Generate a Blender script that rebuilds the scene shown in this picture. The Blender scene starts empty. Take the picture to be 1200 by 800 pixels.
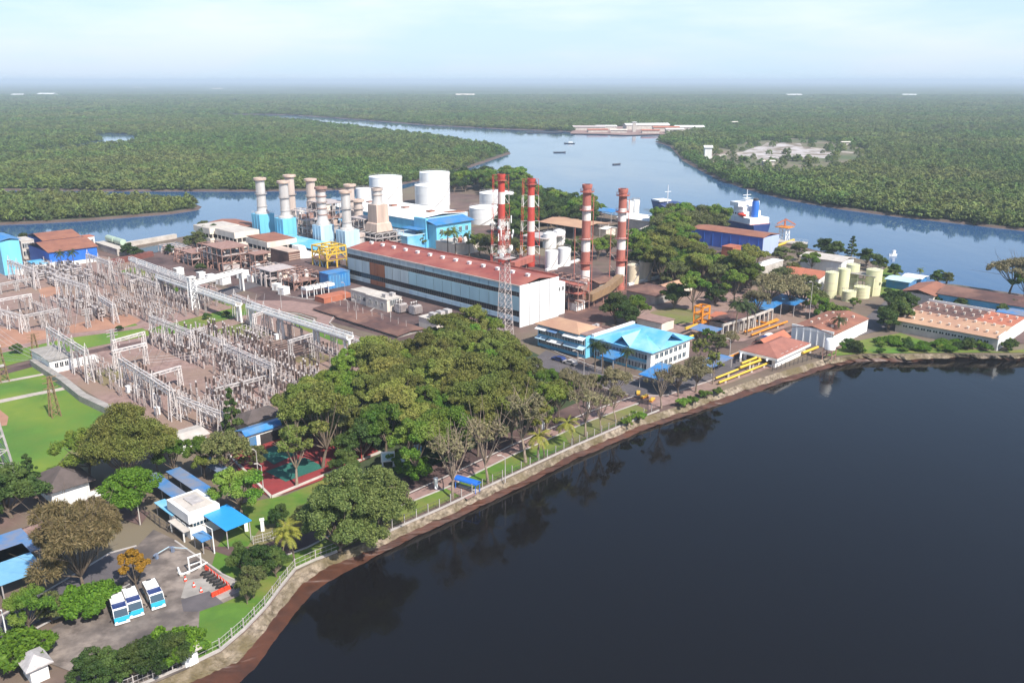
import bpy, math, random
import numpy as np
from mathutils import Vector
from mathutils.geometry import tessellate_polygon

R = math.radians
S = bpy.context.scene
COL = S.collection
rnd = random.Random(11)

# ------------------------------------------------------------------ camera
F, H = 1000.0, 75.0                     # focal length in photo pixels (1200 wide), camera height in metres
PITCH = math.atan((400 - 94) / F)
CP, SP = math.cos(PITCH), math.sin(PITCH)
cam_d = bpy.data.cameras.new('camera'); cam = bpy.data.objects.new('camera', cam_d); COL.objects.link(cam)
cam.location = (0, 0, H); cam.rotation_euler = (R(90) - PITCH, 0, 0)
cam_d.sensor_width = 36; cam_d.lens = 36 * F / 1200; cam_d.clip_start = 1; cam_d.clip_end = 120000
S.camera = cam

# ------------------------------------------------------------------ sky, sun, exposure
SUN_AZ, SUN_EL = -50.0, 47.0
HAZE_D = 1.5e-4
W = bpy.data.worlds.new('World'); S.world = W; W.use_nodes = True
nt = W.node_tree; nt.nodes.clear()
sky = nt.nodes.new('ShaderNodeTexSky'); sky.sky_type = 'NISHITA'; sky.sun_disc = False
sky.sun_elevation = R(SUN_EL); sky.sun_rotation = R(90 - SUN_AZ)
sky.air_density = 1.0; sky.dust_density = 1.2; sky.ozone_density = 1.5; sky.altitude = 50
N_ = nt.nodes.new
tc = N_('ShaderNodeTexCoord'); L = nt.links.new
mp = N_('ShaderNodeMapping'); mp.inputs['Scale'].default_value = (1.0, 1.0, 6.0)
nz = N_('ShaderNodeTexNoise'); nz.inputs['Scale'].default_value = 2.6; nz.inputs['Detail'].default_value = 7; nz.inputs['Roughness'].default_value = .55
def mrange(a, b, c, d, src):
    m = N_('ShaderNodeMapRange'); m.inputs[1].default_value = a; m.inputs[2].default_value = b; m.inputs[3].default_value = c; m.inputs[4].default_value = d
    L(src, m.inputs[0]); return m.outputs[0]
def mixrgb(fac, a, b):
    m = N_('ShaderNodeMix'); m.data_type = 'RGBA'; L(fac, m.inputs[0])
    for i, q in ((6, a), (7, b)):
        if isinstance(q, tuple): m.inputs[i].default_value = (*q, 1)
        else: L(q, m.inputs[i])
    return m.outputs[2]
L(tc.outputs['Generated'], mp.inputs[0]); L(mp.outputs[0], nz.inputs['Vector'])
sx = N_('ShaderNodeSeparateXYZ'); L(tc.outputs['Generated'], sx.inputs[0])
elev = sx.outputs['Z']
thin = mixrgb(mrange(.0, .085, 0, 1, elev), (5.0, 5.95, 7.2), (7.1, 7.8, 8.0))   # thin bright cloud low over the horizon
wisp = mixrgb(mrange(.40, .62, 0, 1, nz.outputs['Fac']), (4.8, 6.4, 7.9), thin)
cover = N_('ShaderNodeMath'); cover.operation = 'MULTIPLY'
L(mrange(.07, .22, .95, .04, elev), cover.inputs[0]); L(mrange(.3, .7, .8, 1.0, nz.outputs['Fac']), cover.inputs[1])
hs = N_('ShaderNodeHueSaturation'); hs.inputs['Saturation'].default_value = 1.12; hs.inputs['Value'].default_value = 1.15; L(sky.outputs[0], hs.inputs['Color'])
bg = N_('ShaderNodeBackground'); bg.inputs['Strength'].default_value = 0.10
wo = N_('ShaderNodeOutputWorld')
L(mixrgb(cover.outputs[0], hs.outputs[0], wisp), bg.inputs['Color']); L(bg.outputs[0], wo.inputs['Surface'])
sl = bpy.data.lights.new('sun', 'SUN'); sl.energy = 4.8; sl.angle = R(.53); sl.color = (1, .95, .87)
so = bpy.data.objects.new('sun', sl); COL.objects.link(so)
so.rotation_euler = (R(90 - SUN_EL), 0, R(SUN_AZ + 90)); so.location = (200, -200, 300)
S.view_settings.view_transform = 'Standard'; S.view_settings.look = 'None'; S.view_settings.gamma = 1
S.view_settings.exposure = 0.55; S.view_settings.use_curve_mapping = False
S.render.engine = 'CYCLES'
cy = S.cycles
cy.use_denoising = True; cy.max_bounces = 6; cy.diffuse_bounces = 3; cy.glossy_bounces = 3; cy.transmission_bounces = 3
cy.volume_bounces = 0; cy.transparent_max_bounces = 4; cy.caustics_reflective = False; cy.caustics_refractive = False

# ------------------------------------------------------------------ photo pixel -> world
def G(px, py, z=0.0):
    a = (px - 600) / F; b = (400 - py) / F
    dy, dz = CP + b * SP, -SP + b * CP
    t = (z - H) / dz
    return (a * t, dy * t, z)

def PX(x, y, z):
    d = z - H; dep = y * CP - d * SP
    return (600 + F * x / dep, 400 - F * (y * SP + d * CP) / dep)

def HT(px, py, top, z0=0.0):
    """height of a vertical edge standing on the ground at (px,py) whose top shows at row top"""
    x, y, _ = G(px, py, z0); lo, hi = 0.0, 150.0
    for _ in range(40):
        m = (lo + hi) / 2
        if PX(x, y, m)[1] > top: lo = m
        else: hi = m
    return lo

def mpp(px, py):                         # metres per photo pixel at a ground point
    x, y, _ = G(px, py); return (y * CP + H * SP) / F

# ------------------------------------------------------------------ materials
MATS = {}
def mat(name, col, col2=None, scale=.3, rough=.7, bump=0, metal=0, streak=False, lo=.35, hi=.65, spec=.5, detail=6, col3=None, scale3=.03, island=False, objrand=0.0, trans=0.0):
    if name in MATS: return MATS[name]
    m = bpy.data.materials.new(name); m.use_nodes = True; MATS[name] = m
    t = m.node_tree; p = t.nodes['Principled BSDF']; out = t.nodes['Material Output']
    p.inputs['Roughness'].default_value = rough; p.inputs['Metallic'].default_value = metal
    p.inputs['Specular IOR Level'].default_value = spec
    c4 = lambda c: (c[0], c[1], c[2], 1)
    p.inputs['Base Color'].default_value = c4(col)
    geo = t.nodes.new('ShaderNodeNewGeometry'); last = None
    def noise(sc, strk=False, det=detail):
        n = t.nodes.new('ShaderNodeTexNoise'); n.inputs['Scale'].default_value = sc; n.inputs['Detail'].default_value = det
        n.inputs['Roughness'].default_value = .62
        mpn = t.nodes.new('ShaderNodeMapping'); t.links.new(geo.outputs['Position'], mpn.inputs[0])
        if strk: mpn.inputs['Scale'].default_value = (1, 1, .12)
        t.links.new(mpn.outputs[0], n.inputs['Vector'])
        return n
    def mixin(fac_socket, a, b):
        x = t.nodes.new('ShaderNodeMix'); x.data_type = 'RGBA'
        t.links.new(fac_socket, x.inputs[0])
        for i, q in ((6, a), (7, b)):
            if isinstance(q, tuple): x.inputs[i].default_value = c4(q)
            else: t.links.new(q, x.inputs[i])
        return x.outputs[2]
    def ramp(sock, l, h):
        r = t.nodes.new('ShaderNodeMapRange'); r.inputs['From Min'].default_value = l; r.inputs['From Max'].default_value = h
        t.links.new(sock, r.inputs['Value']); return r.outputs['Result']
    if col2 is not None:
        if island:
            last = mixin(geo.outputs['Random Per Island'], tuple(col), tuple(col2))
        else:
            last = mixin(ramp(noise(scale, streak).outputs['Fac'], lo, hi), tuple(col), tuple(col2))
    if col3 is not None:
        last = mixin(ramp(noise(scale3, False, 4).outputs['Fac'], .42, .62), last if last is not None else tuple(col), tuple(col3))
    if objrand:
        oi = t.nodes.new('ShaderNodeObjectInfo'); hs = t.nodes.new('ShaderNodeHueSaturation')
        mr = t.nodes.new('ShaderNodeMapRange'); mr.inputs['To Min'].default_value = 1 - objrand; mr.inputs['To Max'].default_value = 1 + objrand
        t.links.new(oi.outputs['Random'], mr.inputs['Value']); t.links.new(mr.outputs[0], hs.inputs['Value'])
        mh = t.nodes.new('ShaderNodeMapRange'); mh.inputs['To Min'].default_value = .5 - objrand * .05; mh.inputs['To Max'].default_value = .5 + objrand * .05
        ml = t.nodes.new('ShaderNodeMath'); ml.operation = 'FRACT'; mu = t.nodes.new('ShaderNodeMath'); mu.operation = 'MULTIPLY'; mu.inputs[1].default_value = 7.31
        t.links.new(oi.outputs['Random'], mu.inputs[0]); t.links.new(mu.outputs[0], ml.inputs[0]); t.links.new(ml.outputs[0], mh.inputs['Value'])
        t.links.new(mh.outputs[0], hs.inputs['Hue'])
        if last is not None: t.links.new(last, hs.inputs['Color'])
        else: hs.inputs['Color'].default_value = c4(col)
        last = hs.outputs[0]
    if last is not None: t.links.new(last, p.inputs['Base Color'])
    if bump:
        b = t.nodes.new('ShaderNodeBump'); b.inputs['Strength'].default_value = .6; b.inputs['Distance'].default_value = bump
        t.links.new(noise(max(scale * 3, .5)).outputs['Fac'], b.inputs['Height']); t.links.new(b.outputs[0], p.inputs['Normal'])
    if trans:
        tr = t.nodes.new('ShaderNodeBsdfTranslucent'); mx = t.nodes.new('ShaderNodeMixShader'); mx.inputs[0].default_value = trans
        if last is not None: t.links.new(last, tr.inputs['Color'])
        else: tr.inputs['Color'].default_value = c4(col)
        t.links.new(p.outputs[0], mx.inputs[1]); t.links.new(tr.outputs[0], mx.inputs[2]); t.links.new(mx.outputs[0], out.inputs['Surface'])
    return m

# walls / paint
WHITE = mat('white_paint', (.80, .79, .76), (.62, .60, .57), .25, .6, streak=True, lo=.45, hi=.8)
WHITE2 = mat('clean_white', (.80, .80, .79), (.60, .575, .545), .35, .5, streak=True, lo=.5, hi=.85)
CREAM = mat('cream_paint', (.74, .66, .56), (.52, .44, .37), .3, .7, streak=True, lo=.42, hi=.8)
BEIGE = mat('beige_cladding', (.62, .47, .38), (.42, .31, .25), .3, .7, streak=True)
PALEYEL = mat('pale_yellow_paint', (.72, .72, .45), (.60, .58, .36), .2, .6, streak=True)
TANKYEL = mat('cream_tank_paint', (.78, .68, .50), (.55, .45, .32), .3, .6, streak=True)
CYAN = mat('light_blue_cladding', (.19, .56, .76), (.15, .47, .67), .3, .5, streak=True)
CYAN2 = mat('pale_blue_cladding', (.52, .68, .76), (.40, .55, .66), .25, .55, streak=True)
PANELB = mat('facade_panel_blue', (.36, .55, .62), (.30, .46, .53), .3, .45, streak=True)
PANELG = mat('facade_panel_grey', (.50, .58, .60), (.36, .43, .46), .35, .5, streak=True)
RUST = mat('rusty_panel', (.34, .12, .05), (.20, .07, .035), .5, .75, streak=True)
SKYBLUE = mat('sky_blue_roof', (.085, .37, .64), (.14, .44, .68), .25, .5, col3=(.26, .52, .70), scale3=.12)
BLUE = mat('blue_roof', (.022, .17, .47), (.05, .24, .52), .35, .45, col3=(.10, .22, .38), scale3=.25)
BLUE2 = mat('faded_blue_roof', (.045, .18, .43), (.12, .22, .38), .5, .55, col3=(.19, .21, .27), scale3=.22)
DBLUE = mat('deep_blue_paint', (.02, .13, .52), (.03, .16, .58), .3, .5)
SHEDBLUE = mat('blue_sheeting', (.05, .12, .50), (.07, .16, .56), .12, .5, streak=True)
NAVY = mat('navy_hull', (.015, .035, .14), (.03, .05, .16), .3, .45)
REDROOF = mat('red_corrugated_roof', (.29, .068, .052), (.19, .048, .040), .3, .75, col3=(.33, .11, .08), scale3=.09)
BROWNROOF = mat('brown_roof', (.30, .125, .075), (.22, .09, .06), .25, .8)
DKBROWN = mat('dark_brown_roof', (.12, .058, .048), (.075, .040, .036), .3, .85, col3=(.21, .11, .08), scale3=.09)
TANROOF = mat('tan_roof', (.50, .31, .19), (.42, .25, .16), .2, .8, col3=(.38, .21, .14), scale3=.06)
TERRA = mat('terracotta_roof', (.46, .15, .08), (.36, .12, .07), .4, .75)
THATCH = mat('old_grey_tile_roof', (.11, .085, .08), (.075, .06, .055), .5, .9, bump=.05)
GREYCONC = mat('weathered_concrete', (.36, .33, .30), (.24, .22, .20), .4, .85, bump=.03)
PALECONC = mat('pale_concrete', (.55, .50, .45), (.40, .36, .32), .35, .85)
GLASS = mat('dark_window_glass', (.02, .025, .03), rough=.12)
GLASSB = mat('blue_grey_glass', (.03, .06, .09), rough=.1)
DARK = mat('dark_opening', (.025, .022, .022), (.05, .04, .04), .5, .8)
RED = mat('signal_red', (.54, .062, .038), (.38, .05, .038), .5, .55, streak=True)
FADERED = mat('faded_red_paint', (.47, .15, .11), (.27, .095, .075), .5, .65, streak=True)
BANDWHITE = mat('band_white', (.78, .74, .70), (.50, .38, .32), .6, .6, streak=True, lo=.42, hi=.75)
ORANGE = mat('orange_paint', (.72, .27, .02), (.60, .20, .02), .5, .5)
ORANGER = mat('orange_red_barrier', (.75, .06, .02), (.66, .05, .02), .8, .45)
YELLOW = mat('yellow_paint', (.70, .46, .05), (.58, .37, .05), .5, .5)
STEEL = mat('galvanised_steel', (.56, .52, .50), (.36, .33, .32), .8, .55, metal=.1)
STEELW = mat('bright_galvanised_steel', (.68, .63, .60), (.48, .43, .41), .5, .5)
STEELE = mat('dull_apparatus_steel', (.47, .40, .375), (.26, .21, .195), 1.0, .6)
STEELP = mat('pinkish_grey_steel', (.52, .45, .42), (.38, .32, .31), .7, .6)
DKSTEEL = mat('dark_steel', (.07, .065, .065), (.11, .09, .085), .6, .55)
BROWNST = mat('brown_painted_steel', (.30, .19, .10), (.22, .14, .08), .7, .6)
RUSTST = mat('rusted_pipework', (.25, .13, .10), (.36, .22, .18), .8, .7)
PORC = mat('grey_porcelain', (.54, .50, .48), (.29, .245, .235), .9, .4)
PORCB = mat('brown_black_porcelain', (.06, .04, .038), (.09, .06, .05), 1, .3)
ALU = mat('aluminium_stack', (.66, .63, .60), (.50, .46, .43), .5, .45, metal=.2, streak=True)
STACKB = mat('beige_stack', (.58, .48, .42), (.44, .35, .30), .5, .6, streak=True)
RUBBER = mat('black_rubber', (.02, .02, .02), rough=.8)
TEAL = mat('bus_teal', (.03, .36, .52), rough=.25)
# ground
SOIL = mat('site_soil', (.16, .10, .085), (.085, .055, .048), .12, .95, bump=.06, col3=(.16, .13, .085), scale3=.02)
GRAVEL = mat('pinkish_brown_gravel', (.31, .205, .18), (.19, .12, .105), .45, .95, bump=.05, col3=(.235, .16, .12), scale3=.04)
CLAY = mat('orange_clay', (.38, .20, .13), (.29, .15, .10), .15, .95)
MAROON = mat('maroon_asphalt', (.085, .048, .045), (.05, .030, .029), .25, .9, col3=(.13, .08, .072), scale3=.06)
ASPHALT = mat('worn_asphalt', (.115, .10, .105), (.085, .075, .08), .3, .9, bump=.01)
YARD = mat('dusty_yard', (.27, .222, .19), (.115, .092, .08), .3, .95, bump=.04, col3=(.085, .07, .066), scale3=.085, lo=.38, hi=.62)
LAWN = mat('lawn_grass', (.085, .18, .012), (.05, .125, .010), .25, .95, bump=.06, col3=(.17, .17, .035), scale3=.075)
LAWNB = mat('bright_lawn', (.088, .185, .018), (.052, .13, .014), .2, .95, bump=.06, col3=(.145, .21, .02), scale3=.05)
DRYLAWN = mat('dry_lawn', (.16, .17, .04), (.10, .13, .03), .2, .95, bump=.06, col3=(.18, .14, .07), scale3=.05)
PATHM = mat('pink_brick_path', (.30, .19, .165), (.22, .14, .12), .5, .9)
PATHP = mat('pale_concrete_path', (.46, .40, .34), (.36, .31, .27), .5, .9)
KERB = mat('kerb_concrete', (.45, .41, .38), (.35, .32, .30), .6, .85)
COURTR = mat('court_red', (.27, .035, .035), (.21, .03, .03), .3, .8)
COURTG = mat('court_green', (.022, .13, .095), (.018, .10, .08), .3, .8)
LINEW = mat('white_line_paint', (.72, .72, .70), rough=.7)
ROCK = mat('bank_rubble', (.36, .29, .22), (.10, .075, .05), .9, .95, bump=.3, lo=.36, hi=.64, col3=(.13, .10, .05), scale3=.12)
MUD = mat('red_brown_mud', (.085, .030, .014), (.045, .018, .010), .35, .5, bump=.1)
MUDM = mat('mangrove_mud', (.085, .055, .045), (.12, .085, .07), .1, .9)
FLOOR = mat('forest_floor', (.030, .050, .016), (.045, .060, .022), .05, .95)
SCRUB = mat('dry_scrub', (.21, .155, .115), (.12, .115, .055), .02, .95, col3=(.075, .10, .035), scale3=.008, lo=.42, hi=.6)
SAND = mat('pale_sand', (.46, .42, .41), (.17, .13, .085), .05, .95, lo=.44, hi=.58)
FARCAN = mat('far_canopy', (.066, .098, .036), (.038, .062, .024), .012, .95, col3=(.066, .095, .036), scale3=.0016)

def water_mat(name, col, ripple, dist):
    m = bpy.data.materials.new(name); m.use_nodes = True
    t = m.node_tree; p = t.nodes['Principled BSDF']
    p.inputs['Roughness'].default_value = .06; p.inputs['IOR'].default_value = 1.33
    geo = t.nodes.new('ShaderNodeNewGeometry')
    mpn = t.nodes.new('ShaderNodeMapping'); mpn.inputs['Rotation'].default_value = (0, 0, R(35)); mpn.inputs['Scale'].default_value = (1, .45, 1)
    t.links.new(geo.outputs['Position'], mpn.inputs[0])
    n = t.nodes.new('ShaderNodeTexNoise'); n.inputs['Scale'].default_value = ripple; n.inputs['Detail'].default_value = 5
    t.links.new(mpn.outputs[0], n.inputs['Vector'])
    n2 = t.nodes.new('ShaderNodeTexNoise'); n2.inputs['Scale'].default_value = .022; n2.inputs['Detail'].default_value = 6
    t.links.new(mpn.outputs[0], n2.inputs['Vector'])
    mr = t.nodes.new('ShaderNodeMapRange'); mr.inputs['From Min'].default_value = .4; mr.inputs['From Max'].default_value = .65
    mr.inputs['To Min'].default_value = .25; mr.inputs['To Max'].default_value = 1
    t.links.new(n2.outputs['Fac'], mr.inputs['Value'])
    b = t.nodes.new('ShaderNodeBump'); b.inputs['Distance'].default_value = dist
    n3 = t.nodes.new('ShaderNodeTexNoise'); n3.inputs['Scale'].default_value = .11; n3.inputs['Detail'].default_value = 2
    t.links.new(mpn.outputs[0], n3.inputs['Vector'])
    b2 = t.nodes.new('ShaderNodeBump'); b2.inputs['Distance'].default_value = .13; b2.inputs['Strength'].default_value = .5
    t.links.new(n3.outputs['Fac'], b2.inputs['Height']); t.links.new(b2.outputs[0], b.inputs['Normal'])
    t.links.new(mr.outputs[0], b.inputs['Strength'])
    t.links.new(n.outputs['Fac'], b.inputs['Height']); t.links.new(b.outputs[0], p.inputs['Normal'])
    mq = t.nodes.new('ShaderNodeMapRange'); mq.inputs['From Min'].default_value = .38; mq.inputs['From Max'].default_value = .66
    mq.inputs['To Min'].default_value = .035; mq.inputs['To Max'].default_value = .11
    t.links.new(n2.outputs['Fac'], mq.inputs['Value']); t.links.new(mq.outputs[0], p.inputs['Roughness'])
    p.inputs['Base Color'].default_value = (*col, 1)
    return m
WATER = water_mat('basin_water', (.0060, .0052, .0055), .8, .06)
RIVERW = water_mat('river_water', (.034, .092, .20), .45, .04)

# ------------------------------------------------------------------ mesh builder
class MB:
    def __init__(s): s.v = []; s.f = []; s.m = []
    def add(s, vs, fs, mi=0):
        o = len(s.v); s.v += vs
        for f in fs: s.f.append([i + o for i in f]); s.m.append(mi)
        return s
    def box(s, x0, y0, z0, x1, y1, z1, mi=0):
        if x1 < x0: x0, x1 = x1, x0
        if y1 < y0: y0, y1 = y1, y0
        return s.add([(x0, y0, z0), (x1, y0, z0), (x1, y1, z0), (x0, y1, z0), (x0, y0, z1), (x1, y0, z1), (x1, y1, z1), (x0, y1, z1)],
                     [(3, 2, 1, 0), (4, 5, 6, 7), (0, 1, 5, 4), (1, 2, 6, 5), (2, 3, 7, 6), (3, 0, 4, 7)], mi)
    def bar(s, p, q, w, mi=0, n=4, w2=None):
        p = Vector(p); q = Vector(q); d = q - p
        if d.length < 1e-6: return s
        d.normalize(); a = d.orthogonal().normalized() if abs(d.z) > .98 else Vector((0, 0, 1)).cross(d).normalized()
        b = d.cross(a); w2 = w if w2 is None else w2
        k = .7071 if n == 4 else .5
        vs = []
        for c, ww in ((p, w), (q, w2)):
            for i in range(n):
                t = 2 * math.pi * (i + .5) / n
                vs.append(tuple(c + (a * math.cos(t) + b * math.sin(t)) * ww * k))
        fs = [(i, (i + 1) % n, n + (i + 1) % n, n + i) for i in range(n)] + [tuple(range(n - 1, -1, -1)), tuple(range(n, 2 * n))]
        return s.add(vs, fs, mi)
    def tube(s, pts, r, mi=0, n=8):
        for a, b in zip(pts, pts[1:]): s.bar(a, b, 2 * r, mi, n)
        return s
    def lathe(s, cx, cy, prof, n=24, mi=0, caps=True, mis=None):
        o = len(s.v)
        for r, z in prof:
            for i in range(n):
                t = 2 * math.pi * i / n; s.v.append((cx + r * math.cos(t), cy + r * math.sin(t), z))
        for k in range(len(prof) - 1):
            mm = mis[k] if mis else mi
            for i in range(n):
                j = (i + 1) % n
                s.f.append([o + k * n + i, o + k * n + j, o + (k + 1) * n + j, o + (k + 1) * n + i]); s.m.append(mm)
        if caps:
            s.f.append([o + i for i in range(n - 1, -1, -1)]); s.m.append(mis[0] if mis else mi)
            s.f.append([o + (len(prof) - 1) * n + i for i in range(n)]); s.m.append(mis[-1] if mis else mi)
        return s
    def poly(s, pts, mi=0):
        tri = tessellate_polygon([[Vector((p[0], p[1], 0)) for p in pts]])
        a = sum(pts[i][0] * pts[(i + 1) % len(pts)][1] - pts[(i + 1) % len(pts)][0] * pts[i][1] for i in range(len(pts)))
        fs = []
        for t in tri:
            q = [pts[i] for i in t]
            ar = (q[1][0] - q[0][0]) * (q[2][1] - q[0][1]) - (q[2][0] - q[0][0]) * (q[1][1] - q[0][1])
            fs.append(tuple(t) if ar > 0 else tuple(reversed(t)))
        return s.add([tuple(p) for p in pts], fs, mi)
    def prism(s, pts, z0, z1, mi=0):
        n = len(pts)
        a = sum(pts[i][0] * pts[(i + 1) % n][1] - pts[(i + 1) % n][0] * pts[i][1] for i in range(n))
        if a < 0: pts = pts[::-1]
        s.poly([(p[0], p[1], z1) for p in pts], mi)
        o = len(s.v); s.v += [(p[0], p[1], z0) for p in pts] + [(p[0], p[1], z1) for p in pts]
        for i in range(n): s.f.append([o + i, o + (i + 1) % n, o + n + (i + 1) % n, o + n + i]); s.m.append(mi)
        return s
    def ball(s, c, r, mi=0, n=10, k=6, sz=1.0):
        prof = [(max(.001, r * math.sin(math.pi * i / k)), c[2] - r * sz * math.cos(math.pi * i / k)) for i in range(k + 1)]
        return s.lathe(c[0], c[1], prof, n, mi, False)
    def mesh(s, name, mats, smooth=False):
        me = bpy.data.meshes.new(name); me.from_pydata(s.v, [], s.f)
        for m in (mats if isinstance(mats, (list, tuple)) else [mats]): me.materials.append(m)
        if any(s.m): me.polygons.foreach_set('material_index', s.m)
        if smooth:
            me.polygons.foreach_set('use_smooth', [True] * len(me.polygons)); me.set_sharp_from_angle(angle=R(38))
        me.update(); return me
    def build(s, name, mats, parent=None, smooth=False, loc=None, rz=None):
        o = bpy.data.objects.new(name, s.mesh(name, mats, smooth)); COL.objects.link(o)
        if parent: o.parent = parent
        if loc is not None: o.location = loc
        if rz is not None: o.rotation_euler = (0, 0, rz)
        return o

def tag(o, label=None, cat=None, group=None, kind=None):
    if label: o['label'] = label
    if cat: o['category'] = cat
    if group: o['group'] = group
    if kind: o['kind'] = kind
    return o
def thing(name, label, cat, loc=(0, 0, 0), rz=0.0, group=None):
    o = bpy.data.objects.new(name, None); COL.objects.link(o); o.empty_display_size = .5
    o.location = loc; o.rotation_euler = (0, 0, rz); return tag(o, label, cat, group)
def dup(src, loc=None, rz=None, label=None, group=None, scale=None, parent=None):
    c = src.copy(); COL.objects.link(c)
    if parent: c.parent = parent
    if loc is not None: c.location = loc
    if rz is not None: c.rotation_euler = (0, 0, rz)
    if scale is not None: c.scale = (scale, scale, scale) if not isinstance(scale, tuple) else scale
    if label: c['label'] = label
    if group: c['group'] = group
    for ch in list(src.children): dup(ch, parent=c)
    return c
def inst(name, me, loc, rz=0.0, parent=None, label=None, cat=None, group=None, scale=None):
    o = bpy.data.objects.new(name, me); COL.objects.link(o); o.location = loc; o.rotation_euler = (0, 0, rz)
    if parent: o.parent = parent
    if scale is not None: o.scale = (scale, scale, scale) if not isinstance(scale, tuple) else scale
    return tag(o, label, cat, group)
def bx(parent, name, m, x0, y0, z0, x1, y1, z1):
    return MB().box(x0, y0, z0, x1, y1, z1).build(name, m, parent)

# site frame: local +X runs right and away, local +Y runs left and away
SA = R(46.0); SU = (math.cos(SA), math.sin(SA)); SV = (-math.sin(SA), math.cos(SA))
def site(N, Lp, Rp, z=0.0):
    n = G(*N, z); l = G(*Lp, z); r = G(*Rp, z)
    ly = (l[0] - n[0]) * SV[0] + (l[1] - n[1]) * SV[1]
    lx = (r[0] - n[0]) * SU[0] + (r[1] - n[1]) * SU[1]
    return (n[0], n[1], 0.0), abs(lx), abs(ly)
def loc2w(root, x, y, z=0.0):
    c, s_ = math.cos(root.rotation_euler.z), math.sin(root.rotation_euler.z)
    return (root.location.x + c * x - s_ * y, root.location.y + s_ * x + c * y, root.location.z + z)

def windows(root, face, a0, a1, pos, z0, z1, n, w, m=None, depth=.06, name='window', frm=None):
    """n windows of width w along a wall; face 'x-' is the wall x=pos looking to -X, 'y-' the wall y=pos looking to -Y"""
    m = m or GLASS
    b = MB(); fr = .09
    if face[0] == 'x': b.box(-depth, -w / 2, 0, 0, w / 2, z1 - z0, 0).box(-depth - .05, -w / 2, 0, -depth, -w / 2 + fr, z1 - z0, 1).box(-depth - .05, w / 2 - fr, 0, -depth, w / 2, z1 - z0, 1).box(-depth - .05, -w/2+fr, z1-z0-fr, -depth, w/2-fr, z1 - z0, 1).box(-depth - .05, -fr/2, 0, -depth, fr/2, z1 - z0-fr, 1)
    else: b.box(-w / 2, -depth, 0, w / 2, 0, z1 - z0, 0).box(-w / 2, -depth - .05, 0, -w / 2 + fr, -depth, z1 - z0, 1).box(w / 2 - fr, -depth - .05, 0, w / 2, -depth, z1 - z0, 1).box(-w/2+fr, -depth - .05, z1-z0-fr, w/2-fr, -depth, z1 - z0, 1).box(-fr/2, -depth - .05, 0, fr/2, -depth, z1 - z0-fr, 1)
    me = b.mesh(name, [m, frm or WHITE2])
    for i in range(n):
        t = a0 + (a1 - a0) * (i + .5) / n
        inst(name, me, (pos, t, z0) if face[0] == 'x' else (t, pos, z0), 0, root)

def roof_gable(root, m, x0, y0, x1, y1, z, rise, axis='y', over=.6, t=.18, name='roof', ridge=.5):
    x0 -= over; x1 += over; y0 -= over; y1 += over
    if axis == 'y':
        xr = x0 + (x1 - x0) * ridge
        sec = [(x0, z), (xr, z + rise), (x1, z), (x1, z + t), (xr, z + rise + t), (x0, z + t)]
        vs = [(x, y0, zz) for x, zz in sec] + [(x, y1, zz) for x, zz in sec]
    else:
        yr = y0 + (y1 - y0) * ridge
        sec = [(y0, z), (yr, z + rise), (y1, z), (y1, z + t), (yr, z + rise + t), (y0, z + t)]
        vs = [(x0, y, zz) for y, zz in sec] + [(x1, y, zz) for y, zz in sec]
    n = 6
    fs = [(i, (i + 1) % n, n + (i + 1) % n, n + i) for i in range(n)]
    fs += [(0, 1, 4, 5), (1, 2, 3, 4), (n, n + 1, n + 4, n + 5), (n + 1, n + 2, n + 3, n + 4)]
    o = MB().add(vs, fs).build(name, m, root)
    bm_fix(o); return o
def roof_hip(root, m, x0, y0, x1, y1, z, rise, over=.7, t=.15, name='roof'):
    x0 -= over; x1 += over; y0 -= over; y1 += over
    lx, ly = x1 - x0, y1 - y0; h = min(lx, ly) / 2
    if lx > ly: r = [(x0 + h, (y0 + y1) / 2), (x1 - h, (y0 + y1) / 2)]
    else: r = [((x0 + x1) / 2, y0 + h), ((x0 + x1) / 2, y1 - h)]
    vs = [(x0, y0, z), (x1, y0, z), (x1, y1, z), (x0, y1, z), (x0, y0, z + t), (x1, y0, z + t), (x1, y1, z + t), (x0, y1, z + t), (*r[0], z + rise + t), (*r[1], z + rise + t)]
    fs = [(0, 1, 5, 4), (1, 2, 6, 5), (2, 3, 7, 6), (3, 0, 4, 7), (3, 2, 1, 0)]
    if lx > ly: fs += [(4, 5, 9, 8), (5, 6, 9), (6, 7, 8, 9), (7, 4, 8)]
    else: fs += [(4, 5, 8), (5, 6, 9, 8), (6, 7, 9), (7, 4, 8, 9)]
    return MB().add(vs, fs).build(name, m, root)
def roof_slab(root, m, pts, t=.15, name='roof'):
    """pts: four corners (x,y,z) anticlockwise from above"""
    vs = [tuple(p) for p in pts] + [(p[0], p[1], p[2] + t) for p in pts]
    return MB().add(vs, [(3, 2, 1, 0), (4, 5, 6, 7), (0, 1, 5, 4), (1, 2, 6, 5), (2, 3, 7, 6), (3, 0, 4, 7)]).build(name, m, root)
import bmesh
def bm_fix(o):
    b = bmesh.new(); b.from_mesh(o.data); bmesh.ops.recalc_face_normals(b, faces=b.faces); b.to_mesh(o.data); b.free()
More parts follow.
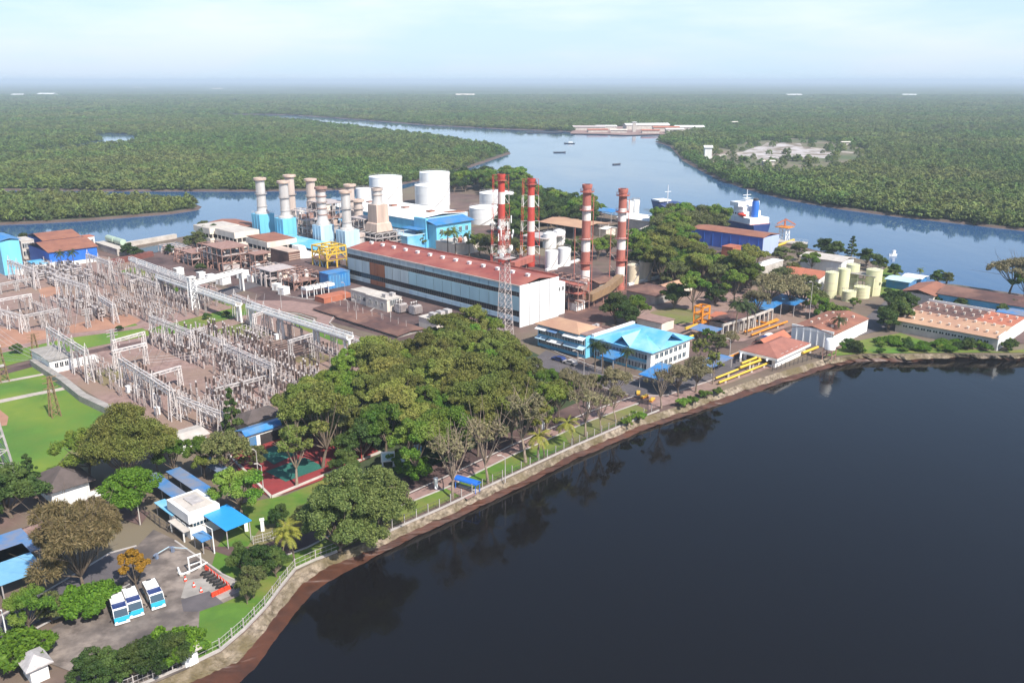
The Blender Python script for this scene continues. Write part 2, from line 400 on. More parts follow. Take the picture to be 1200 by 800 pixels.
# ================================================================== terrain
def structure(o): o['kind'] = 'structure'; return o
NF = [0]
def flat(name, px, z, m):
    NF[0] += 1; z += NF[0] * .0017
    return structure(MB().poly([G(x, y, z) for x, y in px]).build(name, m))
def smoothline(pts, n, jit=0.0, seed=1):
    """resample a polyline evenly by parameter with a little wobble"""
    r = random.Random(seed); out = []
    d = [0]
    for a, b in zip(pts, pts[1:]): d.append(d[-1] + math.hypot(b[0] - a[0], b[1] - a[1]))
    for i in range(n + 1):
        t = d[-1] * i / n; k = max(j for j in range(len(d)) if d[j] <= t + 1e-9); k = min(k, len(pts) - 2)
        u = (t - d[k]) / max(1e-9, d[k + 1] - d[k]); ph = [(seed * 1.7 + q * 2.1, (7, 13, 29, 61, 113)[q]) for q in range(5)]
        out.append(tuple(pts[k][c] + (pts[k + 1][c] - pts[k][c]) * u + (jit * sum(math.sin(6.283 * w_ * i / n + p_ + c * 1.9) * a_ for (p_, w_), a_ in zip(ph, (.5, .4, .4, .3, .2))) + r.uniform(-.2, .2) * jit if 0 < i < n else 0) for c in range(len(pts[0]))))
    return out

# the water: one sheet that reaches the horizon
wz = -2.0
structure(MB().add([(-60000, -300, wz - .02), (60000, -300, wz - .02), (60000, 60000, wz - .02), (-60000, 60000, wz - .02)], [(0, 1, 2, 3)]).build('river_water', RIVERW))
bw_ = [(-250, -200), (500, -200), (500, 262), (200, 262), (120, 258), (60, 225), (-60, 160), (-160, 40)]
structure(MB().poly([(x, y, wz) for x, y in bw_]).build('basin_water', WATER))

# near shore in photo pixels: top of bank, foot of rubble, edge of mud
TOP = [(110, 828), (180, 799), (225, 780), (259, 764), (287, 740), (312, 714), (330, 690), (347, 669), (370, 658), (395, 648), (430, 635), (470, 617), (515, 598), (560, 577), (600, 558), (640, 540), (670, 525), (700, 512), (730, 499), (760, 487), (800, 474), (830, 464), (860, 453), (890, 443), (930, 431), (968, 420), (1010, 415), (1075, 415), (1120, 414), (1180, 416), (1210, 414), (1320, 412)]
MID = [(150, 838), (226, 799), (255, 786), (280, 773), (297, 754), (316, 730), (335, 707), (352, 686), (376, 669), (403, 656), (438, 642), (477, 625), (522, 605), (566, 584), (605, 565), (645, 546), (675, 531), (705, 518), (735, 505), (766, 493), (806, 480), (836, 471), (866, 460), (896, 449), (936, 437), (972, 425), (1012, 420), (1076, 420), (1122, 418), (1182, 420), (1212, 418), (1320, 416)]
BOT = [(225, 850), (285, 815), (296, 801), (308, 785), (321, 763), (336, 743), (353, 721), (370, 700), (392, 684), (418, 670), (446, 652), (484, 634), (529, 613), (572, 592), (611, 573), (651, 554), (681, 538), (711, 525), (742, 512), (773, 499), (813, 487), (843, 478), (873, 467), (903, 455), (944, 443), (977, 431), (1014, 425), (1077, 424), (1124, 422), (1184, 424), (1214, 422), (1320, 420)]
BOT = [(m[0] + .72 * (b_[0] - m[0]), m[1] + .72 * (b_[1] - m[1])) for m, b_ in zip(MID, BOT)]
NS = 420
top_w = [G(x, y, 0) for x, y in smoothline(TOP, NS, .5, 3)]
mid_w = [G(x, y, -1.15) for x, y in smoothline(MID, NS, 1.5, 4)]
bot_w = [G(x, y, -2.02) for x, y in smoothline(BOT, NS, 1.0, 5)]
def strip(name, a, b, m, rows=4, jit=.12, seed=1, smooth=False):
    r = random.Random(seed); n = len(a); vs = []; fs = []
    for k in range(rows + 1):
        for i in range(n):
            u = k / rows; j = jit if 0 < k < rows else 0
            vs.append(tuple(a[i][c] * (1 - u) + b[i][c] * u + (r.uniform(-j, j) if c == 2 else 0) for c in range(3)))
    for k in range(rows):
        for i in range(n - 1): fs.append((k * n + i, (k + 1) * n + i, (k + 1) * n + i + 1, k * n + i + 1))
    return structure(MB().add(vs, fs).build(name, m, None, smooth))
strip('shore_rubble_bank', top_w, mid_w, ROCK, 7, .24, 2)
deep_w = [(p[0] + (p[0] - q[0]) * 1.2, p[1] + (p[1] - q[1]) * 1.2, -3.0) for p, q in zip(bot_w, mid_w)]
strip('mud_bank', mid_w, bot_w, MUD, 4, .02, 3, True)
strip('underwater_bank', bot_w, deep_w, MUD, 1, 0, 3)
# plant peninsula
BACK = [(1320, 372), (1255, 352), (1200, 345), (1150, 338), (1118, 333), (1080, 331), (1062, 327), (1042, 312), (1020, 306), (990, 300), (950, 292), (925, 284), (900, 279), (865, 277), (835, 268), (805, 262), (775, 257), (745, 255), (715, 252), (690, 246), (660, 233), (630, 222), (600, 213), (580, 208), (545, 206), (505, 212), (470, 222), (430, 232), (395, 246), (350, 258), (300, 265), (262, 268), (232, 274), (205, 279), (178, 282), (150, 287), (120, 287), (90, 284), (60, 282), (30, 285), (0, 287), (-120, 296)]
land = [p[:2] for p in top_w] + [G(x, y, 0)[:2] for x, y in BACK] + [(-420, 200), (-300, 60), (-60, 40)]
structure(MB().poly([(x, y, 0) for x, y in land]).build('peninsula_ground', SOIL))
bk = [G(x, y, 0) for x, y in smoothline(BACK, 140, .5, 9)]
bo = [(p[0] * 1.006, p[1] + 3.0, -2.6) for p in bk]
strip('river_bank', bo, [(p[0], p[1] - .3, 0.0) for p in bk], GREYCONC, 2, .2, 5)

# land beyond the water
def farland(name, px, m, extra=(), z=-1.0):
    pts = [G(x, y, z)[:2] for x, y in px] + list(extra)
    structure(MB().poly([(x, y, z) for x, y in pts]).build(name, m))
    a = sum(pts[i][0] * pts[(i + 1) % len(pts)][1] - pts[(i + 1) % len(pts)][0] * pts[i][1] for i in range(len(pts)))
    sg = 1 if a > 0 else -1; n = len(pts); out = []
    for i in range(n):
        p, q = pts[i - 1], pts[(i + 1) % n]; dx, dy = q[0] - p[0], q[1] - p[1]; l = math.hypot(dx, dy) or 1
        w = min(6.0, 2.5 + .004 * math.hypot(*pts[i]))
        out.append((pts[i][0] + sg * dy / l * w, pts[i][1] - sg * dx / l * w))
    b = MB(); vs = [(x, y, z) for x, y in pts] + [(x, y, -2.3) for x, y in out]
    fs = [((i, n + i, n + (i + 1) % n, (i + 1) % n) if sg > 0 else ((i + 1) % n, n + (i + 1) % n, n + i, i)) for i in range(n)]
    structure(b.add(vs, fs).build(name + '_shore', MUDM))
    return pts
ISL = farland('island', [(-160, 264), (-60, 262), (0, 260.5), (40, 259), (100, 256), (150, 252), (200, 248), (226, 244), (229, 241), (224, 238.5), (200, 236.5), (120, 234), (60, 232.5), (0, 232), (-160, 231)], FLOOR)
LEFT = farland('left_bank_land', [(-500, 222), (-100, 221.5), (0, 221), (60, 221), (150, 222), (240, 222), (300, 222), (350, 221.5), (420, 220), (470, 214), (520, 203), (555, 192), (585, 182), (594, 179), (590, 176), (572, 171), (545, 166.5), (505, 161.5), (470, 157.2), (430, 152.8), (400, 149), (350, 143.5), (305, 138.5), (200, 134.5), (-900, 134.5)], FLOOR)
FAR = farland('far_land', [(-900, 134.6), (200, 134.6), (312, 133.5), (345, 134.5), (420, 139.5), (500, 146), (600, 151), (660, 153), (690, 156), (735, 158), (770, 157), (790, 158.5), (772, 165.5), (790, 171), (805, 187), (825, 198), (850, 210), (880, 220), (930, 233), (990, 243), (1050, 251), (1110, 257.5), (1200, 267.5), (1400, 291)], FLOOR, [(700, 500), (9000, 900), (55000, 2500), (55000, 56000), (-55000, 56000), (-55000, 4000)], -1.02)
CREEKS = [[(108, 158), (128, 156), (150, 157), (162, 160), (164, 165), (152, 170), (124, 171.5), (100, 175), (60, 180), (0, 187), (-40, 192), (-40, 186), (0, 181), (60, 174), (98, 168.5), (118, 164.5), (112, 162)],
          [(1146, 205), (1153, 196), (1160, 190), (1163, 191), (1158, 198), (1150, 206)], [(1085, 158.8), (1110, 159), (1112, 160.2), (1085, 160.2)]]
for c in CREEKS:
    structure(MB().poly([G(x, y, -.97) for x, y in c]).build('creek_water', RIVERW))
CLEAR = [(862, 182), (880, 174), (893, 171), (899, 167), (906, 171), (917, 166.5), (926, 169.5), (938, 168), (941, 173), (955, 174), (976, 179), (972, 186), (950, 184), (936, 189), (918, 184), (902, 189), (882, 185)]
SCRUBP = [(812, 182), (840, 174), (880, 166), (925, 162), (975, 165), (1020, 176), (1012, 190), (985, 199), (940, 207), (900, 208), (862, 204), (832, 195)]
flat('scrub_land', SCRUBP, -.95, SCRUB)
flat('sand_clearing', CLEAR, -.9, SAND)
flat('sand_track', [(828, 184), (848, 180.5), (870, 178), (872, 180), (850, 182.5), (830, 186)], -.88, PATHP)
flat('sand_track', [(950, 172.6), (975, 176), (1000, 178.5), (1000, 179.6), (974, 177.4), (950, 174)], -.88, PATHP)
SETL = [(668, 156.6), (672, 151), (700, 148.5), (760, 147.5), (812, 149), (826, 152), (800, 157.5), (766, 157.5), (735, 158.4), (700, 157)]
flat('settlement_yard', SETL, -.93, PATHM)
FIELD2 = [(1060, 150), (1130, 149), (1180, 154), (1120, 161), (1060, 158)]
flat('scrub_field', FIELD2, -.94, SCRUB)
FIELD3 = [(980, 208), (1080, 203), (1120, 208), (1060, 214), (1000, 213)]
flat('scrub_field', FIELD3, -.94, SCRUB)

# ------------------------------------------------------------------ grounds of the plant (sheets one above another)
flat('maroon_plant_yard', [(330, 330), (420, 318), (560, 330), (600, 395), (560, 400), (470, 400), (370, 372), (300, 350)], .02, MAROON)
flat('plant_yard', [(110, 305), (235, 285), (330, 292), (400, 305), (410, 330), (330, 350), (240, 330), (170, 322)], .015, MAROON)
flat('switchyard_gravel', [(-140, 330), (60, 304), (120, 300), (200, 318), (300, 352), (440, 402), (440, 440), (420, 470), (330, 512), (230, 522), (170, 500), (120, 470), (40, 420), (-140, 440)], .02, GRAVEL)
flat('switchyard_clay', [(75, 383), (110, 374), (150, 368), (165, 375), (150, 386), (90, 394)], .035, CLAY)
flat('switchyard_clay', [(45, 338), (70, 334), (72, 343), (48, 350)], .035, CLAY)
flat('switchyard_clay', [(0, 384), (60, 388), (55, 398), (0, 408)], .035, CLAY)
flat('grass_strip', [(-60, 430), (0, 413), (60, 398), (130, 388), (158, 379), (180, 392), (130, 402), (70, 414), (20, 425), (-60, 448)], .05, LAWNB)
flat('grass_strip', [(168, 388), (205, 376), (260, 360), (292, 355), (300, 366), (250, 378), (205, 392)], .05, LAWN)
flat('grass_strip', [(140, 318), (160, 312), (185, 322), (240, 343), (300, 362), (290, 366), (220, 342)], .045, LAWN)
flat('grass_strip', [(330, 372), (350, 370), (420, 398), (400, 404), (355, 386)], .05, LAWN)
flat('switchyard_track', [(-60, 424), (0, 409), (80, 391), (150, 383), (205, 374), (270, 358), (271, 361), (205, 378), (150, 387), (80, 396), (0, 414), (-60, 430)], .07, PATHM)
flat('switchyard_track', [(0, 434), (60, 419), (120, 407), (190, 395), (230, 384), (232, 387), (190, 399), (120, 411), (60, 424), (0, 440)], .07, MAROON)
flat('grass_strip', [(232, 392), (285, 378), (318, 392), (300, 398), (262, 392), (236, 398)], .052, DRYLAWN)
flat('grass_strip', [(340, 420), (372, 412), (392, 420), (360, 430)], .052, DRYLAWN)
flat('grass_strip', [(100, 438), (128, 430), (150, 440), (122, 452)], .052, DRYLAWN)
# curved plant road
flat('plant_road', [(300, 352), (340, 352), (380, 358), (400, 366), (385, 380), (410, 392), (450, 404), (446, 411), (400, 398), (368, 384), (372, 372), (350, 366), (310, 362)], .06, PATHM)
flat('plant_road', [(228, 348), (300, 328), (330, 326), (332, 332), (300, 336), (236, 356)], .06, ASPHALT)
# sports field
flat('lawn_field', [(-120, 450), (0, 432), (40, 428), (75, 452), (122, 480), (135, 510), (100, 545), (70, 565), (-120, 585)], .05, LAWNB)
flat('worn_lawn_patch', [(40, 575), (80, 530), (100, 515), (122, 520), (110, 545), (80, 562)], .06, DRYLAWN)
flat('dirt_patch', [(-30, 482), (0, 480), (10, 488), (8, 498), (-20, 502)], .065, CLAY)
flat('field_path', [(-60, 478), (0, 468), (40, 460), (82, 452), (84, 455), (40, 463.5), (0, 472), (-60, 483)], .08, PATHP)
flat('field_path', [(0, 446.5), (30, 441), (52, 437), (53, 439), (30, 443.5), (0, 449)], .08, PATHP)
# park between grove and fence
flat('park_lawn', [(150, 808), (222, 779), (257, 763), (285, 739), (310, 713), (328, 689), (345, 668), (395, 645), (470, 611), (560, 571), (640, 534), (760, 481), (745, 474), (660, 503), (600, 528), (520, 566), (470, 585), (430, 560), (380, 565), (330, 600), (280, 600), (255, 640), (240, 690), (150, 790)], .04, LAWN)
flat('dry_lawn', [(330, 582), (380, 566), (430, 560), (470, 585), (400, 625), (330, 640), (290, 640)], .05, DRYLAWN)
flat('lawn_by_court', [(280, 590), (335, 580), (378, 562), (400, 560), (395, 590), (340, 610), (285, 618)], .06, LAWN)
flat('green_lawn', [(232, 716), (262, 706), (300, 706), (284, 738), (256, 763), (222, 778), (228, 745)], .06, LAWNB)
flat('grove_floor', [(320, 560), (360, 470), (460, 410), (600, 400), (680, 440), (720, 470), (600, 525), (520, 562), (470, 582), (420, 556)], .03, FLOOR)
flat('park_path', [(470, 592), (478, 580), (520, 561), (600, 523), (690, 484), (740, 466), (748, 472), (690, 493), (600, 533), (525, 570)], .08, PATHM)
flat('park_path', [(523, 572), (540, 566), (560, 578), (548, 585)], .085, PATHM)
flat('dry_lawn', [(660, 506), (700, 490), (745, 474), (757, 481), (700, 506), (668, 521)], .065, DRYLAWN)
# entrance yard and road
flat('entrance_yard', [(40, 770), (60, 735), (110, 705), (150, 680), (160, 640), (180, 620), (205, 632), (262, 672), (296, 690), (262, 706), (234, 716), (232, 745), (222, 782), (180, 800), (120, 800)], .06, YARD)
flat('entrance_road', [(-80, 800), (0, 752), (60, 720), (150, 680), (160, 640), (130, 648), (60, 690), (0, 722), (-80, 760)], .05, ASPHALT)
flat('concrete_patch', [(218, 680), (262, 672), (292, 688), (250, 706), (212, 700)], .085, GREYCONC)
flat('asphalt_patch', [(212, 702), (245, 692), (262, 706), (232, 716), (215, 716)], .09, ASPHALT)
flat('kerb_line', [(0, 757), (60, 725), (110, 703), (152, 683), (152, 685), (110, 705.5), (60, 727.5), (0, 760)], .12, KERB)
flat('inner_road', [(-80, 655), (0, 628), (60, 606), (130, 585), (175, 600), (165, 615), (120, 600), (60, 622), (0, 645), (-80, 675)], .05, MAROON)
flat('park_road', [(235, 640), (300, 640), (345, 625), (420, 590), (470, 560), (520, 540), (600, 505), (680, 470), (660, 440), (690, 428), (745, 445), (760, 452), (742, 466), (600, 528), (470, 590), (360, 640), (300, 662)], .05, MAROON)
flat('service_road', [(640, 410), (690, 430), (770, 450), (830, 430), (900, 400), (1000, 385), (1040, 350), (1056, 352), (1040, 385), (940, 410), (840, 442), (780, 462), (740, 462), (680, 445), (620, 425)], .055, ASPHALT)
flat('gravel_yard', [(760, 450), (800, 440), (880, 405), (960, 372), (985, 378), (930, 420), (860, 447), (790, 472), (760, 480)], .045, GRAVEL)
flat('gravel_yard', [(760, 345), (830, 330), (960, 345), (950, 375), (870, 400), (800, 400), (740, 375)], .035, GRAVEL)
flat('round_lawn', [(790 + 31 * math.cos(t * .2617), 370 + 9.5 * math.sin(t * .2617)) for t in range(24)], .06, DRYLAWN)
flat('brown_yard', [(665, 350), (720, 320), (770, 335), (760, 350), (730, 370), (690, 385), (660, 380)], .03, DKBROWN)
flat('brown_yard', [(560, 300), (640, 300), (700, 315), (720, 330), (680, 350), (650, 330)], .025, MAROON)
flat('riverside_lawn', [(1020, 330), (1040, 312), (1062, 327), (1080, 333), (1060, 345), (1025, 345)], .05, LAWN)
flat('shore_scrub_ground', [(965, 418), (1000, 400), (1055, 390), (1100, 405), (1170, 412), (1240, 405), (1240, 413), (1120, 413), (1010, 414)], .04, LAWN)
flat('right_yard', [(1060, 372), (1090, 345), (1240, 370), (1240, 400), (1170, 404)], .03, MAROON)
# sports court
flat('sports_court', [(268, 534), (318, 512), (420, 512), (446, 530), (380, 561), (318, 583), (290, 566)], .10, COURTR)
for q in ([(300, 531), (326, 520), (347, 532), (321, 544)], [(311, 552), (357, 535.5), (381, 547), (335, 564)]):
    flat('sports_court_surface', q, .14, COURTG)
    for a, b in zip(q, q[1:] + q[:1]):
        A = Vector(G(*a, .17)); B = Vector(G(*b, .17)); d = (B - A).normalized(); nrm = Vector((-d.y, d.x, 0)) * .09
        structure(MB().add([tuple(A - nrm), tuple(B - nrm), tuple(B + nrm), tuple(A + nrm)], [(0, 1, 2, 3)]).build('court_line', LINEW))
    A = (Vector(G(*q[0], .17)) + Vector(G(*q[1], .17))) / 2; B = (Vector(G(*q[2], .17)) + Vector(G(*q[3], .17))) / 2
    d = (B - A).normalized(); nrm = Vector((-d.y, d.x, 0)) * .07
    structure(MB().add([tuple(A - nrm), tuple(B - nrm), tuple(B + nrm), tuple(A + nrm)], [(0, 1, 2, 3)]).build('court_line', LINEW))
for a, b in (((318, 583.5), (446, 530.5)), ((268, 534), (318, 583.5)), ((290, 590), (396, 600))):
    if a[0] == 290: continue
    A = Vector(G(*a)); B = Vector(G(*b)); structure(MB().bar(A + Vector((0, 0, .2)), B + Vector((0, 0, .2)), .5).build('court_kerb', PALECONC))

def kerb(px, w=.3, h=.16, m=KERB):
    P = [Vector(G(*q)) for q in px]; b = MB()
    for a, c in zip(P, P[1:]): b.bar(a + Vector((0, 0, h / 2)), c + Vector((0, 0, h / 2)), w)
    structure(b.build('road_kerb', m))
for q in ([(330, 346), (352, 350), (384, 352), (402, 358), (404, 363), (392, 370), (386, 379), (398, 388), (430, 399), (450, 405)], [(300, 364), (350, 368), (368, 374), (366, 382), (384, 390), (446, 412)], [(398, 349), (424, 352), (442, 359), (432, 366)], [(640, 408), (690, 428), (770, 448), (830, 428), (900, 398)], [(620, 427), (680, 447), (740, 464), (780, 464), (840, 444), (905, 421)], [(478, 579), (520, 560), (600, 522), (690, 483), (742, 465)], [(470, 593), (525, 571), (600, 534), (690, 494), (748, 473)], [(0, 722), (60, 690), (130, 648), (160, 640)], [(60, 606), (130, 585)], [(300, 664), (360, 642), (430, 606)], [(205, 634), (262, 674), (296, 690)], [(690, 430), (720, 437), (745, 447)]): kerb(q)
# ================================================================== the power plant
def lattice(b, x, y, z0, z1, w0, w1, n, leg=.16, br=.09, mi=0, mis=None, zig=False):
    """square lattice mast standing at x,y: four legs and crossed braces"""
    for k in range(n):
        a, c = k / n, (k + 1) / n
        wa, wc = (w0 + (w1 - w0) * a) / 2, (w0 + (w1 - w0) * c) / 2
        za, zc = z0 + (z1 - z0) * a, z0 + (z1 - z0) * c
        m_ = mis[k % len(mis)] if mis else mi
        ca = [(x - wa, y - wa, za), (x + wa, y - wa, za), (x + wa, y + wa, za), (x - wa, y + wa, za)]
        cc = [(x - wc, y - wc, zc), (x + wc, y - wc, zc), (x + wc, y + wc, zc), (x - wc, y + wc, zc)]
        for i in range(4):
            j = (i + 1) % 4
            b.bar(ca[i], cc[i], leg, m_, 4)
            if zig:
                b.bar(ca[i] if k % 2 else ca[j], cc[j] if k % 2 else cc[i], br, m_, 3)
            else:
                b.bar(ca[i], cc[j], br, m_, 3); b.bar(ca[j], cc[i], br, m_, 3)
            b.bar(cc[i], cc[j], br, m_, 3)
    return b
def rail(b, pts, h=1.1, mi=0, w=.06, gap=2.0):
    for p, q in zip(pts, pts[1:]):
        p = Vector(p); q = Vector(q); n = max(1, int((q - p).length / gap))
        for hh in (h, h * .55): b.bar(p + Vector((0, 0, hh)), q + Vector((0, 0, hh)), w, mi, 3)
        for i in range(n + 1):
            c = p + (q - p) * i / n; b.bar(c, c + Vector((0, 0, h)), w, mi, 3)
    return b
def ring_rail(b, cx, cy, r, z, mi=0, n=12, h=1.1):
    pts = [(cx + r * math.cos(i * 2 * math.pi / n), cy + r * math.sin(i * 2 * math.pi / n), z) for i in range(n + 1)]
    return rail(b, pts, h, mi, .07, 9)

# ---- turbine hall
hh = HT(611, 384, 336)
def site_h(N, Lp, Rp, h):                     # footprint from roof corners seen at height h
    n = G(*N, h); l = G(*Lp, h); r = G(*Rp, h)
    return (n[0], n[1], 0.0), abs((r[0] - n[0]) * SU[0] + (r[1] - n[1]) * SU[1]), abs((l[0] - n[0]) * SV[0] + (l[1] - n[1]) * SV[1])
o_, lx, ly = site_h((609, 336), (406, 291), (661, 326), hh)
T = thing('turbine_hall', 'long turbine hall with red roof, dark window bands and a white end wall', 'hall', o_, SA)
bx(T, 'wall', DKSTEEL, .3, .3, 0, lx, ly, hh - .3)
def bands(z0, z1, mats):
    n = 20; w = (ly - .6) / n
    for i in range(n):
        m_ = mats(i)
        bx(T, 'facade_panel', m_, .12, .3 + i * w + .13, hh * z0, .3, .3 + (i + 1) * w - .13, hh * z1)
rr = random.Random(5)
bands(.86, .985, lambda i: PANELG if i > 9 else PANELB)
bands(.40, .74, lambda i: RUST if i in (15, 16) else (PANELG if i > 11 else PANELB))
bands(.13, .25, lambda i: RUST if i in (15, 16) else (PANELG if i > 11 else CYAN2))
windows(T, 'x-', .5, ly - .5, .28, hh * .75, hh * .855, 40, 2.35, GLASS, .05, 'window', DKSTEEL)
windows(T, 'x-', .5, ly - .5, .28, hh * .26, hh * .395, 40, 2.35, GLASS, .05, 'window', DKSTEEL)
for i in range(4):
    w = lx / 4; bx(T, 'end_panel', WHITE2, i * w + .13, 0, 0, (i + 1) * w - .13, .3, hh + .25)
bx(T, 'rear_wall', CREAM, .3, ly, 0, lx, ly + .25, hh - .2)
rise = 1.3
rf = roof_gable(T, REDROOF, .4, .5, lx, ly, hh - .1, rise, 'y', .12, .2, 'roof')
vent = MB().box(-.45, -.6, -.4, .45, .6, .55).box(-.6, -.75, .55, .6, .75, .7)
vme = vent.mesh('roof_vent', WHITE)
for i in range(13): inst('roof_vent', vme, (lx * .46, ly * (.05 + .9 * i / 12), hh + rise + .15), 0, rf)
bx(T, 'parapet', FADERED, lx - .1, .5, hh - .3, lx + .2, ly, hh + .8)
bx(T, 'parapet', PALECONC, .0, .35, hh - .12, .32, ly, hh + .28)
# low annex with the white box at the right end
b = MB().box(lx + .3, 1.2, 0, lx + 4.5, 9, hh * .82); b.build('annex', WHITE2, T)
windows(T, 'y-', lx + .6, lx + 4.2, 1.2, hh * .62, hh * .72, 2, 1.1, GLASS)
bx(T, 'rear_annex', FADERED, lx + .4, 12, 0, lx + 9, ly * .95, hh * .62)
roof_slab(T, MAROON, [(lx + .3, 11.5, hh * .64), (lx + 9.5, 11.5, hh * .62), (lx + 9.5, ly * .96, hh * .62), (lx + .3, ly * .96, hh * .64)], .2, 'annex_roof')
for i in range(5): MB().bar((lx + 9.6, 12 + i * 9, 0), (lx + 9.6, 12 + i * 9, hh * .6), .4).build('pillar', RUSTST, T)
# plinth blocks in front of the hall
def block(name, label, cat, N, Lp, Rp, h, m, detail=True, group=None, top=None):
    o_, lx, ly = site(N, Lp, Rp); t = thing(name, label, cat, o_, SA, group)
    bx(t, 'wall', m, 0, 0, 0, lx, ly, h)
    bx(t, 'roof', top or PALECONC, -.15, -.15, h, lx + .15, ly + .15, h + .2)
    return t, lx, ly
t, lx, ly = block('switch_house', 'stained cream transformer bay wall before the rusty panels of the turbine hall', 'building', (432, 359), (412, 353), (440, 354), HT(432, 359, 345), CREAM)
windows(t, 'x-', 1, ly - 1, 0, 1.5, 3, 3, 1.4)
t, lx, ly = block('switch_house', 'stained cream switch house with small machines on its front, centre of the hall facade', 'building', (454, 366), (433, 358), (464, 360), HT(454, 366, 352), CREAM)
windows(t, 'x-', 1, ly - 1, 0, 1.5, 3, 3, 1.4); windows(t, 'y-', 1, lx - 1, 0, 2, 4, 3, 1.4)
for i in range(2): MB().box(1 + i * 3, 2, 3.2, 2.4 + i * 3, 4, 5.6).build('roof_unit', STEEL, t)
t, lx, ly = block('switch_house', 'cream flat block at the foot of the hall beside the grove', 'building', (512, 389), (494, 382), (532, 382), HT(516, 389, 377), CREAM)
for i in range(3): MB().box(1 + i * 3, 2.5, 3.6, 2.8 + i * 3, 5, 5.2).build('roof_unit', STEEL, t)
windows(t, 'y-', 1, lx - 1, 0, 1.6, 3.4, 4, 1.4)
for k, (px, py) in enumerate(((470, 366), (487, 368))):
    o_ = G(px, py); t = thing('power_transformer', ('grey power transformer beside the cream switch house', 'grey power transformer farther right below the hall facade')[k], 'transformer', o_, SA, 'transformers below the hall')
    bx(t, 'tank', STEEL, -1.6, -1.2, .4, 1.6, 1.2, 3.2)
    for s in (-1, 1):
        r_ = MB()
        for i in range(7): r_.box(-1.5 + i * .45, s * 1.3, .6, -1.3 + i * .45, s * 1.9, 2.9)
        r_.build('radiator', STEELP, t)
    for i in range(3): MB().lathe(-1 + i, 0, [(.16, 3.2), (.22, 3.5), (.12, 3.7), (.2, 4.0), (.1, 4.5)], 8).build('bushing', PORCB, t)
    MB().tube([(-1.4, .8, 3.9), (1.4, .8, 3.9)], .35, 0, 10).build('conservator', STEEL, t)
# long low brown roofs (bays) in front of the hall
def shed(name, label, cat, N, Lp, Rp, h, wallm, roofm, rise=1.0, axis='y', kind='gable', over=.6, group=None, base=0, posts=False, hipt=None, ridge=.5):
    o_, lx, ly = site(N, Lp, Rp); t = thing(name, label, cat, o_, SA, group)
    if posts:
        nx, ny = max(1, round(lx / 6)), max(1, round(ly / 6))
        for i in range(nx + 1):
            for j in range(ny + 1):
                if i in (0, nx) or j in (0, ny): MB().bar((lx * i / nx, ly * j / ny, 0), (lx * i / nx, ly * j / ny, h), .2).build('post', posts, t)
    else:
        bx(t, 'wall', wallm, 0, 0, 0, lx, ly, h)
    if kind == 'gable': roof_gable(t, roofm, 0, 0, lx, ly, h, rise, axis, over, ridge=ridge)
    elif kind == 'hip': roof_hip(t, roofm, 0, 0, lx, ly, h, rise, over)
    elif kind == 'slope':  # falls to local -X
        roof_slab(t, roofm, [(-over, -over, h), (lx + over, -over, h + rise), (lx + over, ly + over, h + rise), (-over, ly + over, h)])
    return t, lx, ly
for k, (N, Lp, Rp) in enumerate((((410, 377), (370, 364), (424, 365)), ((438, 387), (398, 373), (452, 375)), ((466, 396), (432, 384), (482, 384)))):
    t, lx, ly = shed('cable_bay', ('low dark brown roof over the first transformer bay by the curved road', 'low dark brown roof over the middle transformer bay', 'low dark brown roof over the transformer bay nearest the grove')[k], 'shed', N, Lp, Rp, .7, GREYCONC, DKBROWN, .6, 'y', group='low brown roofs before the hall')
    for i in range(4): MB().bar((lx * .5, ly * (i + .5) / 4, 2.3), (lx * .5, ly * (i + .5) / 4, 4.2), .12).build('vent_pipe', STEEL, t)
t, lx, ly = shed('storage_box', 'orange-red container beside the curved plant road', 'container', (380, 356), (377, 351), (404, 347), 1.7, TERRA, TERRA, .15, 'x', over=.05)

